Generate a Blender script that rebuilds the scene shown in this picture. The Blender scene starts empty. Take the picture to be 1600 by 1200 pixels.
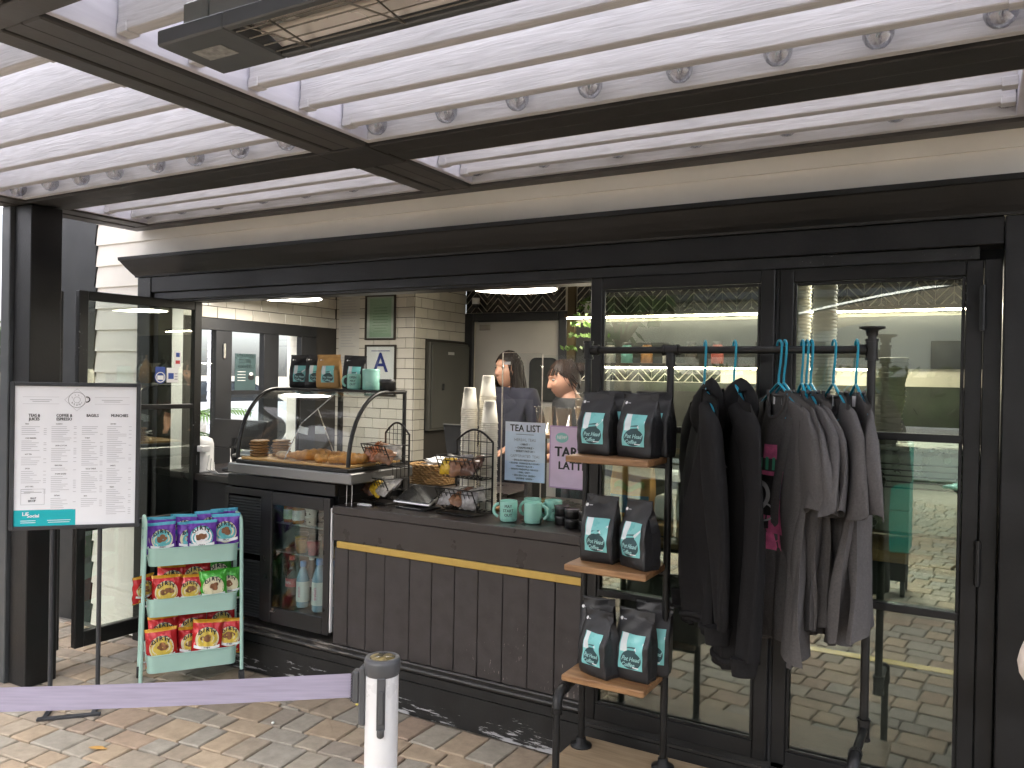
import bpy, bmesh, math, random
from mathutils import Vector, Matrix
random.seed(11)
S = bpy.context.scene
COL = S.collection
R = math.radians

# ------------------------------------------------------------------ camera
YAW, PITCH, ROLL = R(29.9), R(-0.39), R(1.058)
cam_d = bpy.data.cameras.new('camera')
cam = bpy.data.objects.new('camera', cam_d); COL.objects.link(cam)
fw = Vector((-math.sin(YAW)*math.cos(PITCH), math.cos(YAW)*math.cos(PITCH), math.sin(PITCH)))
rt = Vector((math.cos(YAW), math.sin(YAW), 0)); up = rt.cross(fw)
r2 = math.cos(ROLL)*rt + math.sin(ROLL)*up; u2 = -math.sin(ROLL)*rt + math.cos(ROLL)*up
CAM = Vector((0, -3.08, 1.6))
cam.matrix_world = Matrix(((r2.x, u2.x, -fw.x, CAM.x), (r2.y, u2.y, -fw.y, CAM.y), (r2.z, u2.z, -fw.z, CAM.z), (0, 0, 0, 1)))
FPX = 1263.6
cam_d.sensor_fit = 'HORIZONTAL'; cam_d.sensor_width = 36; cam_d.lens = FPX/1600*36
cam_d.clip_start = 0.05; cam_d.clip_end = 900
S.camera = cam

# ------------------------------------------------------------------ sky, sun, exposure
w = bpy.data.worlds.new('World'); S.world = w; w.use_nodes = True
nt = w.node_tree; bg = nt.nodes['Background']
sky = nt.nodes.new('ShaderNodeTexSky'); sky.sky_type = 'NISHITA'; sky.sun_disc = False
SUN_EL, SUN_AZ = R(42), R(198)            # overcast: soft light from the open plaza behind the camera
sky.sun_elevation = SUN_EL; sky.sun_rotation = SUN_AZ
sky.dust_density = 4; sky.ozone_density = .6; sky.air_density = .8
hs = nt.nodes.new('ShaderNodeHueSaturation'); hs.inputs['Saturation'].default_value = .42
nt.links.new(sky.outputs[0], hs.inputs['Color']); nt.links.new(hs.outputs[0], bg.inputs[0])
bg.inputs[1].default_value = .15
sun_d = bpy.data.lights.new('sun', 'SUN'); sun = bpy.data.objects.new('sun', sun_d); COL.objects.link(sun)
sun_d.energy = .6; sun_d.angle = R(75); sun_d.color = (1, .96, .90)
sdir = Vector((math.sin(SUN_AZ)*math.cos(SUN_EL), math.cos(SUN_AZ)*math.cos(SUN_EL), math.sin(SUN_EL)))
sun.rotation_euler = (-sdir).to_track_quat('-Z', 'Y').to_euler()
S.view_settings.view_transform = 'Standard'; S.view_settings.look = 'None'
S.view_settings.exposure = 2.42; S.view_settings.gamma = 1
S.view_settings.use_curve_mapping = False
cy = S.cycles
cy.use_denoising = True; cy.max_bounces = 9; cy.diffuse_bounces = 5; cy.glossy_bounces = 5
cy.transmission_bounces = 8; cy.transparent_max_bounces = 24
cy.sample_clamp_indirect = 6; cy.caustics_reflective = False; cy.caustics_refractive = False

# ------------------------------------------------------------------ materials
def newmat(name):
    m = bpy.data.materials.new(name); m.use_nodes = True
    return m, m.node_tree, m.node_tree.nodes['Principled BSDF']

def M(name, col, rough=.5, metal=0, var=.12, scale=9, bump=0, bscale=60, spec=.5, stretch=(1, 1, 1), coat=0, emit=0, rnd=0, trans=0):
    m, t, p = newmat(name); n = t.nodes; L = t.links
    tc = n.new('ShaderNodeTexCoord'); mp = n.new('ShaderNodeMapping'); mp.inputs['Scale'].default_value = stretch
    L.new(tc.outputs['Object'], mp.inputs[0])
    no = n.new('ShaderNodeTexNoise'); no.inputs['Scale'].default_value = scale; no.inputs['Detail'].default_value = 6
    L.new(mp.outputs[0], no.inputs['Vector'])
    mr = n.new('ShaderNodeMapRange'); mr.inputs[1].default_value = .3; mr.inputs[2].default_value = .7
    mr.inputs[3].default_value = 1-var; mr.inputs[4].default_value = 1+var
    L.new(no.outputs['Fac'], mr.inputs[0])
    sc = mr.outputs[0]
    if rnd:
        oi = n.new('ShaderNodeObjectInfo'); r2_ = n.new('ShaderNodeMapRange')
        r2_.inputs[3].default_value = 1-rnd; r2_.inputs[4].default_value = 1+rnd
        L.new(oi.outputs['Random'], r2_.inputs[0])
        mu = n.new('ShaderNodeMath'); mu.operation = 'MULTIPLY'; L.new(sc, mu.inputs[0]); L.new(r2_.outputs[0], mu.inputs[1]); sc = mu.outputs[0]
    mx = n.new('ShaderNodeVectorMath'); mx.operation = 'SCALE'; mx.inputs[0].default_value = col[:3]
    L.new(sc, mx.inputs['Scale']); L.new(mx.outputs[0], p.inputs['Base Color'])
    p.inputs['Roughness'].default_value = rough; p.inputs['Metallic'].default_value = metal
    p.inputs['Specular IOR Level'].default_value = spec
    if coat: p.inputs['Coat Weight'].default_value = coat; p.inputs['Coat Roughness'].default_value = .1
    if trans: p.inputs['Transmission Weight'].default_value = trans
    if emit:
        p.inputs['Emission Color'].default_value = (*col[:3], 1); p.inputs['Emission Strength'].default_value = emit
    if rough > .15:
        rr = n.new('ShaderNodeMapRange'); rr.inputs[1].default_value = .3; rr.inputs[2].default_value = .7
        rr.inputs[3].default_value = max(.03, rough-.08); rr.inputs[4].default_value = min(1, rough+.08)
        L.new(no.outputs['Fac'], rr.inputs[0]); L.new(rr.outputs[0], p.inputs['Roughness'])
    if bump:
        nb = n.new('ShaderNodeTexNoise'); nb.inputs['Scale'].default_value = bscale; nb.inputs['Detail'].default_value = 4
        L.new(mp.outputs[0], nb.inputs['Vector'])
        b = n.new('ShaderNodeBump'); b.inputs['Strength'].default_value = bump; b.inputs['Distance'].default_value = .004
        L.new(nb.outputs['Fac'], b.inputs['Height']); L.new(b.outputs[0], p.inputs['Normal'])
    return m

def glass(name, tint=(.93, .97, .95), base=.055, rough=.0, gcol=(1, 1, 1)):
    m = bpy.data.materials.new(name); m.use_nodes = True; t = m.node_tree; n = t.nodes; L = t.links
    n.clear(); out = n.new('ShaderNodeOutputMaterial')
    tr = n.new('ShaderNodeBsdfTransparent'); tr.inputs[0].default_value = (*tint, 1)
    gl = n.new('ShaderNodeBsdfGlossy'); gl.inputs['Roughness'].default_value = rough; gl.inputs[0].default_value = (*gcol, 1)
    lw = n.new('ShaderNodeLayerWeight'); lw.inputs[0].default_value = .5
    pw = n.new('ShaderNodeMath'); pw.operation = 'POWER'; pw.inputs[1].default_value = 5; L.new(lw.outputs['Facing'], pw.inputs[0])
    ma = n.new('ShaderNodeMath'); ma.operation = 'MULTIPLY_ADD'; ma.inputs[1].default_value = 1-base; ma.inputs[2].default_value = base
    L.new(pw.outputs[0], ma.inputs[0])
    mx = n.new('ShaderNodeMixShader'); L.new(ma.outputs[0], mx.inputs[0]); L.new(tr.outputs[0], mx.inputs[1]); L.new(gl.outputs[0], mx.inputs[2])
    L.new(mx.outputs[0], out.inputs[0])
    return m

def worn(name, col, chip, thresh, scale=60, stretch=(1, 1, 1), rough=.4, zlo=None, zhi=None):
    """paint with chips worn through to a paler coat underneath; more chips where z is low when zlo/zhi given"""
    m = M(name, col, rough, var=.25, scale=14, bump=.15, bscale=80); t = m.node_tree; n = t.nodes; L = t.links; p = n['Principled BSDF']
    tc = n.new('ShaderNodeTexCoord'); mp = n.new('ShaderNodeMapping'); mp.inputs['Scale'].default_value = stretch
    L.new(tc.outputs['Object'], mp.inputs[0])
    no = n.new('ShaderNodeTexNoise'); no.inputs['Scale'].default_value = scale; no.inputs['Detail'].default_value = 8; no.inputs['Roughness'].default_value = .7
    L.new(mp.outputs[0], no.inputs['Vector'])
    big = n.new('ShaderNodeTexNoise'); big.inputs['Scale'].default_value = 2.2; big.inputs['Detail'].default_value = 3; L.new(tc.outputs['Object'], big.inputs['Vector'])
    ad = n.new('ShaderNodeMath'); ad.operation = 'MULTIPLY_ADD'; ad.inputs[1].default_value = .5; L.new(big.outputs['Fac'], ad.inputs[0]); L.new(no.outputs['Fac'], ad.inputs[2])
    v = ad.outputs[0]
    if zlo is not None:
        sx = n.new('ShaderNodeSeparateXYZ'); L.new(tc.outputs['Object'], sx.inputs[0])
        mz = n.new('ShaderNodeMapRange'); mz.inputs[1].default_value = zlo; mz.inputs[2].default_value = zhi; mz.inputs[3].default_value = .1; mz.inputs[4].default_value = -.12
        L.new(sx.outputs['Z'], mz.inputs[0]); a2 = n.new('ShaderNodeMath'); L.new(v, a2.inputs[0]); L.new(mz.outputs[0], a2.inputs[1]); v = a2.outputs[0]
    st = n.new('ShaderNodeMapRange'); st.inputs[1].default_value = thresh; st.inputs[2].default_value = thresh+.03; L.new(v, st.inputs[0])
    mx = n.new('ShaderNodeMix'); mx.data_type = 'RGBA'; L.new(st.outputs[0], mx.inputs[0])
    src = p.inputs['Base Color'].links[0].from_socket; L.new(src, mx.inputs[6]); mx.inputs[7].default_value = (*chip, 1)
    L.new(mx.outputs[2], p.inputs['Base Color'])
    return m

def wood(name, c1, c2, rough=.5, scale=6, stretch=(1, 14, 14), bump=.2, rnd=.1):
    m, t, p = newmat(name); n = t.nodes; L = t.links
    tc = n.new('ShaderNodeTexCoord'); mp = n.new('ShaderNodeMapping'); mp.inputs['Scale'].default_value = stretch
    oi = n.new('ShaderNodeObjectInfo'); vm = n.new('ShaderNodeVectorMath'); vm.operation = 'SCALE'; vm.inputs[0].default_value = (7, 5, 3); L.new(oi.outputs['Random'], vm.inputs['Scale'])
    va = n.new('ShaderNodeVectorMath'); L.new(tc.outputs['Object'], va.inputs[0]); L.new(vm.outputs[0], va.inputs[1])
    L.new(va.outputs[0], mp.inputs[0])
    no = n.new('ShaderNodeTexNoise'); no.inputs['Scale'].default_value = scale; no.inputs['Detail'].default_value = 8; no.inputs['Distortion'].default_value = .8
    L.new(mp.outputs[0], no.inputs['Vector'])
    cr = n.new('ShaderNodeValToRGB'); cr.color_ramp.elements[0].position = .3; cr.color_ramp.elements[1].position = .7
    cr.color_ramp.elements[0].color = (*c1, 1); cr.color_ramp.elements[1].color = (*c2, 1)
    L.new(no.outputs['Fac'], cr.inputs[0])
    r_ = n.new('ShaderNodeMapRange'); r_.inputs[3].default_value = 1-rnd; r_.inputs[4].default_value = 1+rnd; L.new(oi.outputs['Random'], r_.inputs[0])
    sc = n.new('ShaderNodeVectorMath'); sc.operation = 'SCALE'; L.new(cr.outputs[0], sc.inputs[0]); L.new(r_.outputs[0], sc.inputs['Scale'])
    L.new(sc.outputs[0], p.inputs['Base Color']); p.inputs['Roughness'].default_value = rough
    if bump:
        b = n.new('ShaderNodeBump'); b.inputs['Strength'].default_value = bump; b.inputs['Distance'].default_value = .006
        L.new(no.outputs['Fac'], b.inputs['Height']); L.new(b.outputs[0], p.inputs['Normal'])
    return m

# ------------------------------------------------------------------ mesh builder
OFF = {}
class MB:
    def __init__(s): s.v = []; s.f = []; s.m = []; s.sm = []; s.mi = 0; s.X = None; s.smooth = False
    def add(s, vs, fs, smooth=None, mi=None):
        o = len(s.v)
        s.v += [tuple(s.X @ Vector(q)) for q in vs] if s.X else [tuple(q) for q in vs]
        for f in fs:
            s.f.append([o+i for i in f]); s.m.append(s.mi if mi is None else mi); s.sm.append(s.smooth if smooth is None else smooth)
        return s
    def box(s, x0, x1, y0, y1, z0, z1, b=0, mi=None):
        lo = (x0, y0, z0); hi = (x1, y1, z1)
        if b <= 0:
            vs = [(x, y, z) for z in (z0, z1) for y in (y0, y1) for x in (x0, x1)]
            return s.add(vs, [(0, 2, 3, 1), (4, 5, 7, 6), (0, 1, 5, 4), (2, 6, 7, 3), (0, 4, 6, 2), (1, 3, 7, 5)], False, mi)
        vs = []; ix = {}
        for sx in (0, 1):
            for sy in (0, 1):
                for sz in (0, 1):
                    c = [(lo, hi)[sx][0], (lo, hi)[sy][1], (lo, hi)[sz][2]]; sg = (1-2*sx, 1-2*sy, 1-2*sz)
                    for a in range(3):
                        q = [c[k]+(0 if k == a else sg[k]*b) for k in range(3)]
                        ix[(sx, sy, sz, a)] = len(vs); vs.append(q)
        fs = []
        for a in range(3):
            o = [k for k in range(3) if k != a]
            for sa in (0, 1):
                loop = []
                for p_, q_ in ((0, 0), (1, 0), (1, 1), (0, 1)):
                    k = [0, 0, 0]; k[a] = sa; k[o[0]] = p_; k[o[1]] = q_; loop.append(ix[(*k, a)])
                fs.append(loop if sa == (1 if a != 1 else 0) else loop[::-1])
        for a in range(3):
            o = [k for k in range(3) if k != a]
            for p_ in (0, 1):
                for q_ in (0, 1):
                    k0 = [0, 0, 0]; k1 = [0, 0, 0]; k0[a] = 0; k1[a] = 1
                    for k in (k0, k1): k[o[0]] = p_; k[o[1]] = q_
                    fs.append([ix[(*k0, o[0])], ix[(*k1, o[0])], ix[(*k1, o[1])], ix[(*k0, o[1])]])
        for sx in (0, 1):
            for sy in (0, 1):
                for sz in (0, 1): fs.append([ix[(sx, sy, sz, a)] for a in range(3)])
        return s.add(vs, fs, False, mi)
    def obox(s, c, size, rot=(0, 0, 0), b=0, mi=None):
        from mathutils import Euler
        old = s.X; T = Matrix.Translation(c) @ Euler(rot).to_matrix().to_4x4(); s.X = (old @ T) if old else T
        a, bb, cc = (q/2 for q in size); s.box(-a, a, -bb, bb, -cc, cc, b, mi); s.X = old
        return s
    def tube(s, pts, r, n=8, loop=False, cap=True, mi=None, smooth=True, flat=1.0):
        P = [Vector(p) for p in pts]; k = len(P); rad = r if isinstance(r, (list, tuple)) else [r]*k
        vs = []; prev = None
        for i in range(k):
            a = P[(i-1) % k] if (loop or i > 0) else P[i]; b_ = P[(i+1) % k] if (loop or i < k-1) else P[i]
            t = (b_-a); t = t.normalized() if t.length > 1e-9 else Vector((0, 0, 1))
            if prev is None:
                h = Vector((0, 0, 1)) if abs(t.z) < .9 else Vector((1, 0, 0)); u = t.cross(h).normalized()
            else:
                u = prev - t*prev.dot(t); u = u.normalized() if u.length > 1e-6 else t.orthogonal().normalized()
            prev = u; v_ = t.cross(u)
            for j in range(n):
                an = 2*math.pi*j/n; vs.append(P[i]+rad[i]*(math.cos(an)*u+flat*math.sin(an)*v_))
        fs = []
        for i in range(k if loop else k-1):
            i2 = (i+1) % k
            for j in range(n): fs.append((i*n+j, i*n+(j+1) % n, i2*n+(j+1) % n, i2*n+j))
        s.add(vs, fs, smooth, mi)
        if cap and not loop:
            s.add(vs[:n], [tuple(range(n))[::-1]], False, mi); s.add(vs[-n:], [tuple(range(n))], False, mi)
        return s
    def cyl(s, a, b, r, n=16, mi=None, r1=None): return s.tube([a, b], [r, r if r1 is None else r1], n, mi=mi)
    def lathe(s, prof, c=(0, 0, 0), n=24, mi=None, smooth=True, rx=1, ry=1):
        vs = []; fs = []; k = len(prof)
        for (r, z) in prof:
            for j in range(n):
                an = 2*math.pi*j/n; vs.append((c[0]+rx*r*math.cos(an), c[1]+ry*r*math.sin(an), c[2]+z))
        for i in range(k-1):
            for j in range(n): fs.append((i*n+j, i*n+(j+1) % n, (i+1)*n+(j+1) % n, (i+1)*n+j))
        return s.add(vs, fs, smooth, mi)
    def grid(s, fn, nu, nv, mi=None, smooth=True, mif=None, wrap=False):
        vs = [fn(i/nu, j/nv) for j in range(nv+1) for i in range(nu+(0 if wrap else 1))]
        st = nu if wrap else nu+1; o = len(s.v)
        for j in range(nv):
            for i in range(nu):
                pass
        fs = []; ms = []
        for j in range(nv):
            for i in range(nu):
                fs.append((j*st+i, j*st+(i+1) % st, (j+1)*st+(i+1) % st, (j+1)*st+i)); ms.append(mif((i+.5)/nu, (j+.5)/nv) if mif else None)
        s.v += [tuple(s.X @ Vector(q)) for q in vs] if s.X else [tuple(q) for q in vs]
        for f, m_ in zip(fs, ms):
            s.f.append([o+i for i in f]); s.m.append(m_ if m_ is not None else (s.mi if mi is None else mi)); s.sm.append(smooth)
        return s
    def prism(s, poly, fn0, fn1, mi=None):
        """poly of 2D points, mapped by fn0 and fn1 to the two end caps"""
        n = len(poly); a = [fn0(*q) for q in poly]; b = [fn1(*q) for q in poly]
        return s.add(a+b, [tuple(range(n)), tuple(range(2*n-1, n-1, -1))]+[(i, n+i, n+(i+1) % n, (i+1) % n) for i in range(n)], False, mi)
    def mesh(s, name, mats, off=None, weld=False, recalc=True):
        me = bpy.data.meshes.new(name)
        vs = [(q[0]-off[0], q[1]-off[1], q[2]-off[2]) for q in s.v] if off is not None else s.v
        me.from_pydata(vs, [], s.f)
        for m in (mats if isinstance(mats, (list, tuple)) else [mats]): me.materials.append(m)
        me.polygons.foreach_set('material_index', s.m); me.polygons.foreach_set('use_smooth', s.sm)
        if weld or recalc:
            bm = bmesh.new(); bm.from_mesh(me)
            if weld: bmesh.ops.remove_doubles(bm, verts=bm.verts, dist=1e-5)
            bmesh.ops.recalc_face_normals(bm, faces=bm.faces); bm.to_mesh(me); bm.free()
        me.update(); return me
    def build(s, name, mats, parent=None, weld=False, kind=None):
        off = OFF.get(parent.name) if parent else None
        me = s.mesh(name, mats, off, weld)
        o = bpy.data.objects.new(name, me); COL.objects.link(o)
        if parent: o.parent = parent; OFF[o.name] = off
        else: OFF[o.name] = Vector((0, 0, 0))
        if kind: o['kind'] = kind
        return o

def link(name, me, parent=None, loc=(0, 0, 0), rot=(0, 0, 0)):
    o = bpy.data.objects.new(name, me); COL.objects.link(o); o.parent = parent; o.location = loc; o.rotation_euler = rot
    OFF[o.name] = OFF.get(parent.name) if parent else Vector((0, 0, 0))
    return o

def thing(name, label, cat, loc=(0, 0, 0), group=None, local=False, rotz=0):
    """an Empty at the thing's base; its parts are given in world coordinates (local=False) or in the thing's own frame (local=True)"""
    o = bpy.data.objects.new(name, None); COL.objects.link(o); o.empty_display_size = .1
    o.location = loc; o.rotation_euler = (0, 0, rotz); o['label'] = label; o['category'] = cat
    if group: o['group'] = group
    OFF[o.name] = Vector((0, 0, 0)) if local else Vector(loc)
    return o

def tag(o, label, cat, group=None):
    o['label'] = label; o['category'] = cat
    if group: o['group'] = group
    return o

def solo(mb, name, mats, label, cat, loc=(0, 0, 0), group=None, rotz=0, local=True):
    """a thing that is one mesh, origin at its base"""
    me = mb.mesh(name, mats, None if local else Vector(loc)); o = bpy.data.objects.new(name, me); COL.objects.link(o)
    o.location = loc; o.rotation_euler = (0, 0, rotz); OFF[o.name] = Vector((0, 0, 0)) if local else Vector(loc)
    return tag(o, label, cat, group)

def dup(o, parent=None, loc=None, rotz=None, label=None):
    c = o.copy(); COL.objects.link(c); OFF[c.name] = OFF.get(o.name); c.parent = parent
    if loc is not None: c.location = loc
    if rotz is not None: c.rotation_euler = (0, 0, rotz)
    if label: c['label'] = label
    for ch in list(o.children): dup(ch, c)
    return c

_T = {}
def text_geo(txt, res=2):
    k = (txt, res)
    if k not in _T:
        cu = bpy.data.curves.new('t', 'FONT'); cu.body = txt; cu.size = 1; cu.align_x = 'CENTER'; cu.align_y = 'CENTER'; cu.resolution_u = res
        ob = bpy.data.objects.new('t', cu); COL.objects.link(ob)
        dg = bpy.context.evaluated_depsgraph_get(); me = bpy.data.meshes.new_from_object(ob.evaluated_get(dg))
        _T[k] = ([tuple(v.co) for v in me.vertices], [tuple(p.vertices) for p in me.polygons])
        bpy.data.objects.remove(ob); bpy.data.curves.remove(cu); bpy.data.meshes.remove(me)
    return _T[k]

def put_text(mb, txt, size, mapper, mi=0, cx=0, cy=0, sx=1, res=2, bold=0):
    vs, fs = text_geo(txt, res)
    offs = [(0, 0)] if not bold else [(-bold, 0), (bold, 0), (0, bold)]
    for k, (ox, oy) in enumerate(offs):
        mb.add([mapper(cx+(v[0]*sx+ox)*size, cy+(v[1]+oy)*size, k*.00012) for v in vs], fs, False, mi)

def plane_map(o, right, upv, nrm, off=.001):
    o = Vector(o); right = Vector(right); upv = Vector(upv); nrm = Vector(nrm)
    return lambda x, y, e=0: o+right*x+upv*y+nrm*(off+e)

def rect(mb, mp, x0, x1, y0, y1, mi=0, e=0): mb.add([mp(x0, y0, e), mp(x1, y0, e), mp(x1, y1, e), mp(x0, y1, e)], [(0, 1, 2, 3)], False, mi)
def disc(mb, mp, cx, cy, rx, ry=None, mi=0, n=28, e=0, a0=0, a1=2*math.pi):
    ry = ry or rx; mb.add([mp(cx+rx*math.cos(a0+(a1-a0)*i/n), cy+ry*math.sin(a0+(a1-a0)*i/n), e) for i in range(n)], [tuple(range(n))], False, mi)
def ring(mb, mp, cx, cy, r, w, mi=0, n=32, e=0, a0=0, a1=2*math.pi, ry=None):
    q = (ry or r)/r
    vs = [mp(cx+rr*math.cos(a0+(a1-a0)*i/n), cy+q*rr*math.sin(a0+(a1-a0)*i/n), e) for rr in (r-w/2, r+w/2) for i in range(n+1)]
    mb.add(vs, [(i, i+1, n+2+i, n+1+i) for i in range(n)], False, mi)

def in_view(p, m=0):
    d = Vector(p)-CAM; z = d.dot(fw)
    if z < .05: return None
    x = 800+FPX*d.dot(r2)/z; y = 600-FPX*d.dot(u2)/z
    return (x, y) if -m < x < 1600+m and -m < y < 1200+m else None

# ---- shared materials
BLACK = M('black_paint', (.0088, .0089, .0092), .40, var=.35, scale=6, bump=.12, bscale=90, spec=.35)
BLACK_WORN = worn('worn_black_paint', (.0075, .0078, .008), (.42, .42, .42), .93, 90, (1, 1, 1), .4)
BASE_WORN = worn('scraped_black_kickboard', (.0075, .0075, .0075), (.33, .33, .34), .85, 15, (.45, 3, 3.6), .5, 0, .2)
TRACK = worn('scuffed_door_track', (.02, .019, .018), (.16, .14, .12), .86, 30, (.4, 5, 5), .38)
STEEL_DARK = M('charcoal_metal', (.03, .032, .034), .45, .3, .2, 20)
SIDING = M('cream_siding_paint', (.84, .80, .72), .55, var=.05, scale=4, bump=.06, bscale=120)
WHITE = M('white_paint', (.74, .74, .73), .5, var=.05, scale=5)
GLASS = glass('door_glass', (.92, .96, .93), .15, gcol=(.90, .93, .84))
GLASS_CLEAR = glass('clear_glass', (.97, .985, .98), .04)
ACRYLIC = glass('clear_acrylic', (.95, .955, .955), .018)
CHROME = M('brushed_steel', (.55, .55, .54), .3, 1, .03, 5)
STEEL = M('satin_steel', (.26, .26, .26), .36, .9, .04, 5)
PAPER = M('white_paper', (.8, .8, .8), .7, var=.03)
INK = M('dark_ink', (.02, .02, .022), .7, var=0)
GREYINK = M('grey_ink', (.42, .42, .44), .8, var=0)
TEAL = M('teal_print', (.03, .45, .46), .5, var=.05)
MINT = M('mint_glaze', (.30, .61, .52), .25, var=.04, coat=.3)
TEAL_PLASTIC = M('teal_hanger_plastic', (.0, .25, .38), .35, var=.05)
# ================================================================== GROUND
def structure(mb, name, mats, parent=None, kind='structure'):
    o = mb.build(name, mats, parent); o['kind'] = kind; return o

PAVE = bpy.data.materials.new('concrete_paver'); PAVE.use_nodes = True
def _pave():
    t = PAVE.node_tree; n = t.nodes; L = t.links; p = n['Principled BSDF']
    ge = n.new('ShaderNodeNewGeometry'); oi = n.new('ShaderNodeObjectInfo')
    a = n.new('ShaderNodeMath'); L.new(ge.outputs['Random Per Island'], a.inputs[0]); L.new(oi.outputs['Random'], a.inputs[1])
    fr = n.new('ShaderNodeMath'); fr.operation = 'FRACT'; L.new(a.outputs[0], fr.inputs[0])
    cr = n.new('ShaderNodeValToRGB'); e = cr.color_ramp.elements
    e[0].position = 0; e[0].color = (.285, .26, .22, 1); e[1].position = 1; e[1].color = (.335, .25, .18, 1)
    for ps, c in ((.22, (.32, .285, .23)), (.42, (.375, .29, .20)), (.6, (.33, .255, .18)), (.78, (.265, .24, .20)), (.9, (.315, .225, .16))):
        x = e.new(ps); x.color = (*c, 1)
    L.new(fr.outputs[0], cr.inputs[0])
    tc = n.new('ShaderNodeTexCoord'); no = n.new('ShaderNodeTexNoise'); no.inputs['Scale'].default_value = 16; no.inputs['Detail'].default_value = 9; no.inputs['Roughness'].default_value = .65
    L.new(ge.outputs['Position'], no.inputs['Vector'])
    mr = n.new('ShaderNodeMapRange'); mr.inputs[1].default_value = .3; mr.inputs[2].default_value = .7; mr.inputs[3].default_value = .72; mr.inputs[4].default_value = 1.10; L.new(no.outputs['Fac'], mr.inputs[0])
    sc = n.new('ShaderNodeVectorMath'); sc.operation = 'SCALE'; L.new(cr.outputs[0], sc.inputs[0]); L.new(mr.outputs[0], sc.inputs['Scale']); L.new(sc.outputs[0], p.inputs['Base Color'])
    n2 = n.new('ShaderNodeTexNoise'); n2.inputs['Scale'].default_value = 140; n2.inputs['Detail'].default_value = 5; L.new(ge.outputs['Position'], n2.inputs['Vector'])
    b = n.new('ShaderNodeBump'); b.inputs['Strength'].default_value = .35; b.inputs['Distance'].default_value = .003; L.new(n2.outputs['Fac'], b.inputs['Height']); L.new(b.outputs[0], p.inputs['Normal'])
    p.inputs['Roughness'].default_value = .85
_pave()
SANDJ = M('joint_sand', (.2, .175, .14), .95, var=.25, scale=60)
FAR = M('far_paving', (.33, .29, .24), .9, var=.15, scale=3)
structure(MB().add([(-400, -400, -.03), (400, -400, -.03), (400, 400, -.03), (-400, 400, -.03)], [(0, 1, 2, 3)]), 'ground', FAR)
pav = structure(MB().add([(-9, -9.5, -.012), (6, -9.5, -.012), (6, 6, -.012), (-9, 6, -.012)], [(0, 1, 2, 3)]), 'patio_paving', SANDJ)

def clip_y(poly, ymax):
    out = []
    for i in range(len(poly)):
        a, b = poly[i], poly[(i+1) % len(poly)]
        if a[1] <= ymax: out.append(a)
        if (a[1] <= ymax) != (b[1] <= ymax):
            k = (ymax-a[1])/(b[1]-a[1]); out.append((a[0]+(b[0]-a[0])*k, ymax))
    return out
def paver_geo(mb, poly, z, ch=.006):
    n = len(poly); cx = sum(p[0] for p in poly)/n; cy_ = sum(p[1] for p in poly)/n
    ins = []
    for x, y in poly:
        d = math.hypot(x-cx, y-cy_) or 1; ins.append((x-(x-cx)/d*ch*1.3, y-(y-cy_)/d*ch*1.3))
    tilt = [random.uniform(-.0012, .0012) for _ in poly]
    vs = [(x, y, -.02) for x, y in poly]+[(x, y, z-ch*.7) for x, y in poly]+[(x, y, z+t) for (x, y), t in zip(ins, tilt)]
    fs = [tuple(range(2*n, 3*n))]
    for i in range(n):
        j = (i+1) % n; fs += [(i, j, n+j, n+i), (n+i, n+j, 2*n+j, 2*n+i)]
    mb.add(vs, fs, False)
TH = R(6.3); PC = Vector((-2.35, -.62))
def uv2xy(u, v): return (PC.x+u*math.cos(TH)-v*math.sin(TH), PC.y+u*math.sin(TH)+v*math.cos(TH))
cells = []
v = -9.0; k = 0
while v < 4.2:
    d = (.124, .186)[k % 2] if random.random() < .8 else .155
    u = -7.5+random.uniform(0, .2)
    while u < 8.5:
        wd = random.choice((.124, .124, .186, .2))
        j = [random.uniform(-.003, .003) for _ in range(8)]
        g = .0045
        poly = [uv2xy(u+g+j[0], v+g+j[1]), uv2xy(u+wd-g+j[2], v+g+j[3]), uv2xy(u+wd-g+j[4], v+d-g+j[5]), uv2xy(u+g+j[6], v+d-g+j[7])]
        c = uv2xy(u+wd/2, v+d/2)
        if -8.8 < c[0] < 5.8 and -9.3 < c[1]:
            lim = -.226 if c[0] > -4.05 else (4.5 if c[0] < -5.6 else -.01)
            if c[1] < lim+.12:
                q = clip_y(poly, lim)
                if len(q) > 2 and max(y for _, y in q)-min(y for _, y in q) > .02: cells.append(q)
        u += wd
    v += d; k += 1
x = -4.05
while x < 5:
    wd = .147; j = random.uniform(-.003, .003)
    cells.append([(x+.004, -.219), (x+wd-.004, -.219+j), (x+wd-.004, -.008), (x+.004, -.008)]); x += wd
seen, rest = [], []
for q in cells:
    c = (sum(p[0] for p in q)/len(q), sum(p[1] for p in q)/len(q), 0); s_ = in_view(c, 25)
    (seen if (s_ and c[1] < 0 and c[0] > -5.1) else rest).append((((Vector(c)-CAM).length), q))
seen.sort(key=lambda a: a[0]); rest += seen[290:]; seen = seen[:290]
for _, q in seen:
    mb = MB(); paver_geo(mb, q, random.uniform(-.0015, .0015)); o = mb.build('paver', PAVE, pav)
mb = MB()
for _, q in rest: paver_geo(mb, q, random.uniform(-.0015, .0015))
o = mb.build('paver_field', PAVE, pav); o['kind'] = 'stuff'
# yellow line painted on the paving in front of the doors (seen mirrored in the glass)
YEL = worn('worn_yellow_paint', (.55, .42, .1), (.34, .29, .23), .88, 25)
structure(MB().box(-1.8, 3.5, -2.05, -1.97, .0015, .004), 'painted_line', YEL)

# ================================================================== STOREFRONT
bld = thing('cafe_storefront', 'black painted cafe storefront with cream lap siding and open serving hatch', 'storefront', (-4.3, 0, 0))
def bpart(mb, name, mat): return mb.build(name, mat, bld)
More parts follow.
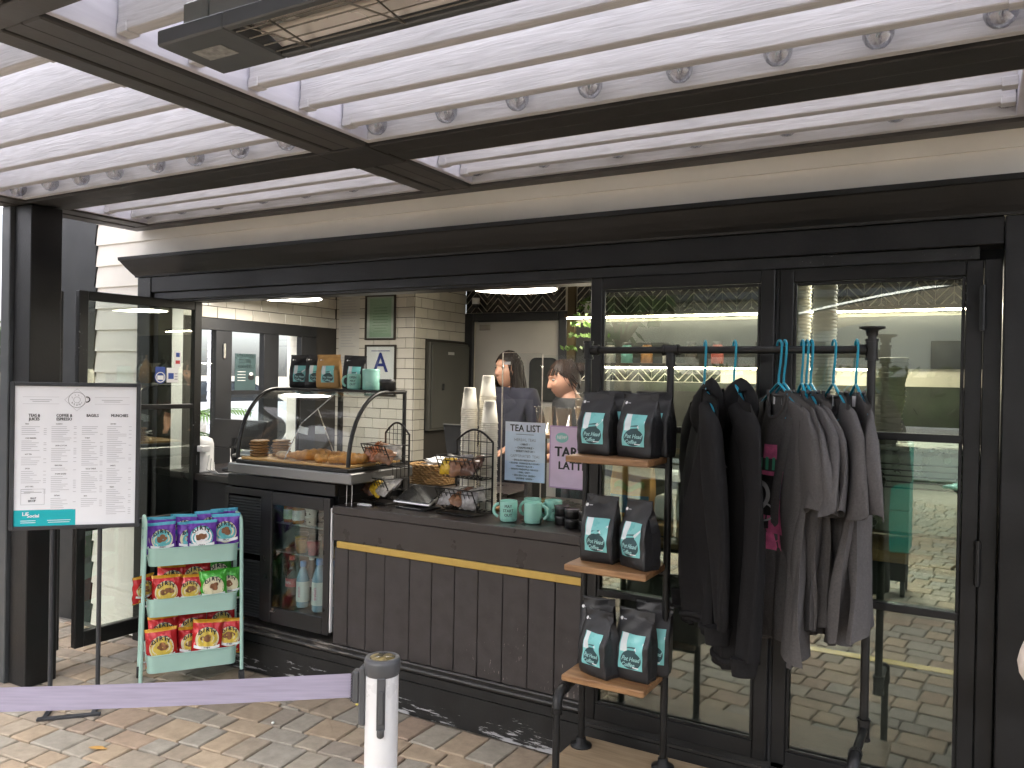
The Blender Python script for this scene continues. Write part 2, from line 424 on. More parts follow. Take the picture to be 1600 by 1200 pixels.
# siding boards (lap): exposure .131, bottom edges proud
zs = [.0+.131*i+.0195 for i in range(0, 25)]
for i, z0 in enumerate(zs):
    z1 = z0+.131+.012
    for xa, xb in (((-4.762, -4.338),) if z1 < 2.32 else ((-4.762, 2.2),)):
        mb = MB(); y0, y1 = -.014, -.002
        mb.add([(xa, y0, z0), (xb, y0, z0), (xb, y1, z1), (xa, y1, z1), (xa, .03, z0), (xb, .03, z0), (xb, .03, z1), (xa, .03, z1)],
               [(0, 1, 2, 3), (0, 4, 5, 1), (3, 2, 6, 7), (0, 3, 7, 4), (1, 5, 6, 2)])
        bpart(mb, 'siding_board', SIDING)
# flat black board covering the end of the wall, its edge scribed to the laps
P = [(-5.3, 0.0), (-5.3, 3.25)]
for z0 in reversed(zs): P += [(-4.758+random.uniform(-.004, .004), z0+.128), (-4.772+random.uniform(-.004, .004), z0+.01)]
P = [q for q in P if q[1] <= 3.25]
bpart(MB().prism(P, lambda x, z: (x, -.016, z), lambda x, z: (x, .03, z)), 'end_board', M('charcoal_board', (.011, .0125, .0135), .5, var=.2, scale=5))
bpart(MB().box(-4.70, -4.338, .031, .3, 0, 3.3).box(-4.338, 2.2, .031, .3, 2.30, 3.3), 'wall_core', WHITE)
bpart(MB().box(-5.3, -4.70, .031, 2.46, 0, 3.3).box(-4.70, -4.43, .3, .40, 0, 3.3).box(-4.70, -4.43, 1.54, 2.46, 0, 3.3).box(-4.70, -4.43, .40, 1.54, 1.99, 3.3).box(-4.70, -4.43, .40, 1.54, 0, .9), 'side_wall_core', SIDING) if False else None
bpart(MB().box(-4.70, -4.43, .3, .42, 0, 3.3).box(-4.70, -4.43, 1.545, 2.6, 0, 3.3).box(-4.70, -4.43, .42, 1.545, 1.97, 3.3), 'side_wall_core', SIDING)
# pilaster, header, right pier, cornice
bpart(MB().box(-4.336, -4.215, -.026, .1, 0, 2.156, .004), 'pilaster', BLACK_WORN)
bpart(MB().box(-4.214, .068, -.022, .1, 2.066, 2.156, .003).box(-4.214, .068, .1, .3, 2.03, 2.3), 'frieze_board', BLACK)
bpart(MB().box(.07, 2.2, -.03, .3, 0, 2.156, .004), 'right_pier', BLACK)
mb = MB()
prof = [(-.022, 2.157), (-.034, 2.157), (-.036, 2.166), (-.052, 2.184), (-.075, 2.215), (-.098, 2.25), (-.104, 2.254), (-.106, 2.272), (-.0, 2.272)]
xs = [(-4.336-(-y_)*.9+.02, 2.2) for y_, z_ in prof]
vs = [(a, y_, z_) for (a, b), (y_, z_) in zip(xs, prof)]+[(b, y_, z_) for (a, b), (y_, z_) in zip(xs, prof)]
n = len(prof); fs = [(i, i+1, n+i+1, n+i) for i in range(n-1)]+[tuple(range(n))]+[tuple(range(n, 2*n))]
mb.add(vs, fs, False); bpart(mb, 'cornice', BLACK)
# opening frame (head, left jamb) with its inner track
bpart(MB().box(-4.213, -.0, -.006, .09, 2.022, 2.064, .002).box(-4.2, -.0, .008, .014, 2.012, 2.021).box(-4.2, -.0, .05, .056, 2.012, 2.021), 'head_track', BLACK_WORN)
bpart(MB().box(-4.213, -4.165, -.006, .09, .235, 2.02, .002), 'jamb', BLACK)
# base: kickboard, mouldings and sill track
bpart(MB().box(-4.213, .068, .0, .3, 0, .155).box(-4.213, .068, .006, .3, .157, .196), 'kickboard', BASE_WORN)
mb = MB()
for z, rr, yy in ((.212, .012, .002), (.236, .010, .008)): mb.tube([(-4.213, yy+.008, z), (-1.40, yy+.008, z)], rr, 10)
mb.box(-4.213, -1.40, .012, .3, .197, .246, .002); bpart(mb, 'base_moulding', TRACK)
bpart(MB().box(-1.398, .066, .0, .12, .157, .172, .002).box(-1.398, .066, .012, .12, .174, .19, .002), 'door_sill', TRACK)

# glazed doors: frame stiles and rails round three panes each
def glazed_door(x0, x1, z0, z1, y0, y1, rails, st=.045, label_parts=True, hinges=None):
    d = MB()
    d.box(x0, x0+st, y0, y1, z0, z1, .003).box(x1-st, x1, y0, y1, z0, z1, .003)
    d.box(x0+st+.0005, x1-st-.0005, y0+.001, y1-.001, z1-st, z1-.0005, .003).box(x0+st+.0005, x1-st-.0005, y0+.001, y1-.001, z0+.0005, z0+st*1.35, .003)
    dr = d.build('glazed_door', BLACK, bld)
    b = MB(); i0, i1, j0, j1 = x0+st+.001, x1-st-.001, z0+st*1.35+.001, z1-st-.001
    for a in (i0, i1-.011): b.box(a, a+.011, y0+.004, y0+.014, j0, j1, .002)
    for a in (j0, j1-.011): b.box(i0+.0115, i1-.0115, y0+.0045, y0+.0135, a, a+.011, .002)
    b.build('glazing_bead', BLACK, dr)
    zz = [j0]
    for rz in rails:
        MB().box(i0+.0005, i1-.0005, y0-.002, y1-.004, rz-.013, rz+.013, .003).build('rail', BLACK, dr); zz += [rz-.0132, rz+.0132]
    zz.append(j1)
    ym = y0+.02
    for k in range(0, len(zz), 2): MB().box(i0, i1, ym, ym+.006, zz[k], zz[k+1]).build('pane', GLASS, dr)
    return dr
d1 = glazed_door(-1.392, -.652, .20, 2.021, -.018, .028, (1.41, .727), .05)
d2 = glazed_door(-.640, .012, .176, 2.021, .006, .05, (1.424, .83), .05)
for zc in (1.86, 1.02, .25): MB().box(.000, .022, -.012, .005, zc-.07, zc+.07, .002).tube([(.011, -.014, zc-.075), (.011, -.014, zc+.075)], .009, 10).build('hinge', BLACK, d2)
MB().box(.014, .066, .0, .08, .20, 2.021, .003).build('right_jamb', BLACK, bld)
MB().box(-.651, -.641, .01, .05, .19, 2.02).build('door_seal', INK, bld)

# folded-back door leaf in the opening, seen through at the left
leaf = thing('open_door_leaf', 'black framed glazed bifold leaf folded open beside the white menu stand', 'door', (-4.13, -.52, .125), None, True)
leaf.rotation_euler = (0, 0, R(86))
Lw, Lh, st = .74, 1.90, .05
d = MB().box(0, st, -.02, .02, 0, Lh, .003).box(Lw-st, Lw, -.02, .02, 0, Lh, .003).box(st+.0005, Lw-st-.0005, -.019, .019, Lh-st, Lh-.0005, .003).box(st+.0005, Lw-st-.0005, -.019, .019, .0005, .085, .003)
d.build('leaf_frame', BLACK_WORN, leaf)
for z in (1.275, .63): MB().box(st, Lw-st, -.018, .018, z-.014, z+.014, .003).build('rail', BLACK, leaf)
for a, b in ((.086, .615), (.645, 1.26), (1.29, Lh-st)): MB().box(st, Lw-st, -.003, .003, a, b).build('pane', GLASS, leaf)
MB().box(.02, .035, -.05, -.02, 1.13, 1.15, .003).tube([(.028, -.045, 1.14), (.075, -.05, 1.14)], .005, 8).build('handle', STEEL_DARK, leaf)
# payment stickers on the leaf
mp = plane_map((0, -.0032, 0), (1, 0, 0), (0, 0, 1), (0, -1, 0), .0012)
BLUE = M('sticker_blue', (.02, .06, .3), .4, var=.03); REDP = M('sticker_red', (.5, .03, .04), .4, var=.03)
mb = MB(); Y0 = .52
rect(mb, mp, Y0+.0, Y0+.075, 1.415, 1.50, 0); rect(mb, mp, Y0+.048, Y0+.092, 1.5005, 1.60, 0)
rect(mb, mp, Y0+.01, Y0+.045, 1.435, 1.47, 1, .0005); rect(mb, mp, Y0+.058, Y0+.082, 1.565, 1.59, 1, .0005); rect(mb, mp, Y0+.056, Y0+.084, 1.525, 1.545, 2, .0005)
put_text(mb, 'PAY', .016, mp, 0, Y0+.0275, 1.453, e if False else 1) if False else None
for i in range(3): rect(mb, mp, Y0+.05, Y0+.07, 1.43+i*.016, 1.438+i*.016, 3, .0005)
disc(mb, mp, Y0-.04, 1.45, .036, .042, 1, e=.0003); rect(mb, mp, Y0-.072, Y0-.01, 1.475, 1.505, 1, .0006); ring(mb, mp, Y0-.04, 1.445, .028, .005, 0, e=.0009)
rect(mb, mp, Y0-.06, Y0-.02, 1.43, 1.455, 0, .001)
mb.build('sticker', [PAPER, BLUE, REDP, GREYINK], leaf)
# the other leaves stacked behind it
leaf2 = thing('stacked_door_leaf', 'stack of folded black door leaves between the post and the open glazed leaf', 'door', (-4.19, -.62, .125), None, True)
leaf2.rotation_euler = (0, 0, R(86))
MB().box(0, .05, -.02, .02, 0, 1.89, .003).box(.0, .05, .025, .065, 0, 1.89, .003).box(.0, .045, .07, .105, 0, 1.88, .003).build('leaf_frame', BLACK_WORN, leaf2)
mb = MB()
for z in (.3, 1.1, 1.7): mb.tube([(-.008, .022, z-.05), (-.008, .022, z+.05)], .009, 10).box(-.006, .03, .018, .027, z-.045, z+.045)
mb.build('hinge', STEEL_DARK, leaf2)

# ================================================================== PERGOLA
PBLK = M('pergola_black', (.028, .027, .026), .6, var=.25, scale=8, bump=.2, bscale=70, spec=.35)
PGRY = M('pergola_bronze', (.05, .047, .045), .5, var=.15, scale=8, bump=.12)
RAFT = wood('white_stained_timber', (.44, .438, .46), (.57, .568, .595), .6, 5, (1.2, 16, 16), .5, .05)
LINE = wood('lavender_white_timber', (.52, .515, .59), (.62, .615, .69), .6, 4, (9, 1.2, 9), .25, .03)
perg = thing('pergola', 'black pergola of square beams with white timber rafters over the counter', 'pergola', (-4.2, -.7, 0))
ZB = 2.43
def grooved(x0, x1, y0, y1, along, zb=ZB, h=.21, name='beam', mat=PBLK, ng=3):
    """beam built of boards with open joints on its underside"""
    mb = MB(); g = .006
    a0, a1 = (x0, x1) if along == 'y' else (y0, y1); wd = (a1-a0)/ng
    for i in range(ng):
        p, q = a0+i*wd+(g/2 if i else 0), a0+(i+1)*wd-(g/2 if i < ng-1 else 0); zz = zb+(0 if i != 1 else .004)
        if along == 'y': mb.box(p, q, y0, y1, zz, zb+h, .004)
        else: mb.box(x0, x1, p, q, zz, zb+h, .004)
    return mb.build(name, mat, perg)
YF = -1.985
grooved(-2.172, -1.932, YF, -.58-.23, 'y', mat=PGRY); grooved(-2.172, -1.932, -.571, -.115, 'y', mat=PGRY)
for a, b in ((-4.34, -4.12), (.115, .335)):
    grooved(a, b, YF, -.115, 'y', mat=PGRY, ng=2)
grooved(-4.117, -2.175, -.80, -.58, 'x', mat=PBLK, ng=2); grooved(-1.929, .112, -.80, -.58, 'x', mat=PBLK, ng=2); grooved(-2.175, -1.929, -.806, -.575, 'x', ZB-.002, mat=PBLK, ng=1)
grooved(-4.34, 1.6, YF-.075, YF-.003, 'x', mat=PGRY, ng=1)
grooved(-4.34, 1.6, -.112, -.03, 'x', ZB, .2, 'ledger', PGRY, 1)
grooved(-2.172, -1.932, -4.2, YF-.08, 'y', mat=PGRY)
for a, b in ((-4.34, -4.12), (.115, .335)): grooved(a, b, -4.2, YF-.08, 'y', mat=PGRY, ng=2)
grooved(-4.34, 1.6, -4.40, -4.203, 'x', mat=PGRY, ng=2)
for a, b in ((-4.118, -2.174), (-1.930, .113)):
    MB().box(a+.002, b-.002, YF-.107, YF-.081, ZB+.012, ZB+.2, .002).build('lining_board', RAFT, perg)
    for s_ in (a+.003, b-.025): MB().box(s_, s_+.022, -4.198, YF-.109, ZB+.012, ZB+.2, .002).build('lining_board', LINE, perg)
    for k in range(9): MB().box(a+.03, b-.03, -2.30-k*.21-.019, -2.30-k*.21+.019, ZB+.026, ZB+.176, .003).build('rafter', RAFT, perg)
MB().box(-4.33, -4.15, -4.39, -4.21, 0, ZB-.002, .004).build('post', BLACK, perg)
MB().box(.16, .32, -4.39, -4.21, 0, ZB-.002, .004).build('post', BLACK, perg)
bays = ((-4.118, -2.174), (-1.930, .113))
for a, b in bays:
    for yy in (-.823, -.556): pass
    # lining boards on the faces of the beams
    MB().box(a+.002, b-.002, -.832, -.804, ZB+.012, ZB+.2, .002).build('lining_board', RAFT, perg)
    MB().box(a+.002, b-.002, -.140, -.114, ZB+.012, ZB+.2, .002).build('lining_board', RAFT, perg)
    MB().box(a+.002, b-.002, -.577, -.552, ZB+.012, ZB+.2, .002).build('lining_board', RAFT, perg)
    for s_ in (a+.003, b-.025):
        MB().box(s_, s_+.022, YF+.002, -.834, ZB+.012, ZB+.2, .002).build('lining_board', LINE, perg)
        MB().box(s_, s_+.022, -.55, -.142, ZB+.012, ZB+.2, .002).build('lining_board', LINE, perg)
    for y in (-1.79, -1.575, -1.365, -1.155, -.955, -.385, -.225):
        h = .15
        mb = MB().box(a+.03, b-.03, y-.019, y+.019, ZB+.026, ZB+.026+h, .003)
        for xe in (a+.028, b-.068): mb.box(xe, xe+.04, y-.021, y+.021, ZB+.022, ZB+.05, .002)
        mb.build('rafter', RAFT, perg)
m_ = bpy.data.materials.new('translucent_roofing'); m_.use_nodes = True; _n = m_.node_tree.nodes; _n.clear(); _o = _n.new('ShaderNodeOutputMaterial'); _t = _n.new('ShaderNodeBsdfTranslucent'); _t.inputs[0].default_value = (.78, .78, .80, 1); m_.node_tree.links.new(_t.outputs[0], _o.inputs[0])
MB().box(-6.4, 1.9, -4.45, -.03, ZB+.225, ZB+.229).build('unseen_roof_sheet', m_, perg)  # unseen roof added to soften sky light; left overhang shades siding and ground
# post at the left and its lighter front plate
MB().box(-4.255, -4.105, -.78, -.62, 0, ZB-.002, .004).build('post', BLACK, perg)
MB().box(-4.336, -4.258, -.80, -.64, 0, ZB-.002, .004).build('post', M('post_grey_paint', (.05, .055, .058), .4, var=.15), perg)
MB().box(.16, .32, -1.98, -1.82, 0, ZB-.002, .004).build('post', BLACK, perg)
# round clear bulbs strung along the rafters
BULBG = glass('bulb_glass', (.62, .62, .64), .16)
def bulb_at(x, y, z):
    t = thing('festoon_bulb', 'clear round bulb of the string hanging behind a white rafter', 'bulb', (x, y, z), 'clear round bulbs strung along the pergola rafters', True)
    prof = [(.0001, -.040), (.016, -.037), (.029, -.027), (.037, -.011), (.038, .004), (.032, .02), (.020, .034), (.014, .040)]
    MB().lathe(prof, n=20).build('globe', BULBG, t)
    MB().lathe([(.014, .034), (.0145, .06), (.008, .066), (.0001, .066)], n=12).build('socket', STEEL_DARK, t)
    MB().tube([(0, 0, -.012), (.006, 0, .01), (0, .004, .036)], .003, 6).build('filament', CHROME, t)
    return t
bl = None
ORD = 'first second third fourth fifth sixth seventh eighth'.split()
for a, b, y in ((-4.05, -2.25, -.88), (-1.82, .05, -.88), (-4.05, -2.25, -.178), (-1.85, .05, -.178)):
    nb = 8 if y < -.5 else 7
    for i in range(nb):
        x = a+(b-a)*i/(nb-1)+random.uniform(-.02, .02); z = ZB+.048 if y < -.5 else ZB+.066
        lb = ORD[i]+' clear bulb from the left in the '+('front' if y < -.5 else 'rear')+(' left' if b < -2 else ' right')+' bay of the pergola'
        bl = bulb_at(x, y, z) if bl is None else dup(bl, None, (x, y, z))
        bl['label'] = lb
for a, b, y in ((-4.05, -2.25, -.88), (-1.82, .05, -.88), (-4.05, -2.25, -.178), (-1.85, .05, -.178)):
    mb = MB(); pts = [(a-.06+(b-a+.12)*i/24, y+.004*math.sin(i*2.1), ZB+(.13 if y < -.5 else .142)+.004*math.sin(i*1.3)) for i in range(25)]
    wr = MB().tube(pts, .0035, 6)
    solo(wr, 'bulb_cable', STEEL_DARK, 'thin dark bulb cable in the '+('front' if y < -.5 else 'rear')+(' left' if b < -2 else ' right')+' bay of the pergola', 'cable', group='cables of the bulb strings')

# ================================================================== INTERIOR
ZF = .15
structure(MB().box(-4.42, 1.0, .3, 2.46, ZF-.1, ZF), 'interior_floor', M('dark_tile_floor', (.06, .058, .055), .4, var=.2))
CEIL = M('ceiling_paint', (.72, .70, .66), .7, var=.03)
structure(MB().box(-4.43, 1.0, .301, 2.6, 2.42, 2.5), 'ceiling', CEIL)
GROUT = M('dark_grout', (.05, .045, .04), .9, var=.1)
TILE = M('white_glazed_tile', (.66, .63, .56), .18, var=.04, scale=3, rnd=.05, coat=.3)
PLASTER = M('plain_wall', (.55, .52, .46), .7, var=.04)
TW, THt = .152, .0765
tile_me = {}
def tile_mesh(w_, h_):
    k = (round(w_, 3), round(h_, 3))
    if k not in tile_me: tile_me[k] = MB().box(-w_/2, w_/2, -.004, .004, -h_/2, h_/2, .002).mesh('tile', TILE)
    return tile_me[k]
def tile_wall(name, axis, const, a0, a1, z0, z1, solid, holes=(), sign=1, zt0=None):
    """running-bond tiles on a wall facing -y (axis x) or +x (axis y)"""
    wall = structure(solid, name, GROUT); row = 0; z = zt0 if zt0 is not None else z0
    while z < z1-.005:
        h = min(THt, z1-z)-.0035; u = a0-(TW/2 if row % 2 else 0)
        while u < a1-.003:
            p, q = max(u, a0), min(u+TW, a1)
            if q-p > .012:
                segs = [(p, q)]
                for (h0, h1, g0, g1) in holes:
                    if z+THt > g0+.002 and z < g1-.002:
                        ns = []
                        for s0, s1 in segs:
                            if s0 < h0: ns.append((s0, min(s1, h0)))
                            if s1 > h1: ns.append((max(s0, h1), s1))
                        segs = ns
                for s0, s1 in segs:
                    wd = s1-s0-.0035
                    if wd > .01:
                        c = (s0+s1)/2
                        if axis == 'x': link('tile', tile_mesh(wd, h), wall, (c, const-.004, z+h/2))
                        else: link('tile', tile_mesh(wd, h), wall, (const+.004, c, z+h/2), (0, 0, R(90)))
            u += TW
        z += THt; row += 1
    return wall
tile_wall('left_wall', 'y', -4.40, .305, 1.76, 1.965, 2.40, MB().box(-4.43, -4.40, .301, .43, ZF, 2.42).box(-4.43, -4.40, 1.545, 1.9, ZF, 2.42).box(-4.43, -4.40, .43, 1.545, 1.966, 2.42), zt0=1.967)
tile_wall('notice_wall', 'x', 1.77, -4.395, -3.633, .97, 2.40, MB().box(-4.40, -3.634, 1.77, 1.82, ZF, 2.42), zt0=1.202-.0765*3)
tile_wall('corner_wall', 'y', -3.633, 1.766, 2.455, .97, 2.40, MB().box(-3.70, -3.633, 1.821, 2.46, ZF, 2.42), zt0=1.202-.0765*3, holes=((1.90, 2.46, 1.0, 1.87),))
# side window-doors in the left wall
FRM = M('window_frame_dark', (.02, .021, .025), .4, var=.15)
sw = thing('side_window', 'black framed glazed side doors in the tiled left wall of the cafe', 'window', (-4.41, 1, .9))
mb = MB(); X0, X1 = -4.445, -4.39
mb.box(X0, X1, .432, 1.543, 1.885, 1.964, .003)
for a, b in ((.432, .47), (.60, .735), (1.02, 1.16), (1.385, 1.543)): mb.box(X0+.001, X1-.001, a, b, ZF, 1.8845, .003)
mb.build('window_frame', FRM, sw)
for a, b in ((.736, 1.019), (1.161, 1.384)):
    MB().box(X0+.002, X1-.004, a, b, 1.455, 1.485, .002).build('rail', FRM, sw)
    MB().box(-4.42, -4.414, a, b, 1.486, 1.884).build('pane', GLASS_CLEAR, sw); MB().box(-4.42, -4.414, a, b, .3, 1.454).build('pane', GLASS_CLEAR, sw)
    MB().box(X0+.002, X1-.004, a, b, ZF, .299).build('kick_panel', FRM, sw)
MB().box(-4.42, -4.414, .471, .599, .9, 1.884).build('pane', GLASS_CLEAR, sw); MB().box(X0+.002, X1-.004, .471, .599, ZF, .899).build('kick_panel', FRM, sw)
MB().box(-4.389, -4.38, .655, .675, 1.70, 1.80, .003).build('latch', CHROME, sw)
# rear wall with chevron tiles and a pale door
CHEV = M('black_chevron_tile', (.022, .02, .018), .25, var=.2, rnd=.3, coat=.3)
CGR = M('pale_grout', (.70, .66, .56), .8, var=.05)
YB = 2.463
rear = structure(MB().box(-3.633, -3.545, YB, YB+.1, ZF, 2.42).box(-3.545, -2.695, YB, YB+.1, 2.075, 2.42).box(-2.695, 1.0, YB, YB+.1, ZF, 2.42), 'rear_wall', CGR)
hp = .10
def chev(xc0, xc1, z0, z1, hole=None, pitch=.056):
    nx = int((xc1-xc0)/hp); cnt = 0
    for i in range(nx):
        xa = xc0+i*hp; upw = i % 2 == 0; z = z0-hp
        while z < z1:
            g = .006; za, zb = (z, z+hp) if upw else (z+hp, z)
            pl = [(xa+.002, za+g), (xa+hp-.002, zb+g), (xa+hp-.002, zb+pitch-g), (xa+.002, za+pitch-g)]
            # clip to band
            def cl(P, f):
                out = []
                for k in range(len(P)):
                    A, B = P[k], P[(k+1) % len(P)]; fa, fb = f(A), f(B)
                    if fa >= 0: out.append(A)
                    if (fa >= 0) != (fb >= 0): tt = fa/(fa-fb); out.append((A[0]+(B[0]-A[0])*tt, A[1]+(B[1]-A[1])*tt))
                return out
            P = cl(cl(pl, lambda q: q[1]-z0), lambda q: z1-q[1])
            if len(P) > 2:
                MB().prism(P, lambda x, y: (x, YB-.0005, y), lambda x, y: (x, YB-.007, y)).build('chevron_tile', CHEV, rear); cnt += 1
            z += pitch
    return cnt
N1 = chev(-3.628, -2.705, 2.125, 2.415); N2 = chev(-2.63, -.02, 2.055, 2.30); N3 = chev(-2.63, -1.5, 1.60, 1.70, pitch=.056)
MB().box(-2.70, -2.635, YB-.03, YB-.001, ZF, 2.41, .003).build('wall_trim', M('bronze_trim', (.10, .075, .035), .4, .4), rear)
MB().box(-2.63, 1.0, YB-.0125, YB-.001, 1.705, 2.03).build('splash_panel', M('dark_splash', (.03, .03, .028), .35, var=.3), rear)
MB().box(-2.63, 1.0, YB-.0125, YB-.001, ZF, 1.595).build('splash_panel', M('dark_splash_low', (.035, .033, .03), .4, var=.3), rear)
idoor = thing('interior_door', 'pale grey flush door with a rounded window behind the counter', 'door', (-3.12, YB, ZF))
MB().box(-3.625, -3.546, YB-.03, YB+.0, ZF, 2.12, .004).box(-2.772, -2.702, YB-.03, YB+.0, ZF, 2.12, .004).box(-3.5455, -2.7725, YB-.03, YB+.0, 2.055, 2.12, .004).build('door_frame', FRM, idoor)
MB().box(-3.6, -2.72, YB+.05, YB+.07, ZF, 2.2).build('door_light_stop', INK, idoor)  # added unseen panel, stops sky light leaking round the slab
DOORM = M('door_grey_paint', (.52, .50, .47), .5, var=.03)
MB().box(-3.543, -2.775, YB+.005, YB+.04, ZF, 2.052, .003).build('door_slab', DOORM, idoor)
def rrect(x0, x1, z0, z1, r, n=6):
    P = []
    for cx_, cz_, a in ((x1-r, z1-r, 0), (x0+r, z1-r, 90), (x0+r, z0+r, 180), (x1-r, z0+r, 270)):
        for i in range(n+1): an = R(a+90*i/n); P.append((cx_+r*math.cos(an), cz_+r*math.sin(an)))
    return P
MB().prism(rrect(-3.03, -2.785, 1.425, 1.765, .055), lambda x, z: (x, YB+.006, z), lambda x, z: (x, YB-.008, z)).build('window_frame', INK, idoor)
MB().prism(rrect(-3.015, -2.80, 1.44, 1.75, .045), lambda x, z: (x, YB-.006, z), lambda x, z: (x, YB-.011, z)).build('pane', M('dark_door_glass', (.05, .052, .05), .15, var=.2), idoor)
MB().box(-3.50, -3.40, YB-.004, YB+.006, 1.985, 2.03, .002).build('door_closer', M('closer', (.3, .28, .25), .4), idoor)
structure(MB().box(1.0, 1.05, .3, 2.6, ZF, 2.5), 'right_wall', PLASTER)
# electric panel on the corner wall
ep = thing('electric_panel', 'dark grey electric panel on the tiled corner wall beside the door', 'electric panel', (-3.60, 2.18, 1.19))
EPM = M('panel_grey', (.085, .085, .075), .45, var=.08)
MB().box(-3.632, -3.585, 1.905, 2.455, 1.19, 1.868, .004).build('cabinet', EPM, ep)
MB().box(-3.5845, -3.575, 1.925, 2.44, 1.21, 1.85, .003).build('panel_door', EPM, ep)
MB().box(-3.5745, -3.57, 2.13, 2.21, 1.775, 1.797).build('sticker', M('grey_sticker', (.5, .5, .48), .6), ep)
MB().box(-3.5745, -3.565, 2.06, 2.08, 1.50, 1.55, .003).build('latch', STEEL_DARK, ep)
# round ceiling lights
def glow(name, col, st): return M(name, col, .5, var=0, emit=st)
LEDM = glow('light_diffuser', (1, .93, .82), 7)
def lamp(x, y, label):
    t = thing('pendant_light', label, 'ceiling light', (x, y, 2.09), 'round flat ceiling lights inside the cafe', True)
    MB().lathe([(.0001, 0), (.235, 0), (.245, .004), (.245, .006)], n=48).build('diffuser', LEDM, t)
    MB().lathe([(.246, .0), (.252, .002), (.252, .035), (.0001, .037)], n=48).build('lamp_body', WHITE, t)
    MB().cyl((0, 0, .037), (0, 0, .30), .012, 10).build('rod', WHITE, t)
lamp(-3.88, .69, 'round flat lit ceiling light above the glass pastry case')
lamp(-2.22, .76, 'round flat lit ceiling light above the counter sneeze shield')
lamp(-.52, .82, 'round flat lit ceiling light behind the right glazed door')
# security camera near the corner
sc_ = thing('security_camera', 'small black dome camera under the ceiling by the door', 'camera', (-3.50, 2.40, 2.19), None, True)
MB().lathe([(.03, .05), (.032, .03), (.03, .0)], n=16).build('mount', WHITE, sc_)
MB().lathe([(.029, 0), (.027, -.016), (.016, -.028), (.0001, -.031)], n=16).build('lens_dome', INK, sc_)
# framed papers on the notice wall
YN = 1.762
def framed(name, label, x0, x1, z0, z1, pap, art):
    t = thing(name, label, 'framed notice', ((x0+x1)/2, YN, z0)); b = .013
    MB().box(x0, x0+b, YN-.018, YN-.001, z0, z1, .002).box(x1-b, x1, YN-.018, YN-.001, z0, z1, .002).box(x0+b, x1-b, YN-.0175, YN-.001, z1-b, z1, .002).box(x0+b, x1-b, YN-.0175, YN-.001, z0, z0+b, .002).build('frame', M('dark_wood_frame', (.03, .022, .016), .4), t)
    mp = plane_map(((x0+x1)/2, YN-.006, (z0+z1)/2), (1, 0, 0), (0, 0, 1), (0, -1, 0), 0); mb = MB()
    rect(mb, mp, -(x1-x0)/2+b, (x1-x0)/2-b, -(z1-z0)/2+b, (z1-z0)/2-b, 0)
    art(mb, mp); mb.build('certificate', pap, t)
    MB().box(x0+b, x1-b, YN-.012, YN-.0095, z0+b, z1-b).build('pane', GLASS_CLEAR, t)
GREENP = M('green_certificate', (.30, .45, .31), .7, var=.05); DKG = M('green_print', (.12, .25, .14), .7)
def art1(mb, mp):
    rect(mb, mp, -.105, .105, -.15, .145, 1, .001)
    put_text(mb, 'CERTIFICATE', .02, mp, 2, 0, .11)
    for i in range(9): wdt = random.uniform(.05, .085); rect(mb, mp, -wdt, wdt, .07-i*.022, .074-i*.022, 2, .0015)
framed('framed_certificate', 'upper frame on the tiled wall holding a pale green certificate', -4.092, -3.80, 1.875, 2.218, [M('mat_board', (.45, .52, .46), .8), GREENP, DKG], art1)
BLUEP = M('grade_blue', (.015, .03, .22), .6, var=0)
def art2(mb, mp):
    put_text(mb, 'A', .21, mp, 1, 0, .05, bold=.02)
    for i in range(5): rect(mb, mp, -.07, .07, -.09-i*.02, -.085-i*.02, 2, .001)
    rect(mb, mp, -.09, .09, .145, .15, 1, .001)
framed('framed_grade_card', 'lower frame on the tiled wall holding a card with a big blue letter A', -4.088, -3.79, 1.45, 1.838, [PAPER, BLUEP, GREYINK], art2)
mb = MB(); mp = plane_map((-4.26, YN-.001, 1.9), (1, 0, 0), (0, 0, 1), (0, -1, 0), 0)
for k, (a, b) in enumerate(((.115, .33), (-.13, .11), (-.37, -.135))):
    rect(mb, mp, -.105, .105, a, b, 0, .0012*k)
    for i in range(8): rect(mb, mp, -.08, random.uniform(.02, .085), b-.03-i*.022, b-.026-i*.022, 1, .003+.0012*k)
solo(mb, 'paper_notice', [M('notice_paper', (.58, .57, .53), .8, var=.05), GREYINK], 'pale printed notices taped in a column on the tiled wall', 'notice', (-4.26, YN, 1.53), local=False)
# poster on the side window
mp = plane_map((-4.405, .865, 1.61), (0, 1, 0), (0, 0, 1), (1, 0, 0), 0); mb = MB()
rect(mb, mp, -.092, .092, -.127, .127, 0); put_text(mb, 'UPDATED\nSTORE\nHOURS:', .037, mp, 1, -.005, .075)
for i in range(4): rect(mb, mp, -.07, .0, -.0-i*.02, .004-i*.02, 1, .001)
disc(mb, mp, .05, -.035, .028, .02, 2, e=.001); disc(mb, mp, .05, -.012, .017, .012, 1, e=.0015)
mb.add([mp(-.092, -.127, -.003), mp(.092, -.127, -.003), mp(.092, .127, -.003), mp(-.092, .127, -.003)], [(0, 1, 2, 3)], False, 0)
solo(mb, 'window_poster', [M('poster_teal', (.055, .095, .10), .6), PAPER, INK], 'teal poster about updated store hours taped inside the side window', 'poster', (-4.405, .865, 1.48), local=False)

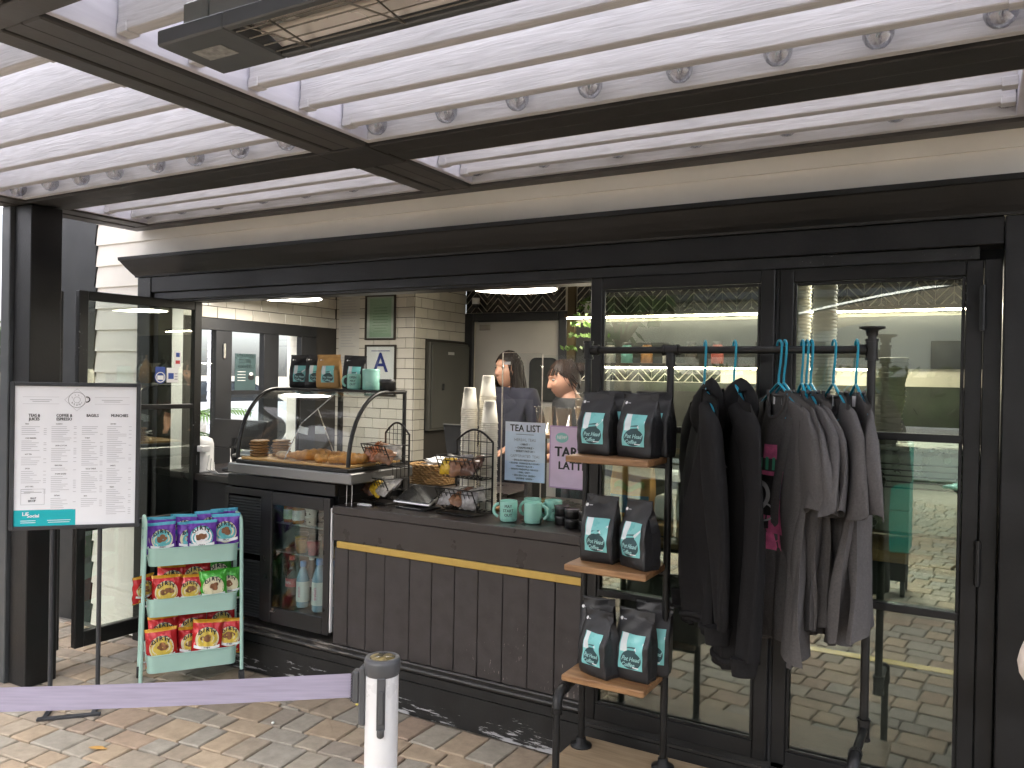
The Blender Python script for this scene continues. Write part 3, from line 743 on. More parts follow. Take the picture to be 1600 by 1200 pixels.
# ================================================================== OUTSIDE THE CAFE: what the side windows and the glass reflect
def fol(name, c): return M(name, c, .6, var=.35, scale=3, rnd=.2)
LEAF1 = fol('leaf_green', (.06, .11, .03)); LEAF2 = fol('palm_green', (.09, .17, .035)); BARK = M('bark', (.12, .09, .065), .9, var=.3, bump=.5)
LIL = M('lilac_siding', (.36, .36, .42), .6, var=.05)
nb = thing('neighbour_house', 'neighbouring house corner clad in lilac grey lap siding', 'house', (-10.34, 5.8, 0))
for i in range(26):
    z = i*.131; mb = MB()
    mb.add([(-10.56, 5.6, z), (-10.27, 5.6, z), (-10.27, 5.615, z+.145), (-10.56, 5.615, z+.145), (-10.56, 5.68, z), (-10.27, 5.68, z), (-10.27, 5.68, z+.145), (-10.56, 5.68, z+.145)], [(0, 1, 2, 3), (0, 4, 5, 1), (1, 5, 6, 2), (3, 2, 6, 7), (0, 3, 7, 4)])
    mb.build('siding_board', LIL, nb)
def frond(mb, o, az, ln, droop, rise):
    pts = []
    for i in range(9):
        t = i/8; pts.append(Vector((o[0]+math.cos(az)*ln*t, o[1]+math.sin(az)*ln*t, o[2]+rise*t-droop*t*t)))
    mb.tube(pts, [.012*(1-.8*i/8) for i in range(9)], 5, mi=0)
    sd = Vector((-math.sin(az), math.cos(az), 0))
    for i in range(1, 9):
        for k in range(3):
            t = (i-1+k/3)/8; p = pts[i-1].lerp(pts[i], k/3); d_ = (pts[i]-pts[i-1]).normalized(); l_ = .26*math.sin(math.pi*min(1, .15+t*.9))
            for s_ in (-1, 1):
                tip = p+sd*s_*l_+d_*l_*.7-Vector((0, 0, .08)); m_ = p.lerp(tip, .5)+Vector((0, 0, .02)); wv = d_*.016
                mb.add([p-wv*.4, m_-wv, tip, m_+wv], [(0, 1, 2, 3)], False, 0)
pm = thing('palm_plant', 'low green palm outside the side window of the cafe', 'palm', (-7.4, 2.2, 0))
mb = MB()
for i in range(16): frond(mb, (-7.4, 2.2, .9), i*2.4, random.uniform(.9, 1.3), random.uniform(.5, 1.1), random.uniform(.5, 1.0))
mb.build('frond_crown', LEAF2, pm); MB().tube([(-7.4, 2.2, 0), (-7.38, 2.2, .9)], [.12, .09], 10).build('trunk', BARK, pm)
def crown(mb, c, rad, n, sz=.22):
    for _ in range(n):
        d_ = Vector((random.gauss(0, 1), random.gauss(0, 1), random.gauss(0, 1))).normalized()*random.uniform(.35, 1)**.5
        p = Vector(c)+Vector((d_.x*rad[0], d_.y*rad[1], d_.z*rad[2])); a = Vector((random.gauss(0, 1), random.gauss(0, 1), random.gauss(0, 1))).normalized(); b = a.orthogonal().normalized()
        s_ = sz*random.uniform(.6, 1.3); mb.add([p-a*s_, p+b*s_*.45, p+a*s_, p-b*s_*.45], [(0, 1, 2, 3)], False)
def tree(x, y, h, r, label, seed=0, n=900):
    t = thing('leafy_tree', label, 'tree', (x, y, 0)); mb = MB()
    for k in range(5): crown(mb, (x+random.uniform(-.5, .5)*r, y+random.uniform(-.5, .5)*r, h*.68+random.uniform(-.12, .15)*h), (r*.7, r*.7, h*.24), n//5, r*.12)
    mb.build('crown', LEAF1, t)
    mb = MB().tube([(x, y, 0), (x+.05, y, h*.35), (x-.05, y+.05, h*.62)], [h*.035, h*.026, h*.012], 9)
    for k in range(4): a = k*1.6; mb.tube([(x, y, h*.4), (x+math.cos(a)*r*.5, y+math.sin(a)*r*.5, h*.68)], [h*.014, h*.004], 6)
    mb.build('trunk', BARK, t)
tree(-22, 11, 3.6, 2.2, 'small leafy tree far outside the side window, behind the parked car'); tree(-25, 8.2, 3.2, 1.9, 'leafy shrub-like tree far outside, left of the parked car')
# parked car
def parked_car(x, y, rz, col, label):
    t = thing('parked_car', label, 'car', (x, y, 0), None, True, rz); cm = M('car_paint', col, .25, .2, .02, coat=1)
    def sec(px, z0, z1, hw): return [(px, -hw, z0), (px, -hw*1.0, (z0+z1)/2), (px, -hw*.93, z1), (px, hw*.93, z1), (px, hw, (z0+z1)/2), (px, hw, z0)]
    S_ = [sec(-2.15, .45, .7, .72), sec(-2.05, .3, .82, .84), sec(-1.3, .25, .9, .88), sec(-.6, .25, .95, .89), (sec(.9, .25, .97, .89)), sec(1.8, .28, .95, .86), sec(2.1, .4, .8, .75)]
    mb = MB(); vs = [q for s_ in S_ for q in s_]; fs = []
    for i in range(len(S_)-1):
        for j in range(6): fs.append((i*6+j, i*6+(j+1) % 6, i*6+6+(j+1) % 6, i*6+6+j))
    fs += [tuple(range(6)), tuple(range(len(vs)-6, len(vs)))]; mb.add(vs, fs, True); mb.build('body', cm, t)
    S2 = [sec(-.9, .9, .96, .80), sec(-.25, .93, 1.4, .72), sec(.8, .93, 1.43, .72), sec(1.6, .92, .98, .78)]
    mb = MB(); vs = [q for s_ in S2 for q in s_]; fs = []
    for i in range(3):
        for j in range(6): fs.append((i*6+j, i*6+(j+1) % 6, i*6+6+(j+1) % 6, i*6+6+j))
    mb.add(vs, fs, True); mb.build('cabin_glass', M('car_glass', (.02, .025, .03), .08), t)
    MB().box(-.25, .8, -.68, .68, 1.405, 1.45, .02).build('roof', cm, t)
    for a in (-1.35, 1.3):
        for s_ in (-.8, .8):
            MB().tube([(a, s_-.09, .31), (a, s_+.09, .31)], .31, 20).build('wheel', M('tyre', (.02, .02, .02), .8), t)
    for s_ in (-.55, .55): MB().box(-2.13, -2.09, s_-.14, s_+.14, .6, .7, .01).build('headlight', M('lamp_lens', (.6, .6, .6), .2), t)
parked_car(-16.5, 6.8, R(75), (.3, .05, .05), 'dark red car parked outside beyond the side window')
parked_car(-15.5, 9.6, R(75), (.62, .62, .62), 'pale silver car parked outside behind the red car')
# opposite side of the plaza
BR = M('opposite_stucco', (.62, .60, .55), .8, var=.06, scale=2)
ob = thing('opposite_building', 'pale stucco building across the plaza, mirrored in the door glass', 'building', (0, -17, 0))
MB().box(-14, 14, -22, -17, 0, 3.6).build('wall', BR, ob)
MB().box(-14.3, 14.3, -22.3, -16.5, 3.61, 3.9).build('roof', M('grey_roof', (.14, .14, .15), .7), ob)
for i in range(7):
    x = -11.5+i*3.8; f = MB().box(x-.8, x+.8, -17.0, -16.94, 1.0, 2.6, .01).build('window', FRM, ob)
    MB().box(x-.72, x+.72, -16.938, -16.93, 1.08, 2.52).build('pane', M('window_glass_far', (.05, .06, .07), .1), f)
wb = thing('sky_blocking_building', 'added white building left of the black post, blocking sky from the siding', 'building', (-12, -5, 0))  # added mass that cuts sky light on the siding; fills the gap white
MB().box(-14, -8.6, -9.5, -.8, 0, 4.3).build('wall', WHITE, wb); MB().box(-14.2, -8.4, -9.7, -.6, 4.31, 4.45).build('roof', M('white_eaves', (.6, .6, .6), .6), wb)
for y in (-3.2, -6.4):
    f = MB().box(-8.6, -8.55, y-.6, y+.6, 1.0, 2.3, .01).build('window', FRM, wb); MB().box(-8.548, -8.54, y-.53, y+.53, 1.07, 2.23).build('pane', M('window_glass_left', (.05, .06, .07), .1), f)
hd = thing('clipped_hedge', 'clipped green hedge along the far side of the plaza', 'hedge', (1, -13, 0)); mb = MB()
for _ in range(1600):
    p = Vector((random.uniform(-6, 6), -13+random.uniform(-.45, .45), random.uniform(.25, 1.9))); a = Vector((random.gauss(0, 1), random.gauss(0, 1), random.gauss(0, 1))).normalized(); b = a.orthogonal(); s_ = .14
    mb.add([p-a*s_, p+b*s_*.5, p+a*s_, p-b*s_*.5], [(0, 1, 2, 3)], False)
mb.box(-5.9, 5.9, -13.4, -12.6, .0, 1.75); mb.build('foliage', LEAF1, hd)
MB().box(-6.3, 6.3, -12.4, -12.2, 0, .9, .02).build('low_wall', WHITE, hd)
# shade canopy beyond the pergola
cn = thing('shade_canopy', 'white fabric canopy over tables across the plaza', 'canopy', (1.2, -9, 0))
mb = MB()
mb.grid(lambda u, v: (-2.4+u*6.2, -10.5+v*2.8, 2.55+.45*math.sin(math.pi*u)-.15*(2*v-1)**2), 14, 8); mb.grid(lambda u, v: (-2.4+u*6.2, -10.5+v*2.8, 2.53+.45*math.sin(math.pi*u)-.15*(2*v-1)**2), 14, 8)
mb.build('fabric_top', M('canopy_fabric', (.7, .69, .66), .8, var=.04), cn)
for x in (-2.35, 3.75):
    for y in (-10.45, -7.75): MB().cyl((x, y, 0), (x, y, 2.5), .03, 10).build('pole', CHROME, cn)
tree(5.5, -12, 5.2, 2.4, 'leafy tree behind the hedge across the plaza'); tree(-7, -14, 6, 2.6, 'taller leafy tree at the far left of the plaza')
def folding_table(x, y, rz, col, label, cloth=False):
    t = thing('folding_table', label, 'table', (x, y, 0), None, True, rz); m_ = M('table_top', col, .5, var=.04)
    MB().box(-.45, .45, -.3, .3, .71, .735, .006).build('tabletop', m_, t)
    for s_ in (-.25, .25):
        MB().tube([(-.38, s_, .01), (.36, s_, .71)], .013, 8).build('leg', STEEL_DARK, t); MB().tube([(.38, s_+.03, .01), (-.36, s_+.03, .71)], .013, 8).build('leg', STEEL_DARK, t)
    return t
folding_table(.28, -5.0, R(20), (.2, .45, .4), 'teal folding cafe table with crossed legs behind the photographer')
t = folding_table(1.05, -4.6, R(-10), (.75, .77, .78), 'folding table with a white cloth, mirrored at the edge of the right door')
mb = MB(); mb.grid(lambda u, v: (.47*math.cos(2*math.pi*u)*(1.06+.05*v+.03*v*math.sin(13*u*2*math.pi)), .32*math.sin(2*math.pi*u)*(1.08+.05*v+.04*v*math.sin(11*u*2*math.pi)), .74-v*.45), 60, 6, wrap=True)
mb.lathe([(.0001, .741), (.5, .741)], n=60, rx=1, ry=.69)
ob2 = mb.build('white_tablecloth', M('white_cloth', (.75, .77, .79), .8, var=.03)); ob2.location = (1.05, -4.6, 0); ob2.rotation_euler = (0, 0, R(-10)); tag(ob2, 'white cloth draped over a folding table across the plaza', 'tablecloth')
bx = thing('teal_cabinet', 'teal panelled cart on a dark base standing behind the photographer', 'cart', (-.60, -3.75, 0))
TCAB = M('teal_cart_paint', (.02, .26, .23), .45, var=.05)
MB().box(-.78, -.42, -3.95, -3.6, .66, 1.16, .006).build('upper_panel', TCAB, bx); MB().box(-.78, -.42, -3.95, -3.6, .34, .653, .006).build('lower_panel', TCAB, bx)
MB().box(-.76, -.44, -3.93, -3.62, .12, .333, .004).build('base', INK, bx)
for a in (-.74, -.46):
    for b in (-3.9, -3.65): MB().tube([(a-.015, b, .06), (a+.015, b, .06)], .06, 14).build('wheel', INK, bx)
# ================================================================== COUNTER
CTR = M('counter_laminate', (.032, .027, .026), .32, var=.25, scale=7, bump=.05, bscale=30)
PLK = worn('counter_plank_paint', (.036, .031, .031), (.3, .27, .24), .955, 50, (3, 3, .6), .45)
GOLD = M('brass_strip', (.52, .36, .10), .38, .55, .08, 20)
ctr = thing('service_counter', 'dark counter clad in vertical planks with a brass strip under its top', 'counter', (-2.1, .3, ZF))
def cpart(mb, n, m): return mb.build(n, m, ctr)
CX0, CX1 = -2.797, -1.40
cpart(MB().box(CX0, CX1-.002, -.004, .36, .905, .945, .003).box(-2.62, CX1-.002, .361, .95, .905, .945, .003), 'countertop', CTR)
cpart(MB().box(CX0+.002, CX1-.004, .0, .03, .772, .903, .002), 'apron', CTR)
cpart(MB().box(CX0+.03, CX1-.004, -.003, .03, .736, .770, .003), 'brass_strip', GOLD)
xs = [CX0+.003]
for a in (-2.70, -2.585, -2.468, -2.318, -2.19, -2.062, -1.935, -1.805, -1.675, -1.545): xs.append(a)
xs.append(CX1-.004)
for a, b in zip(xs[:-1], xs[1:]):
    e = random.uniform(0, .002)
    MB().box(a+.0015, b-.0015, .010-e, .03, .249, .734, .003).build('plank', PLK, ctr)
cpart(MB().box(CX0+.004, CX1-.01, .031, .9, ZF, .904), 'carcass', INK)
cpart(MB().box(-2.72, -2.1, .55, .95, .946, 1.0, .003), 'raised_ledge', CTR)
ctr2 = thing('side_counter', 'black side counter under the till by the left wall', 'counter', (-4.0, .5, ZF))
MB().box(-4.38, -3.62, .18, .9, .955, .995, .003).build('countertop', CTR, ctr2); MB().box(-4.37, -3.63, .20, .88, ZF, .953).build('carcass', INK, ctr2)
# ================================================================== UNDER-COUNTER FRIDGE
FBLK = M('fridge_black', (.012, .012, .013), .35, .1, .1)
fr = thing('display_fridge', 'black undercounter fridge with a glass door full of drinks', 'fridge', (-3.2, .3, .28))
def fpart(mb, n, m): return mb.build(n, m, fr)
fpart(MB().box(-3.60, -2.815, .032, .06, .98, 1.045, .003).box(-3.60, -3.57, .032, .60, .28, .978).box(-3.569, -2.815, .57, .60, .28, .978).box(-2.838, -2.815, .062, .568, .28, .978).box(-3.569, -2.839, .062, .568, .28, .31).box(-3.30, -3.275, .062, .568, .311, .978).box(-3.60, -2.815, .061, .60, .9785, 1.045), 'cabinet', FBLK)
for z in (.64, .795): fpart(MB().box(-3.272, -2.842, .08, .55, z, z+.008, .001), 'shelf', M('fridge_shelf', (.25, .27, .28), .3, .5))
dd = MB().box(-3.288, -3.225, .0, .028, .282, .976, .003).box(-2.86, -2.818, .0, .028, .282, .976, .003).box(-3.2245, -2.8605, .001, .027, .91, .976, .003).box(-3.2245, -2.8605, .001, .027, .282, .365, .003).build('fridge_door', FBLK, fr)
MB().box(-3.224, -2.861, .010, .016, .366, .909).build('pane', glass('fridge_glass', (.80, .86, .85), .06), dd)
MB().box(-3.215, -3.19, -.012, -.001, .345, .35, .001).tube([(-3.20, -.002, .36), (-3.20, -.008, .36)], .006, 10).build('lock', CHROME, dd)
mb = MB()
lv = fpart(MB().box(-3.60, -3.292, .012, .03, .94, .976, .002).box(-3.60, -3.57, .012, .03, .282, .939, .002).box(-3.32, -3.292, .012, .03, .282, .939, .002), 'grille_frame', FBLK)
for i in range(42):
    z = .295+i*.0153
    if 19 < i < 22: continue
    MB().obox((-3.445, .02, z), (.246, .014, .0022), (R(40), 0, 0)).build('louver', STEEL_DARK, lv)
MB().box(-2.812, -2.804, .0, .02, .30, .93, .002).build('white_edge_strip', M('white_strip', (.7, .7, .7), .5), fr)
# drinks
def profile_bottle(kind):
    if kind == 'juice': return [(.0001, 0), (.03, .001), (.033, .008), (.033, .085), (.031, .10), (.022, .122), (.018, .128), (.018, .134)], .019, .018
    if kind == 'water': return [(.0001, 0), (.028, .001), (.031, .01), (.030, .04), (.031, .06), (.031, .13), (.029, .145), (.016, .185), (.012, .195), (.012, .202)], .0145, .02
    if kind == 'soda': return [(.0001, 0), (.028, .001), (.032, .012), (.030, .05), (.031, .06), (.031, .10), (.033, .115), (.025, .15), (.013, .19), (.012, .20)], .0145, .018
    return [(.0001, 0), (.026, .001), (.028, .01), (.028, .12), (.02, .16), (.012, .19), (.012, .205)], .0135, .016
def liquid(name, c, rough=.08): 
    m = M(name, c, rough, var=.03, spec=.6); return m
def drink(name, label, cat, kind, x, y, z, body, capc, lab, txt=None, tcol=INK, group=None, sc=1.0, lz=(.06, .125), vertical=False):
    t = thing(name, label, cat, (x, y, z), group, True); t.scale = (sc, sc, sc)
    pr, cr_, ch = profile_bottle(kind)
    MB().lathe(pr, n=20).build('body', body, t)
    top = pr[-1][1]; MB().lathe([(cr_, top-.004), (cr_, top+ch), (cr_-.002, top+ch+.002), (.0001, top+ch+.002)], n=16).build('cap', capc, t)
    rr = max(r for r, q in pr if lz[0] <= q <= lz[1]+.02)+.0008
    lb = MB().lathe([(rr, lz[0]), (rr, lz[1])], n=24).build('bottle_label', lab, t)
    if txt:
        f = (lambda a, b, e=0: ((rr+.0008+e)*math.sin(a/rr), -(rr+.0008+e)*math.cos(a/rr), b)); mb = MB()
        if vertical: put_text(mb, txt, .026, lambda a, b, e=0: f(-b+.004, (lz[0]+lz[1])/2+a, e), 0)
        else: put_text(mb, txt, .02, lambda a, b, e=0: f(a, (lz[0]+lz[1])/2+b, e), 0)
        mb.build('lettering', tcol, lb)
    return t
AMBER = liquid('apple_juice', (.42, .16, .02)); WATERB = liquid('blue_water_bottle', (.22, .34, .44)); GREENB = liquid('green_bottle', (.03, .13, .09)); COLA = liquid('cola', (.06, .03, .025))
WCAP = M('white_cap', (.7, .7, .68), .4); BCAP = M('blue_cap', (.10, .25, .55), .4); RCAP = M('red_cap', (.5, .03, .04), .4); WLAB = M('pale_label', (.68, .68, .66), .5); RLAB = M('red_label', (.5, .03, .05), .5); PINKI = M('pink_ink', (.6, .08, .2), .5)
fy = .11
drink('juice_bottle', 'amber juice bottle with a green leaf label, leftmost on the top fridge shelf', 'bottle', 'juice', -3.205, fy, .804, AMBER, WCAP, M('green_leaf_label', (.45, .58, .38), .5, var=.3, scale=30), sc=.95, lz=(.02, .075), group='drinks on the fridge shelves')
drink('juice_bottle', 'amber juice bottle with a white label beside the stacked cups in the fridge', 'bottle', 'juice', -3.135, fy-.005, .804, AMBER, WCAP, WLAB, 'JUICE', GREYINK, sc=.97, lz=(.02, .075), group='drinks on the fridge shelves')
drink('soda_bottle', 'red labelled cola bottle on the left of the fridge floor', 'bottle', 'soda', -3.20, .13, .40, COLA, RCAP, RLAB, '100%', PAPER, sc=1.0, lz=(.055, .1), group='drinks on the fridge shelves')
drink('soda_bottle', 'dark bottle with a pink and white label behind the front water bottle in the fridge', 'bottle', 'soda', -3.115, .19, .40, COLA, WCAP, M('pink_label', (.55, .42, .46), .5, var=.3, scale=40), sc=1.0, lz=(.055, .1), group='drinks on the fridge shelves')
drink('water_bottle', 'clear blue water bottle standing left of the other water bottles in the fridge', 'bottle', 'water', -3.065, .075, .375, WATERB, BCAP, WLAB, 'evian', PINKI, sc=1.08, lz=(.03, .128), vertical=True, group='drinks on the fridge shelves')
drink('water_bottle', 'taller blue water bottle at the right front of the fridge', 'bottle', 'water', -2.945, .07, .372, WATERB, BCAP, WLAB, 'evian', PINKI, sc=1.22, lz=(.03, .128), vertical=True, group='drinks on the fridge shelves')
drink('water_bottle', 'blue water bottle half hidden by the right edge of the fridge door', 'bottle', 'water', -2.872, .085, .375, WATERB, BCAP, WLAB, 'evian', PINKI, sc=1.2, lz=(.03, .128), vertical=True, group='drinks on the fridge shelves')
drink('green_bottle', 'green glass bottle with a white cap between the two front water bottles', 'bottle', 'green', -3.045, .20, .40, GREENB, WCAP, GREENB, sc=1.1, group='drinks on the fridge shelves')
drink('green_bottle', 'green glass bottle directly behind the taller water bottle', 'bottle', 'green', -2.985, .20, .40, GREENB, WCAP, GREENB, sc=1.12, group='drinks on the fridge shelves')
CUPW = M('yogurt_cup', (.66, .67, .64), .5, var=.03)
for i, lb in enumerate(('white printed pot, lowest of the stack in the fridge', 'white printed pot in the middle of the fridge stack', 'white printed pot, topmost of the stack in the fridge')):
    t = thing('yogurt_pot', lb, 'pot', (-3.045, fy, .804+i*.0455), 'stacked white pots in the fridge', True)
    MB().lathe([(.0001, 0), (.026, .0), (.034, .042), (.036, .042), (.036, .045), (.0001, .045)], n=24).build('pot', CUPW, t)
    mb = MB(); f = lambda a, b, e=0: ((.0318+b*.16+.0008)*math.sin(a/.032), -(.0318+b*.16+.0008)*math.cos(a/.032), .021+b)
    for a in (-.012, .014): disc(mb, f, a, random.uniform(-.008, .002), .005, .004, 0, 10)
    for k in range(2): rect(mb, f, -.015, .01, .008+k*.004, .009+k*.004, 0)
    mb.build('print', INK, t)
def fruit(x, y, z, c, lb, sc=1):
    t = thing('fruit_cup', lb, 'cup', (x, y, z), 'clear cups of cut fruit in the fridge', True); t.scale = (sc,)*3
    MB().lathe([(.0001, .002), (.027, .002), (.036, .072), (.0001, .074)], n=20).build('fruit_filling', M('fruit_'+lb[:5], c, .35, var=.35, scale=60, bump=.5, bscale=60), t)
    MB().lathe([(.0001, 0), (.029, 0), (.0405, .098), (.042, .1), (.041, .102), (.03, .112), (.0001, .114)], n=20).build('clear_cup', ACRYLIC, t)
fruit(-3.165, .16, .649, (.58, .33, .02), 'yellow fruit cup, leftmost on the middle fridge shelf')
fruit(-3.112, .11, .649, (.55, .27, .10), 'orange fruit cup on the middle fridge shelf')
fruit(-3.018, .10, .649, (.42, .04, .06), 'red fruit cup on the middle fridge shelf')
fruit(-2.905, .10, .649, (.62, .40, .02), 'bright yellow fruit cup, rightmost on the middle fridge shelf')
# ================================================================== PASTRY CASE
pc = thing('pastry_case', 'curved glass pastry display case standing on the fridge', 'display case', (-3.1, .25, 1.05))
MB().box(-3.555, -2.675, -.012, .50, 1.056, 1.112, .006).build('steel_base', STEEL, pc)
PX0, PX1 = -3.505, -2.705
DKF = M('case_frame', (.02, .02, .02), .35, .4)
MB().box(PX0, PX1, .0, .47, 1.1125, 1.132, .003).build('case_floor_frame', DKF, pc)
MB().box(PX0+.02, PX1-.02, .02, .45, 1.1325, 1.145, .002).build('wooden_tray', wood('tray_wood', (.42, .22, .07), (.58, .34, .12), .45, 5, (1, 12, 12), .1), pc)
arc = [(.01+.275*(1-math.cos(R(a))), 1.14+.375*math.sin(R(a))) for a in range(0, 91, 9)]
def frame_end(x):
    mb = MB(); pts = [(x, y, z) for y, z in arc]+[(x, .46, 1.515)]
    mb.tube(pts, .011, 8); mb.tube([(x, .46, 1.515), (x, .46, 1.13)], .011, 8); return mb.build('end_frame', DKF, pc)
frame_end(PX0+.006); frame_end(PX1-.006)
MB().box(PX0, PX1, .27, .475, 1.511, 1.523, .002).build('top_plate', DKF, pc)
GCASE = glass('case_glass', (.96, .975, .97), .02)
arc2 = [(.01+.275*(1-math.cos(R(a))), 1.14+.372*math.sin(R(a))) for a in range(0, 91, 5)]
mb = MB()
for d_ in (0, .004):
    P = [(y+d_*(.6), z-d_) for y, z in arc2]; n = len(P)
    vs = [(PX0+.02, y, z) for y, z in P]+[(PX1-.02, y, z) for y, z in P]
    mb.add(vs, [(i, i+1, n+i+1, n+i) for i in range(n-1)], True)
mb.build('curved_pane', GCASE, pc)
for x in (PX0+.006, PX1-.006):
    P = [(.015, 1.135)]+[(y+.004, z) for y, z in arc]+[(.455, 1.51), (.455, 1.135)]
    MB().prism(P, lambda y, z: (x-.002, y, z), lambda y, z: (x+.002, y, z)).build('side_pane', GCASE, pc)
MB().tube([(-3.16, .02, 1.15), (-3.12, .10, 1.34), (-3.03, .27, 1.505)], .003, 6).tube([(-3.1, .2, 1.42), (-3.06, .3, 1.15)], .003, 6).build('brace', CHROME, pc)
MB().box(-3.165, -3.145, .43, .455, 1.146, 1.51).box(PX0+.03, PX1-.03, .452, .458, 1.146, 1.16).build('rear_post', DKF, pc)
mb = MB()
mb.obox((-3.30, .30, 1.285), (.07, .002, .04), (0, R(8), 0)).obox((-3.20, .33, 1.29), (.075, .002, .042), (0, R(-2), 0)); mb.build('price_card', M('price_card', (.5, .55, .55), .6), pc)
# pastries
def crust(name, a, b): 
    m = M(name, a, .5, var=.35, scale=40, bump=.5, bscale=50); return m
COOK = crust('cookie', (.30, .155, .055), 0); CROI = crust('croissant_crust', (.44, .20, .045), 0); DANI = crust('danish', (.46, .22, .05), 0); BUN = crust('sugar_bun', (.50, .34, .20), 0); BERRY = crust('filling', (.30, .10, .015), 0)
CO = ['topmost', 'second from the top', 'third from the top', 'third from the tray', 'second from the tray', 'lowest']
cook_me = []
for k in range(3):
    prof = [(.0001, 0), (.046, .001), (.0525, .005), (.049, .011), (.03, .0135), (.0001, .0135)]
    mb = MB().lathe(prof, n=22); mb.v = [(x*(1+.05*math.sin(3*math.atan2(y, x)+k)), y*(1+.05*math.sin(4*math.atan2(y, x)+2*k)), z+random.uniform(-.0007, .0007)) for x, y, z in mb.v]
    cook_me.append(mb.mesh('cookie', COOK))
def cookie(x, y, z, lb):
    o = bpy.data.objects.new('cookie', random.choice(cook_me)); COL.objects.link(o); o.location = (x, y, z); o.rotation_euler = (random.uniform(-.03, .03), random.uniform(-.03, .03), random.uniform(0, 6)); tag(o, lb, 'cookie', 'cookies stacked in the pastry case')
for i in range(6): cookie(-3.452+random.uniform(-.005, .005), .12+random.uniform(-.004, .004), 1.146+i*.0148, 'large brown cookie, '+CO[5-i]+', in the left stack of the pastry case')
for i in range(6): cookie(-3.37+random.uniform(-.005, .005), .205+random.uniform(-.004, .004), 1.146+i*.0148, 'large brown cookie, '+CO[5-i]+', in the right stack of the pastry case')
def croissant(mb, c, ln, rr, az, bend=.5, ridges=7):
    pts = []; rad = []
    for i in range(29):
        t = i/28*2-1; a = t*bend*2; R_ = ln/(bend*4)
        p = Vector((R_*2*math.sin(a), R_*2*(1-math.cos(a)), 0)); q = Matrix.Rotation(az, 3, 'Z') @ p
        pts.append((c[0]+q.x, c[1]+q.y, c[2]+rr*.72)); rad.append(rr*(1-.72*t*t)*(1+.11*math.sin((t+1)*ridges*math.pi)))
    mb.tube(pts, rad, 12, flat=.85)
def pastry(kind, x, y, lb, sc=1, az=0):
    mb = MB(); nm = kind
    if kind == 'croissant': croissant(mb, (0, 0, 0), .15, .038, az); mt = CROI
    elif kind == 'danish':
        mb.grid(lambda u, v: ((.038+.019*math.cos(2*math.pi*v))*math.cos(2*math.pi*u)*1.1, (.038+.019*math.cos(2*math.pi*v))*math.sin(2*math.pi*u), .017+.017*math.sin(2*math.pi*v)+.003*math.sin(2*math.pi*u*9)), 30, 10, wrap=False); mb.lathe([(.0001, .026), (.03, .022)], n=16, mi=1); mt = [DANI, BERRY]; mb.v = [(a*.82, b*.82, c*1.7) for a, b, c in mb.v]
    else:
        mb.grid(lambda u, v: (.05*math.cos(2*math.pi*u)*math.sin(math.pi*v)*1.15, .042*math.sin(2*math.pi*u)*math.sin(math.pi*v), .024-.024*math.cos(math.pi*v)+.003*math.sin(2*math.pi*u*7+v*5)*math.sin(math.pi*v)), 36, 14); mt = BUN
    mb.v = [(a*sc, b*sc, c*sc) for a, b, c in mb.v]
    solo(mb, nm, mt, lb, nm if kind != 'sugar_bun' else 'bun', (x, y, 1.1455), 'pastries on the wooden tray')
pastry('sugar_bun', -3.235, .09, 'pale ridged sugar bun next to the cookie stacks', .85); pastry('sugar_bun', -3.14, .125, 'second pale sugar bun touching the first', .85)
pastry('croissant', -3.055, .14, 'golden croissant at the middle of the pastry tray', 1.0, R(75)); pastry('croissant', -3.0, .27, 'golden croissant lying behind the front croissant', .7, R(20))
pastry('danish', -2.955, .08, 'round danish to the right of the croissant', .72); pastry('danish', -2.86, .08, 'danish, front right on the pastry tray', .72); pastry('danish', -2.90, .21, 'danish behind the front right one on the tray', .75); pastry('croissant', -2.765, .12, 'darker croissant against the right end pane of the case', .9, R(70))

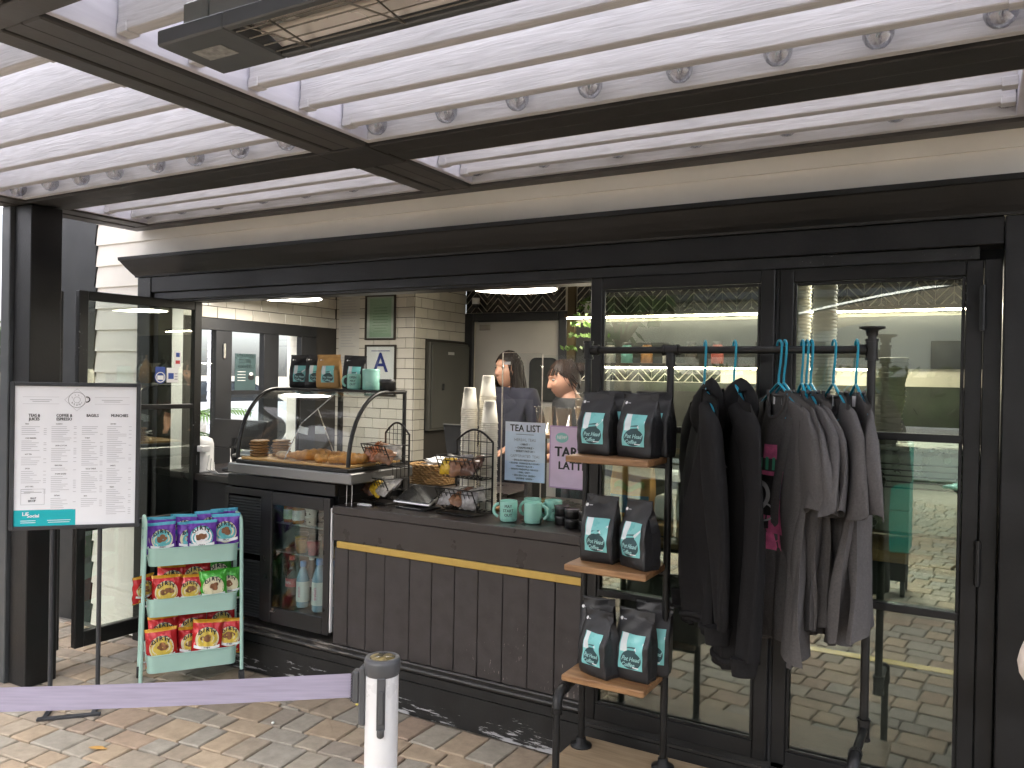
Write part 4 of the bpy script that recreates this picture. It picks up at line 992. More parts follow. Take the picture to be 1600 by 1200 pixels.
# ================================================================== COFFEE BAGS
BAGB = M('matte_black_bag', (.020, .020, .022), .45, var=.15, scale=12, bump=.9, bscale=18)
KRAFT = M('kraft_bag', (.45, .26, .09), .6, var=.08, scale=14, bump=.4, bscale=16)
LBT = M('label_teal', (.20, .55, .55), .35, var=.05); LBW = M('label_white', (.72, .78, .80), .3, var=.03); LBD = M('label_dark_teal', (.025, .07, .08), .4, var=.05); LBL = M('label_lettering', (.35, .62, .62), .4)
def bag_mesh(wd, dp, h, sd, brown=False):
    rnd = random.Random(sd); hw = wd/2
    def dep(v): 
        if v < .06: return dp*(.86+.14*v/.06)
        if v < .52: return dp*(1+.06*math.sin((v-.06)/.46*math.pi))
        k = min(1, (v-.52)/.36); return dp*(1-k)**.8*.97+.004
    lean = rnd.uniform(-.012, .012); ph = rnd.uniform(0, 6)
    def front(x, v):
        b = (.013+.004*math.sin(ph))*(1-(x/hw)**2)*math.sin(math.pi*min(1, v/.72)) if abs(x) < hw else 0
        cr_ = .0032*math.sin(9*v+ph+x*40)+.0022*math.sin(23*v-x*70+ph*2)*min(1, v*3)+.003*math.sin(x*55+ph)*max(0, v-.62)
        return -(dep(v)/2+b)+lean*max(0, v-.5)*2.6+cr_
    def back(x, v): return dep(v)/2+.005*(1-(x/hw)**2)*math.sin(math.pi*min(1, v/.8))+lean*max(0, v-.5)*2
    mb = MB(); NV = 32; rows = []
    for j in range(NV+1):
        v = j/NV; z = h*v; d = dep(v); ins = (1-min(1, d/dp))*.030+.004*math.sin(math.pi*v); wv = hw*(1-.02*math.sin(math.pi*v))*(1 if v > .04 else .97)
        ring_ = [(-wv+2*wv*i/14, front((-wv+2*wv*i/14)*.999, v), z) for i in range(15)]
        f1, b1 = front(wv*.999, v), back(wv*.999, v)
        ring_ += [(wv-ins*.5, f1*.5+b1*.5-(b1-f1)*.25, z), (wv-ins, (f1+b1)/2, z), (wv-ins*.5, f1*.5+b1*.5+(b1-f1)*.25, z)]
        ring_ += [(wv-2*wv*i/6, back((wv-2*wv*i/6)*.999, v), z) for i in range(7)]
        ring_ += [(-wv+ins*.5, (f1+b1)/2+(b1-f1)*.25, z), (-wv+ins, (f1+b1)/2, z), (-wv+ins*.5, (f1+b1)/2-(b1-f1)*.25, z)]
        rows.append([(x, y if k < 15 else y+rnd.uniform(-.0009, .0009), zz) for k, (x, y, zz) in enumerate(ring_)])
    for j, r_ in enumerate(rows): rows[j] = [(x, y if k < 15 else y, zz) for k, (x, y, zz) in enumerate(r_)]
    n = len(rows[0]); vs = [p for r_ in rows for p in r_]
    fs = [(j*n+i, j*n+(i+1) % n, (j+1)*n+(i+1) % n, (j+1)*n+i) for j in range(NV) for i in range(n)]+[tuple(range(n))[::-1], tuple(range(NV*n, (NV+1)*n))]
    mb.add(vs, fs, True); mb.sm = [len(f) == 4 and not (14 <= (i % n) <= 17 or (i % n) >= 24) for i, f in enumerate(mb.f)]
    mp = lambda x, z, e=0: (x, front(x, z/h)-.0022-e, z)
    return mb, mp
def coffee_bag(loc, rz, label, group, sd, kraft=False, wd=.142, dp=.075, h=.232, script=True):
    t = thing('coffee_bag', label, 'coffee bag', loc, group, True, rz); t.rotation_euler = (R(random.Random(sd).uniform(-2.5, .5)), R(random.Random(sd+50).uniform(-2, 2)), rz)
    mb, mp = bag_mesh(wd, dp, h, sd); mb.build('pouch', KRAFT if kraft else BAGB, t)
    k = h/.232; x0, x1, z0, z1 = -.041*k, .046*k, .042*k, .156*k; lb = MB()
    def sub(xa, xb, za, zb, mi, e):   # label panels follow the pouch
        lb.grid(lambda u, v: mp(xa+(xb-xa)*u, za+(zb-za)*v, e), 14, 16, mi=mi)
    sub(x0, x1, z0, z1, 0, 0); sub(x0+.004*k, x0+.028*k, z0+.055*k, z1, 1, .0008)
    cx, cz = (x0+x1)/2+.002*k, z0+.032*k
    lb.grid(lambda u, v: mp(cx+.037*k*v*math.cos(6.2832*u), cz+.031*k*v*math.sin(6.2832*u), .0014), 30, 7, mi=2, wrap=True)
    lb.add([mp(x, z, .0019) for x, z in ((cx-.016*k, cz+.024*k), (cx+.018*k, cz+.024*k), (cx+.017*k, cz+.034*k), (cx-.014*k, cz+.030*k))], [(0, 1, 2, 3)], False, 2)
    lb.add([mp(x, z, .0019) for x, z in ((cx-.018*k, cz+.037*k), (cx+.014*k, cz+.040*k), (cx+.016*k, cz+.045*k), (cx-.013*k, cz+.041*k))], [(0, 1, 2, 3)], False, 2)
    lb.add([mp(x, z, .0012) for x, z in ((cx+.016*k, cz+.03*k), (x1, cz+.055*k), (x1, cz+.062*k), (cx+.012*k, cz+.04*k))], [(0, 1, 2, 3)], False, 1)
    if script:
        sh = lambda x, z, e=0: mp(x+z*.25-.25*cz, z, .0030+e)
        put_text(lb, 'Pot Head', .021*k, sh, 3, cx, cz+.003*k, .8, 2, .025); put_text(lb, 'Coffee', .020*k, sh, 3, cx-.004*k, cz-.017*k, .85, 2, .025)
    lb.build('bag_label', [LBT, LBW, LBD, LBL], t)
    mk = MB(); f3 = lambda x, z, e=0: mp(x, z, .001+e)
    disc(mk, f3, x0-.012*k, .196*k, .0055*k, mi=0, n=14); rect(mk, f3, x0-.004*k, x0+.008*k, .194*k, .197*k, 1); rect(mk, f3, .012*k, .034*k, .049*k, .052*k, 0, .003)
    mk.build('print', [PAPER, GREYINK], t)
    return t
# ---- on the pastry case
tz = 1.5235
coffee_bag((-3.41, .385, tz), R(28), 'black coffee bag, leftmost on top of the pastry case', 'coffee bags on the pastry case', 3, wd=.118, dp=.06, h=.19)
coffee_bag((-3.315, .41, tz), R(30), 'black coffee bag half hidden behind the kraft bag on the pastry case', 'coffee bags on the pastry case', 4, wd=.118, dp=.06, h=.192)
coffee_bag((-3.165, .36, tz), R(26), 'brown kraft coffee bag among the black ones on the pastry case', 'coffee bags on the pastry case', 5, True, wd=.132, dp=.065, h=.192)
coffee_bag((-3.02, .40, tz), R(30), 'black coffee bag behind the mint mugs on the pastry case', 'coffee bags on the pastry case', 6, wd=.125, dp=.06, h=.188)

# ================================================================== MUGS, TINS
def mug(loc, rz, label, group, txt=None, sc=1, logo=False):
    t = thing('mug', label, 'mug', loc, group, True, rz); t.scale = (sc,)*3
    MB().lathe([(.0001, .0), (.034, .0), (.038, .003), (.0405, .012), (.041, .09), (.0405, .0935), (.038, .0935), (.0375, .09), (.036, .012), (.0001, .008)], n=36).build('mug_body', MINT, t)
    pts = [(-.040-.028*math.sin(R(a)), 0, .049+.030*math.cos(R(a))) for a in range(8, 173, 12)]
    MB().tube(pts, .0055, 10, flat=1.3).build('handle', MINT, t)
    f = lambda a, b, e=0: (.0415*math.sin(a/.0415), -(.0415+e)*math.cos(a/.0415), .05+b); mb = MB()
    if txt:
        for i, s_ in enumerate(txt.split('\n')): put_text(mb, s_, .019, f, 0, .0, .021-.02*i, .9, 2, .02)
    if logo: disc(mb, f, 0, -.012, .019, .02, 0, 24, .0004); disc(mb, f, 0, .016, .010, .008, 0, 16, .0005); rect(mb, f, -.012, .012, -.014, -.011, 1, .001)
    if txt or logo: mb.build('print', [INK, MINT], t)
    return t
gm = 'mint mugs standing on the counter'
mug((-1.855, .135, .946), R(28), 'mint mug with dark lettering, front left of the mug group', gm, 'MAY\nSTART\nOUT')
mug((-1.735, .15, .946), R(200), 'mint mug with a dark round logo and its handle to the right', gm, None, 1, True)
mug((-1.80, .265, .946), R(60), 'mint mug at the back of the counter group', gm, 'MAY')
mug((-1.695, .275, .946), R(55), 'mint mug with lettering, rear right of the mug group', gm, 'MAY\nSTART')
mug((-2.965, .335, tz), R(30), 'mint mug with lettering on top of the pastry case', 'mint mugs on the pastry case', 'OPEN\nMAY\nOUT', .92)
cn_ = thing('mint_canister', 'plain mint canister with a flat lid on top of the pastry case', 'canister', (-2.865, .36, tz), None, True)
MB().lathe([(.0001, 0), (.045, 0), (.047, .003), (.047, .098), (.046, .100)], n=36).build('canister_body', MINT, cn_); MB().lathe([(.048, .1003), (.048, .112), (.046, .114), (.0001, .114)], n=36).build('lid', MINT, cn_)
TINB = M('black_tin', (.015, .015, .016), .35, .4, .1); TINL = M('tin_lid', (.06, .06, .062), .3, .7)
def tin(loc, label, group, rr=.034, h=.042):
    t = thing('black_tin', label, 'tin', loc, group, True)
    MB().lathe([(.0001, 0), (rr-.002, 0), (rr, .002), (rr, h*.68)], n=28).build('tin_body', TINB, t)
    MB().lathe([(rr+.001, h*.68), (rr+.0015, h*.7), (rr+.0015, h*.97), (rr-.001, h), (rr-.004, h-.002), (.0001, h-.002)], n=28).build('lid', TINL, t)
tin((-2.735, .34, tz), 'small black lidded tin at the right end of the pastry case', 'black tins', .042, .06)
gt = 'small black tins stacked beside the mugs'
TX = ((-1.612, .20, 'left'), (-1.535, .145, 'front middle'), (-1.455, .12, 'front right'), (-1.49, .26, 'back right'), (-1.565, .30, 'back left'))
for x, y, wh in TX:
    n_ = 2 if wh != 'back left' else 1
    for k in range(n_): tin((x, y, .946+k*.0425), ('upper' if k else 'lower')+' black tin of the '+wh+' stack on the counter', gt)

# ================================================================== PAPER CUPS, SHIELD, SIGNS
CUPP = M('paper_cup', (.70, .665, .57), .65, var=.04, scale=20)
cupm = MB().lathe([(.0001, .111), (.027, .111), (.028, .108), (.0285, .110), (.0405, .006), (.043, .004), (.043, .0), (.040, .0), (.0385, .004)], n=28).mesh('cup', CUPP)
def nth(k): return ('topmost', 'second', 'third', 'fourth', 'fifth', 'sixth', 'seventh', 'eighth', 'ninth', 'tenth')[k]+(' from the top' if k else '') if k < 10 else str(k+1)+({1: 'st', 2: 'nd', 3: 'rd'}.get((k+1) % 10, 'th') if not 10 < (k+1) % 100 < 14 else 'th')+' from the top'
def cup_stack(x, y, z, n, which, step=.0105, sc=1, grp='paper cups stacked upside down on the counter'):
    for i in range(n):
        o = bpy.data.objects.new('paper_cup', cupm); COL.objects.link(o); o.location = (x+.0012*math.sin(i*1.7+x*9), y+.0012*math.cos(i*2.3), z+i*step*sc); o.rotation_euler = (0, 0, i); o.scale = (sc,)*3
        tag(o, 'paper cup, '+nth(n-1-i)+', in the '+which, 'paper cup', grp)
cup_stack(-2.23, .37, .946, 48, 'left stack beside the wire basket', sc=1); cup_stack(-2.165, .44, .946, 54, 'tallest stack behind the wire basket'); cup_stack(-2.085, .33, .946, 42, 'right stack next to the acrylic shield')
CLR = glass('clear_plastic_cup', (.90, .90, .88), .10)
def clear_cup(x, y, z, lb, sc=1):
    t = thing('clear_cup', lb, 'plastic cup', (x, y, z), 'clear plastic cups behind the acrylic shield', True); t.scale = (sc,)*3
    MB().lathe([(.0001, .002), (.030, .002), (.046, .118), (.049, .12), (.049, .124), (.045, .124)], n=24).build('cup_wall', CLR, t); MB().lathe([(.047, .121), (.0495, .1225), (.047, .124)], n=24).build('rim', ACRYLIC, t)
stand = thing('cup_stand', 'wooden riser behind the acrylic shield carrying the plastic cups', 'stand', (-1.85, .62, .945))
MB().box(-2.02, -1.42, .55, .78, 1.30, 1.32, .003).build('board', wood('riser_wood', (.25, .13, .05), (.36, .2, .09), .5), stand)
for x in (-2.0, -1.44): MB().box(x-.01, x+.01, .56, .77, .946, 1.299).build('leg', INK, stand)
for x, k, z in ((-1.93, 0, 0), (-1.84, .05, -.02)): clear_cup(x, .62+k, 1.321+z*0, 'clear plastic cup, '+('left' if k == 0 else 'second from the left')+' on the riser', 1.12-k)
for k in range(3): clear_cup(-1.72, .66, 1.321+k*.035, ('lowest' if k == 0 else 'middle' if k == 1 else 'topmost')+' cup of the clear plastic stack on the riser', 1.15)
for x, y, which in ((-1.60, .62, 'short stack on the riser'), (-1.515, .60, 'shortest stack on the riser')):
    n_ = 5 if 'short stack' == which[:11] else 3
    for i in range(n_):
        o = bpy.data.objects.new('paper_cup', cupm); COL.objects.link(o); o.location = (x, y, 1.321+.11+i*.0105); o.rotation_euler = (R(180), 0, i); tag(o, 'paper cup, '+nth(n_-1-i)+', in the '+which, 'paper cup', 'upright paper cups behind the shield')
sh = thing('sneeze_shield', 'clear acrylic sneeze shield standing on the counter', 'shield', (-1.75, .36, .945))
MB().box(-2.03, -1.815, .356, .362, .946, 1.725).build('acrylic_sheet', ACRYLIC, sh); MB().box(-1.813, -1.42, .364, .370, .946, 1.715).build('acrylic_sheet', ACRYLIC, sh)
EDGE = M('acrylic_edge', (.55, .5, .45), .3, var=.1)
MB().box(-2.033, -2.0305, .354, .364, .946, 1.727).box(-2.03, -1.815, .354, .3555, 1.7255, 1.728).box(-1.8145, -1.8132, .362, .372, .946, 1.717).build('polished_edge', EDGE, sh)
MB().box(-2.02, -1.985, .352, .3555, 1.668, 1.682).build('tape', PAPER, sh)
MB().box(-2.06, -1.96, .33, .40, .9455, .962, .003).build('foot_block', wood('foot_wood', (.3, .16, .06), (.42, .24, .1)), sh)
mp = plane_map((-1.896, .3535, 1.245), (1, 0, 0), (0, 0, 1), (0, -1, 0), 0); mb = MB()
mb.grid(lambda u, v: mp(-.111+.222*u, -.144+.288*v, 0), 1, 6, mif=lambda u, v: 2 if v > .75 else (3 if v < .35 else 0))
put_text(mb, 'TEA LIST', .046, mp, 1, 0, .112, .95, 2, .035); rect(mb, mp, -.05, .05, .083, .085, 1, .001)
put_text(mb, 'HERBAL TEAS', .020, mp, 1, 0, .057, 1, 1)
for i, s_ in enumerate(('• MINT •', '• CHAMOMILE •', '• BERRY PATCH •')): put_text(mb, s_, .0135, lambda x, y, e=0: mp(x, y, .001+e), 1, 0, .035-.0165*i, 1.1, 1, .04)
put_text(mb, 'CAFFEINATED TEAS', .0185, mp, 1, 0, -.022, 1, 1)
for i, s_ in enumerate(('• ENGLISH BREAKFAST •', '• ISLAND ORANGE BLOSSOM •', '• MANGO BLACK •', '• WHITE PINEAPPLE PAPAYA •', '• EARL GREY •', '• SEN SENCHA GREEN •', '• JASMINE GREEN •')): put_text(mb, s_, .0118, lambda x, y, e=0: mp(x, y, .001+e), 1, 0, -.042-.0148*i, 1.05, 1, .04)
mb.add([mp(-.111, -.144, -.0012), mp(.111, -.144, -.0012), mp(.111, .144, -.0012), mp(-.111, .144, -.0012)], [(0, 1, 2, 3)], False, 0)
solo(mb, 'tea_list_sign', [M('sign_blue', (.55, .66, .78), .6), INK, M('sign_blue_pale', (.62, .67, .78), .6), M('sign_blue_deep', (.46, .61, .80), .6)], 'pale blue tea list sign on the acrylic shield', 'sign', (-1.896, .352, 1.10), local=False)
mp = plane_map((-1.655, .3615, 1.232), (1, 0, 0), (0, 0, 1), (0, -1, 0), 0); mb = MB()
rect(mb, mp, -.110, .110, -.148, .148, 0); rect(mb, mp, -.104, .104, -.142, .142, 1, .0006)
disc(mb, mp, -.045, .092, .034, .024, 2, 28, .0012); put_text(mb, 'NEW!', .024, lambda x, y, e=0: mp(x+.2*(y-.09), y, .002+e), 3, -.045, .092, .85, 2, .03)
put_text(mb, 'TARO', .064, lambda x, y, e=0: mp(x, y, .0012+e), 4, .005, .022, 1, 2, .04); put_text(mb, 'LATTE', .052, lambda x, y, e=0: mp(x, y, .0012+e), 4, .012, -.042, 1, 2, .04)
mb.add([mp(-.11, -.148, -.0012), mp(.11, -.148, -.0012), mp(.11, .148, -.0012), mp(-.11, .148, -.0012)], [(0, 1, 2, 3)], False, 0)
solo(mb, 'taro_latte_sign', [M('sign_violet', (.45, .30, .52), .6), M('sign_pink', (.66, .52, .69), .6), M('sign_bubble', (.25, .55, .52), .6), PAPER, INK], 'pink sign for a new taro latte on the acrylic shield', 'sign', (-1.655, .36, 1.09), local=False)
bw = thing('gold_bowl', 'shallow olive gold bowl behind the acrylic shield', 'bowl', (-1.86, .47, .946), None, True)
MB().lathe([(.0001, .004), (.05, .004), (.075, .04), (.078, .055), (.076, .055), (.072, .042), (.048, .01), (.0001, .01)], n=32).build('bowl', M('olive_gold', (.25, .2, .06), .35, .6), bw)
MB().lathe([(.079, .0555), (.079, .06), (.0001, .062)], n=32).build('lid', CLR, bw)
# ================================================================== TILLS AND SMALL THINGS ON THE COUNTERS
tl = thing('till_screen', 'black till screen seen from behind at the left end of the counter', 'till', (-4.0, .45, .995), None, True, R(4))
MB().obox((-.01, 0, .225), (.44, .022, .19), (R(-24), 0, 0), .006).build('screen', M('till_plastic', (.025, .025, .028), .35), tl)
MB().obox((-.01, .037, .305), (.44, .010, .008), (R(-24), 0, 0), .002).build('bezel', CHROME, tl)
MB().tube([(0, .0, .01), (0, -.03, .10), (0, -.02, .2)], .022, 10).lathe([(.0001, 0), (.09, 0), (.09, .012), (.0001, .014)], n=28).build('stand', INK, tl)
MB().obox((.13, -.02, .11), (.2, .12, .015), (R(10), 0, 0), .003).build('shelf_bracket', M('bracket_grey', (.2, .2, .19), .5), tl)
sp = thing('ticket_printer', 'rounded white appliance with a paper label beside the left till', 'printer', (-4.11, .27, .995), None, True)
MB().lathe([(.0001, 0), (.075, 0), (.078, .01), (.07, .02), (.07, .17), (.06, .2), (.03, .215), (.0001, .218)], n=32).build('body', WHITE, sp); MB().box(.02, .10, -.075, -.02, .13, .165, .002).build('printer_label', PAPER, sp)
MB().box(.03, .05, -.077, -.0755, .05, .11).build('vent', GREYINK, sp)
mb = MB()
for k in range(3): mb.tube([(-4.03+.02*k, .26, 1.10-.02*k), (-4.0+.03*k, .22, 1.02), (-3.93+.02*k, .215, 1.0), (-3.84, .22+.02*k, 1.005), (-3.78, .24, 1.0)], .004, 6)
solo(mb, 'power_cable', M('cable_grey', (.45, .45, .45), .5), 'loose pale cables lying beside the left till', 'cable', (-3.9, .22, .995), local=False)
t2 = thing('till_screen', 'black till screen seen from behind between the wicker basket and the cups', 'till', (-2.53, .80, 1.0), None, True, R(6))
MB().prism([(-.135, .325), (.135, .325), (.07, .14), (-.07, .14)], lambda x, z: (x, -.02+(.325-z)*-.35, z), lambda x, z: (x, .0+(.325-z)*-.35, z)).build('screen', M('till2', (.012, .012, .013), .4), t2); MB().box(-.138, .138, -.024, .004, .3255, .332, .002).build('bezel', STEEL, t2)
MB().tube([(0, 0, .0), (0, -.03, .1), (0, -.01, .22)], .016, 10).lathe([(.0001, 0), (.07, 0), (.07, .01), (.0001, .012)], n=24).build('stand', INK, t2)
tb = thing('payment_tablet', 'tilted payment tablet with a silver rim facing the customer', 'tablet', (-2.40, .17, .946), None, True, R(-4))
MB().obox((0, .03, .062), (.235, .17, .012), (R(24), 0, 0), .004).build('tablet_rim', CHROME, tb); MB().obox((0, .027, .069), (.215, .15, .004), (R(24), 0, 0), .001).build('screen', M('tablet_screen', (.012, .012, .013), .12), tb)
MB().obox((0, .05, .028), (.1, .07, .05), (R(10), 0, 0), .004).box(-.09, .09, -.06, .08, 0, .008, .003).build('tablet_stand', INK, tb); MB().box(-.07, .07, -.055, -.05, .008, .0095).build('chrome_strip', CHROME, tb)
mb = MB().tube([(.04*math.cos(R(a)), .018*math.sin(R(a)), .004) for a in range(0, 360, 20)], .004, 8, loop=True)
solo(mb, 'cable_grommet', WHITE, 'flat white ring lying at the left end of the counter', 'ring', (-2.665, .085, .946))
mb = MB().tube([(0, 0, 0), (.001, .0, .06), (0, .002, .118)], .0014, 6).tube([(.033, 0, 0), (.034, .002, .06), (.033, .002, .105)], .0014, 6)
solo(mb, 'cable', WHITE, 'two thin white cables rising beside the pastry case', 'cable', (-2.735, .03, .946))
# ================================================================== WIRE BASKETS, WICKER BASKET
WIRE = M('black_wire', (.018, .017, .016), .45, .5, .1)
def pillow(mb, c, size, rot, mi=0, nz=.12):
    from mathutils import Euler
    Rm = Euler(rot).to_matrix(); ph = random.uniform(0, 6)
    for s_ in (-1, 1):
        def fn(u, v):
            a, b = 2*u-1, 2*v-1; t = ((1-a**4)*(1-b**4))**.6*(1+nz*math.sin(9*a+ph)*math.cos(8*b+ph))
            q = Rm @ Vector((a*size[0]/2*(1-.04*math.sin(b*7+ph)), b*size[1]/2*(1-.05*math.cos(a*8+ph)), s_*t*size[2]/2)); return (c[0]+q.x, c[1]+q.y, c[2]+q.z)
        mb.grid(fn, 9, 9, mi=mi)
SNK = [M('wrap_brown', (.22, .11, .06), .25, var=.4, scale=30), M('wrap_yellow', (.55, .36, .03), .25, var=.3, scale=30), M('wrap_clear', (.36, .34, .31), .15, var=.4, scale=40), M('wrap_choc', (.09, .045, .03), .25, var=.4, scale=30), M('wrap_grey', (.28, .27, .27), .2, var=.4, scale=40), M('wrap_red', (.35, .12, .05), .3, var=.4, scale=35)]
def wire_basket(name, label, loc, rz, wd, dp, h, tiers, grp):
    t = thing(name, label, 'wire basket', loc, grp, True, rz); hw = wd/2; fr_ = MB()
    for s_ in (-hw, hw): fr_.tube([(s_, dp/2, 0), (s_, dp/2, h*.86)], .005, 8).tube([(s_, dp/2, .006), (s_, -dp/2, .006)], .004, 8)
    fr_.tube([(-hw+wd*i/12, dp/2, h*.86+h*.14*math.sin(math.pi*i/12)) for i in range(13)], .0055, 8).tube([(-hw, -dp/2, .006), (hw, -dp/2, .006)], .004, 8)
    fr_.build('frame', WIRE, t); wr = MB(); n_ = 6
    for i in range(1, n_): wr.tube([(-hw+wd*i/n_, dp/2, .02), (-hw+wd*i/n_, dp/2, h*.86+h*.14*math.sin(math.pi*i/n_))], .0018, 5)
    for z in [h*.86*k/6 for k in range(1, 7)]: wr.tube([(-hw, dp/2, z), (hw, dp/2, z)], .0018, 5)
    wr.build('back_grid', WIRE, t)
    for z0 in tiers:
        bk = MB(); bh = h*.27; fy_ = -dp/2-.01
        prof_ = [(fy_, z0+bh), (fy_+.045, z0+.02), (fy_+.07, z0), (dp/2, z0)]
        for i in range(9):
            x = -hw+wd*i/8; bk.tube([(x, a, b) for a, b in prof_], .0019 if 0 < i < 8 else .003, 5)
        for k in range(6):
            a = k/5; y = prof_[0][0]+(prof_[2][0]-prof_[0][0])*a; z = prof_[0][1]+(prof_[2][1]-prof_[0][1])*a
            bk.tube([(-hw, y, z), (hw, y, z)], .0035 if k == 0 else .0022, 5)
        for y in (.0, dp/4): bk.tube([(-hw, y, z0), (hw, y, z0)], .0022, 5)
        for s_ in (-hw, hw): bk.tube([(s_, fy_, z0+bh), (s_, dp/2, z0+bh)], .003, 6).tube([(s_, fy_+.02, z0+bh*.5), (s_, dp/2, z0+bh*.5)], .002, 5)
        bk.build('basket', WIRE, t)
    return t
def snacks(base, rz, wd, dp, z0, n, cols, lab, grp):
    for i in range(n):
        mb = MB(); pillow(mb, (0, 0, 0), (.10, .085, .045), (R(random.uniform(30, 75)), R(random.uniform(-20, 20)), random.uniform(-.5, .5)))
        x = (-.5+(i % 3+.5)/3)*(wd-.03); y = -dp*.30+(i//3)*.045; Rm = Matrix.Rotation(rz, 3, 'Z'); q = Rm @ Vector((x, y, 0))
        solo(mb, 'wrapped_snack', SNK[cols[i % len(cols)]], lab[i % len(lab)], 'snack', (base[0]+q.x, base[1]+q.y, base[2]+z0+.056+.016*(i//3)), grp)
b1 = (-2.66, .24, .946); wire_basket('wire_basket', 'two-tier black wire basket standing against the pastry case', b1, R(-14), .20, .15, .41, (.02, .19), 'wire snack baskets on the counter')
names = ['brown', 'yellow', 'clear', 'dark chocolate', 'grey', 'reddish']
def lab_for(cols, where): return [names[c]+' wrapped snack '+w_+' '+where for c, w_ in zip(cols, ('at the front left of', 'at the front middle of', 'at the front right of', 'at the back left of', 'at the back middle of', 'at the back right of'))]
for z0, cols, wh in ((.02, (3, 1, 2, 0, 2, 4), 'the lower tier by the pastry case'), (.19, (5, 5, 0, 5, 0, 2), 'the upper tier by the pastry case')): snacks(b1, R(-14), .2, .15, z0, 6, cols, lab_for(cols, wh), 'wrapped snacks in the wire baskets')
b2 = (-2.135, .19, .946); wire_basket('wire_basket', 'two-tier black wire basket standing in front of the paper cups', b2, R(-6), .225, .15, .40, (.015, .17), 'wire snack baskets on the counter')
for z0, cols, wh in ((.015, (4, 0, 4, 2, 3, 2), 'the lower tier by the paper cups'), (.17, (1, 0, 3, 2, 4, 3), 'the upper tier by the paper cups')): snacks(b2, R(-6), .225, .15, z0, 6, cols, lab_for(cols, wh), 'wrapped snacks in the wire baskets')
WICK = M('wicker', (.42, .25, .10), .6, var=.25, scale=25)
wk = thing('wicker_basket', 'small tan wicker basket on the raised ledge of the counter', 'basket', (-2.655, .655, 1.0), None, True, R(8)); wk.scale = (1.15, 1.1, 1.2)
mb = MB(); NR = 9
for k in range(NR):
    z = .006+k*.0102; r0 = .95+.06*k/NR
    pts = []
    for i in range(96):
        a = 2*math.pi*i/96; c_, s_ = math.cos(a), math.sin(a); q = (abs(c_)**4+abs(s_)**4)**-.25
        wv = .0035*math.sin(a*24+(k % 2)*math.pi); pts.append((c_*q*(.105*r0)+c_*wv, s_*q*(.068*r0)+s_*wv, z+.002*math.cos(a*24+(k % 2)*math.pi)))
    mb.tube(pts, .0062, 6, loop=True)
mb.box(-.095, .095, -.06, .06, .0, .006); mb.build('weave', WICK, wk)
mb = MB()
for k in range(7): mb.obox((random.uniform(-.06, .06), random.uniform(-.03, .03), .085+.006*k), (.09, .06, .002), (random.uniform(-.5, .5), random.uniform(-.4, .4), random.uniform(0, 3)))
solo(mb, 'paper_packets', PAPER, 'loose white paper packets heaped in the wicker basket', 'packets', (-2.655, .655, 1.016), rotz=R(8))
# ================================================================== PIPE RACK WITH SHELVES
PIPE = M('black_iron_pipe', (.020, .020, .020), .42, .5, .2, 25, bump=.1, bscale=80)
SHW = wood('shelf_wood', (.16, .075, .03), (.34, .19, .085), .45, 4, (1.2, 14, 14), .15, .06)
YR = -.20; PA, PB, PCx = -1.315, -.982, -.301
rk = thing('pipe_rack', 'black iron pipe rack with wooden shelves and a clothes rail', 'rack', (-.8, YR, 0))
def rp(mb, n, m=PIPE): return mb.build(n, m, rk)
def fitting(mb, c, ax, ln=.05, r=.0185):
    a = Vector(ax)*ln/2; c = Vector(c); mb.tube([c-a, c+a], r, 14); mb.tube([c-a, c-a*.75], r*1.14, 14); mb.tube([c+a*.75, c+a], r*1.14, 14)
pr_ = .0135; ZT = 1.716
rp(MB().tube([(PA, YR, .17), (PA, YR, ZT+.03)], pr_, 14), 'back_pole')
rp(MB().tube([(PB, YR, .17), (PB, YR, ZT)], pr_, 14), 'middle_pole')
rp(MB().tube([(PCx, YR, .46), (PCx, YR, ZT+.06)], pr_, 14), 'right_pole')
rp(MB().tube([(PA-.02, YR, ZT), (PCx, YR, ZT)], pr_, 14), 'rail')
for c_, a_, l_ in (((PA, YR, ZT), (0, 0, 1), .07), ((PCx, YR, ZT), (0, 0, 1), .07), ((PB, YR, ZT-.035), (0, 0, 1), .05), ((PB, YR, ZT), (1, 0, 0), .06), ((PA+.03, YR, ZT), (1, 0, 0), .03), ((PCx-.03, YR, ZT), (1, 0, 0), .03)):
    mb = MB(); fitting(mb, c_, a_, l_); rp(mb, 'pipe_fitting')
rp(MB().lathe([(.0001, .03), (.04, .03), (.04, .024), (.02, .018), (.018, .0)], (PCx, YR, ZT+.045), 20), 'top_flange')
for x, nm in ((PA+.025, 'left'), (PCx, 'right')):
    mb = MB(); yb_ = YR; zf = .47
    pts = [(x, yb_, zf), (x, -.42, zf), (x, -.447, zf-.006), (x, -.463, zf-.022), (x, -.47, zf-.05), (x, -.47, .0)]
    mb.tube(pts, pr_, 14); mb.tube([(x, -.415, zf), (x, -.445, zf-.004), (x, -.465, zf-.022), (x, -.471, zf-.055)], .0185, 14); fitting(mb, (x, -.47, zf-.062), (0, 0, 1), .022, .0185); fitting(mb, (x, -.41, zf), (0, 1, 0), .02, .0185)
    fitting(mb, (PCx if nm == 'right' else PA, yb_, zf), (0, 0, 1), .07)
    rp(mb, 'front_leg')
for x in (PA, PB):
    rp(MB().lathe([(.0001, 0), (.042, 0), (.042, .006), (.02, .012), (.0185, .035), (.0135, .036)], (x, YR, .1705), 24), 'floor_flange')
def shelf(x0, x1, y0, y1, z, t_=.024, nm='shelf'):
    rp(MB().box(x0, x1, y0, y1, z-t_, z, .004), nm, SHW)
shelf(-1.305, -.985, -.41, -.165, 1.322); shelf(-1.30, -.985, -.415, -.165, .925); shelf(-1.305, -.985, -.41, -.165, .517)
BOARD = wood('pale_board_wood', (.24, .17, .10), (.36, .27, .17), .6, 4, (1.2, 14, 14), .15, .05)
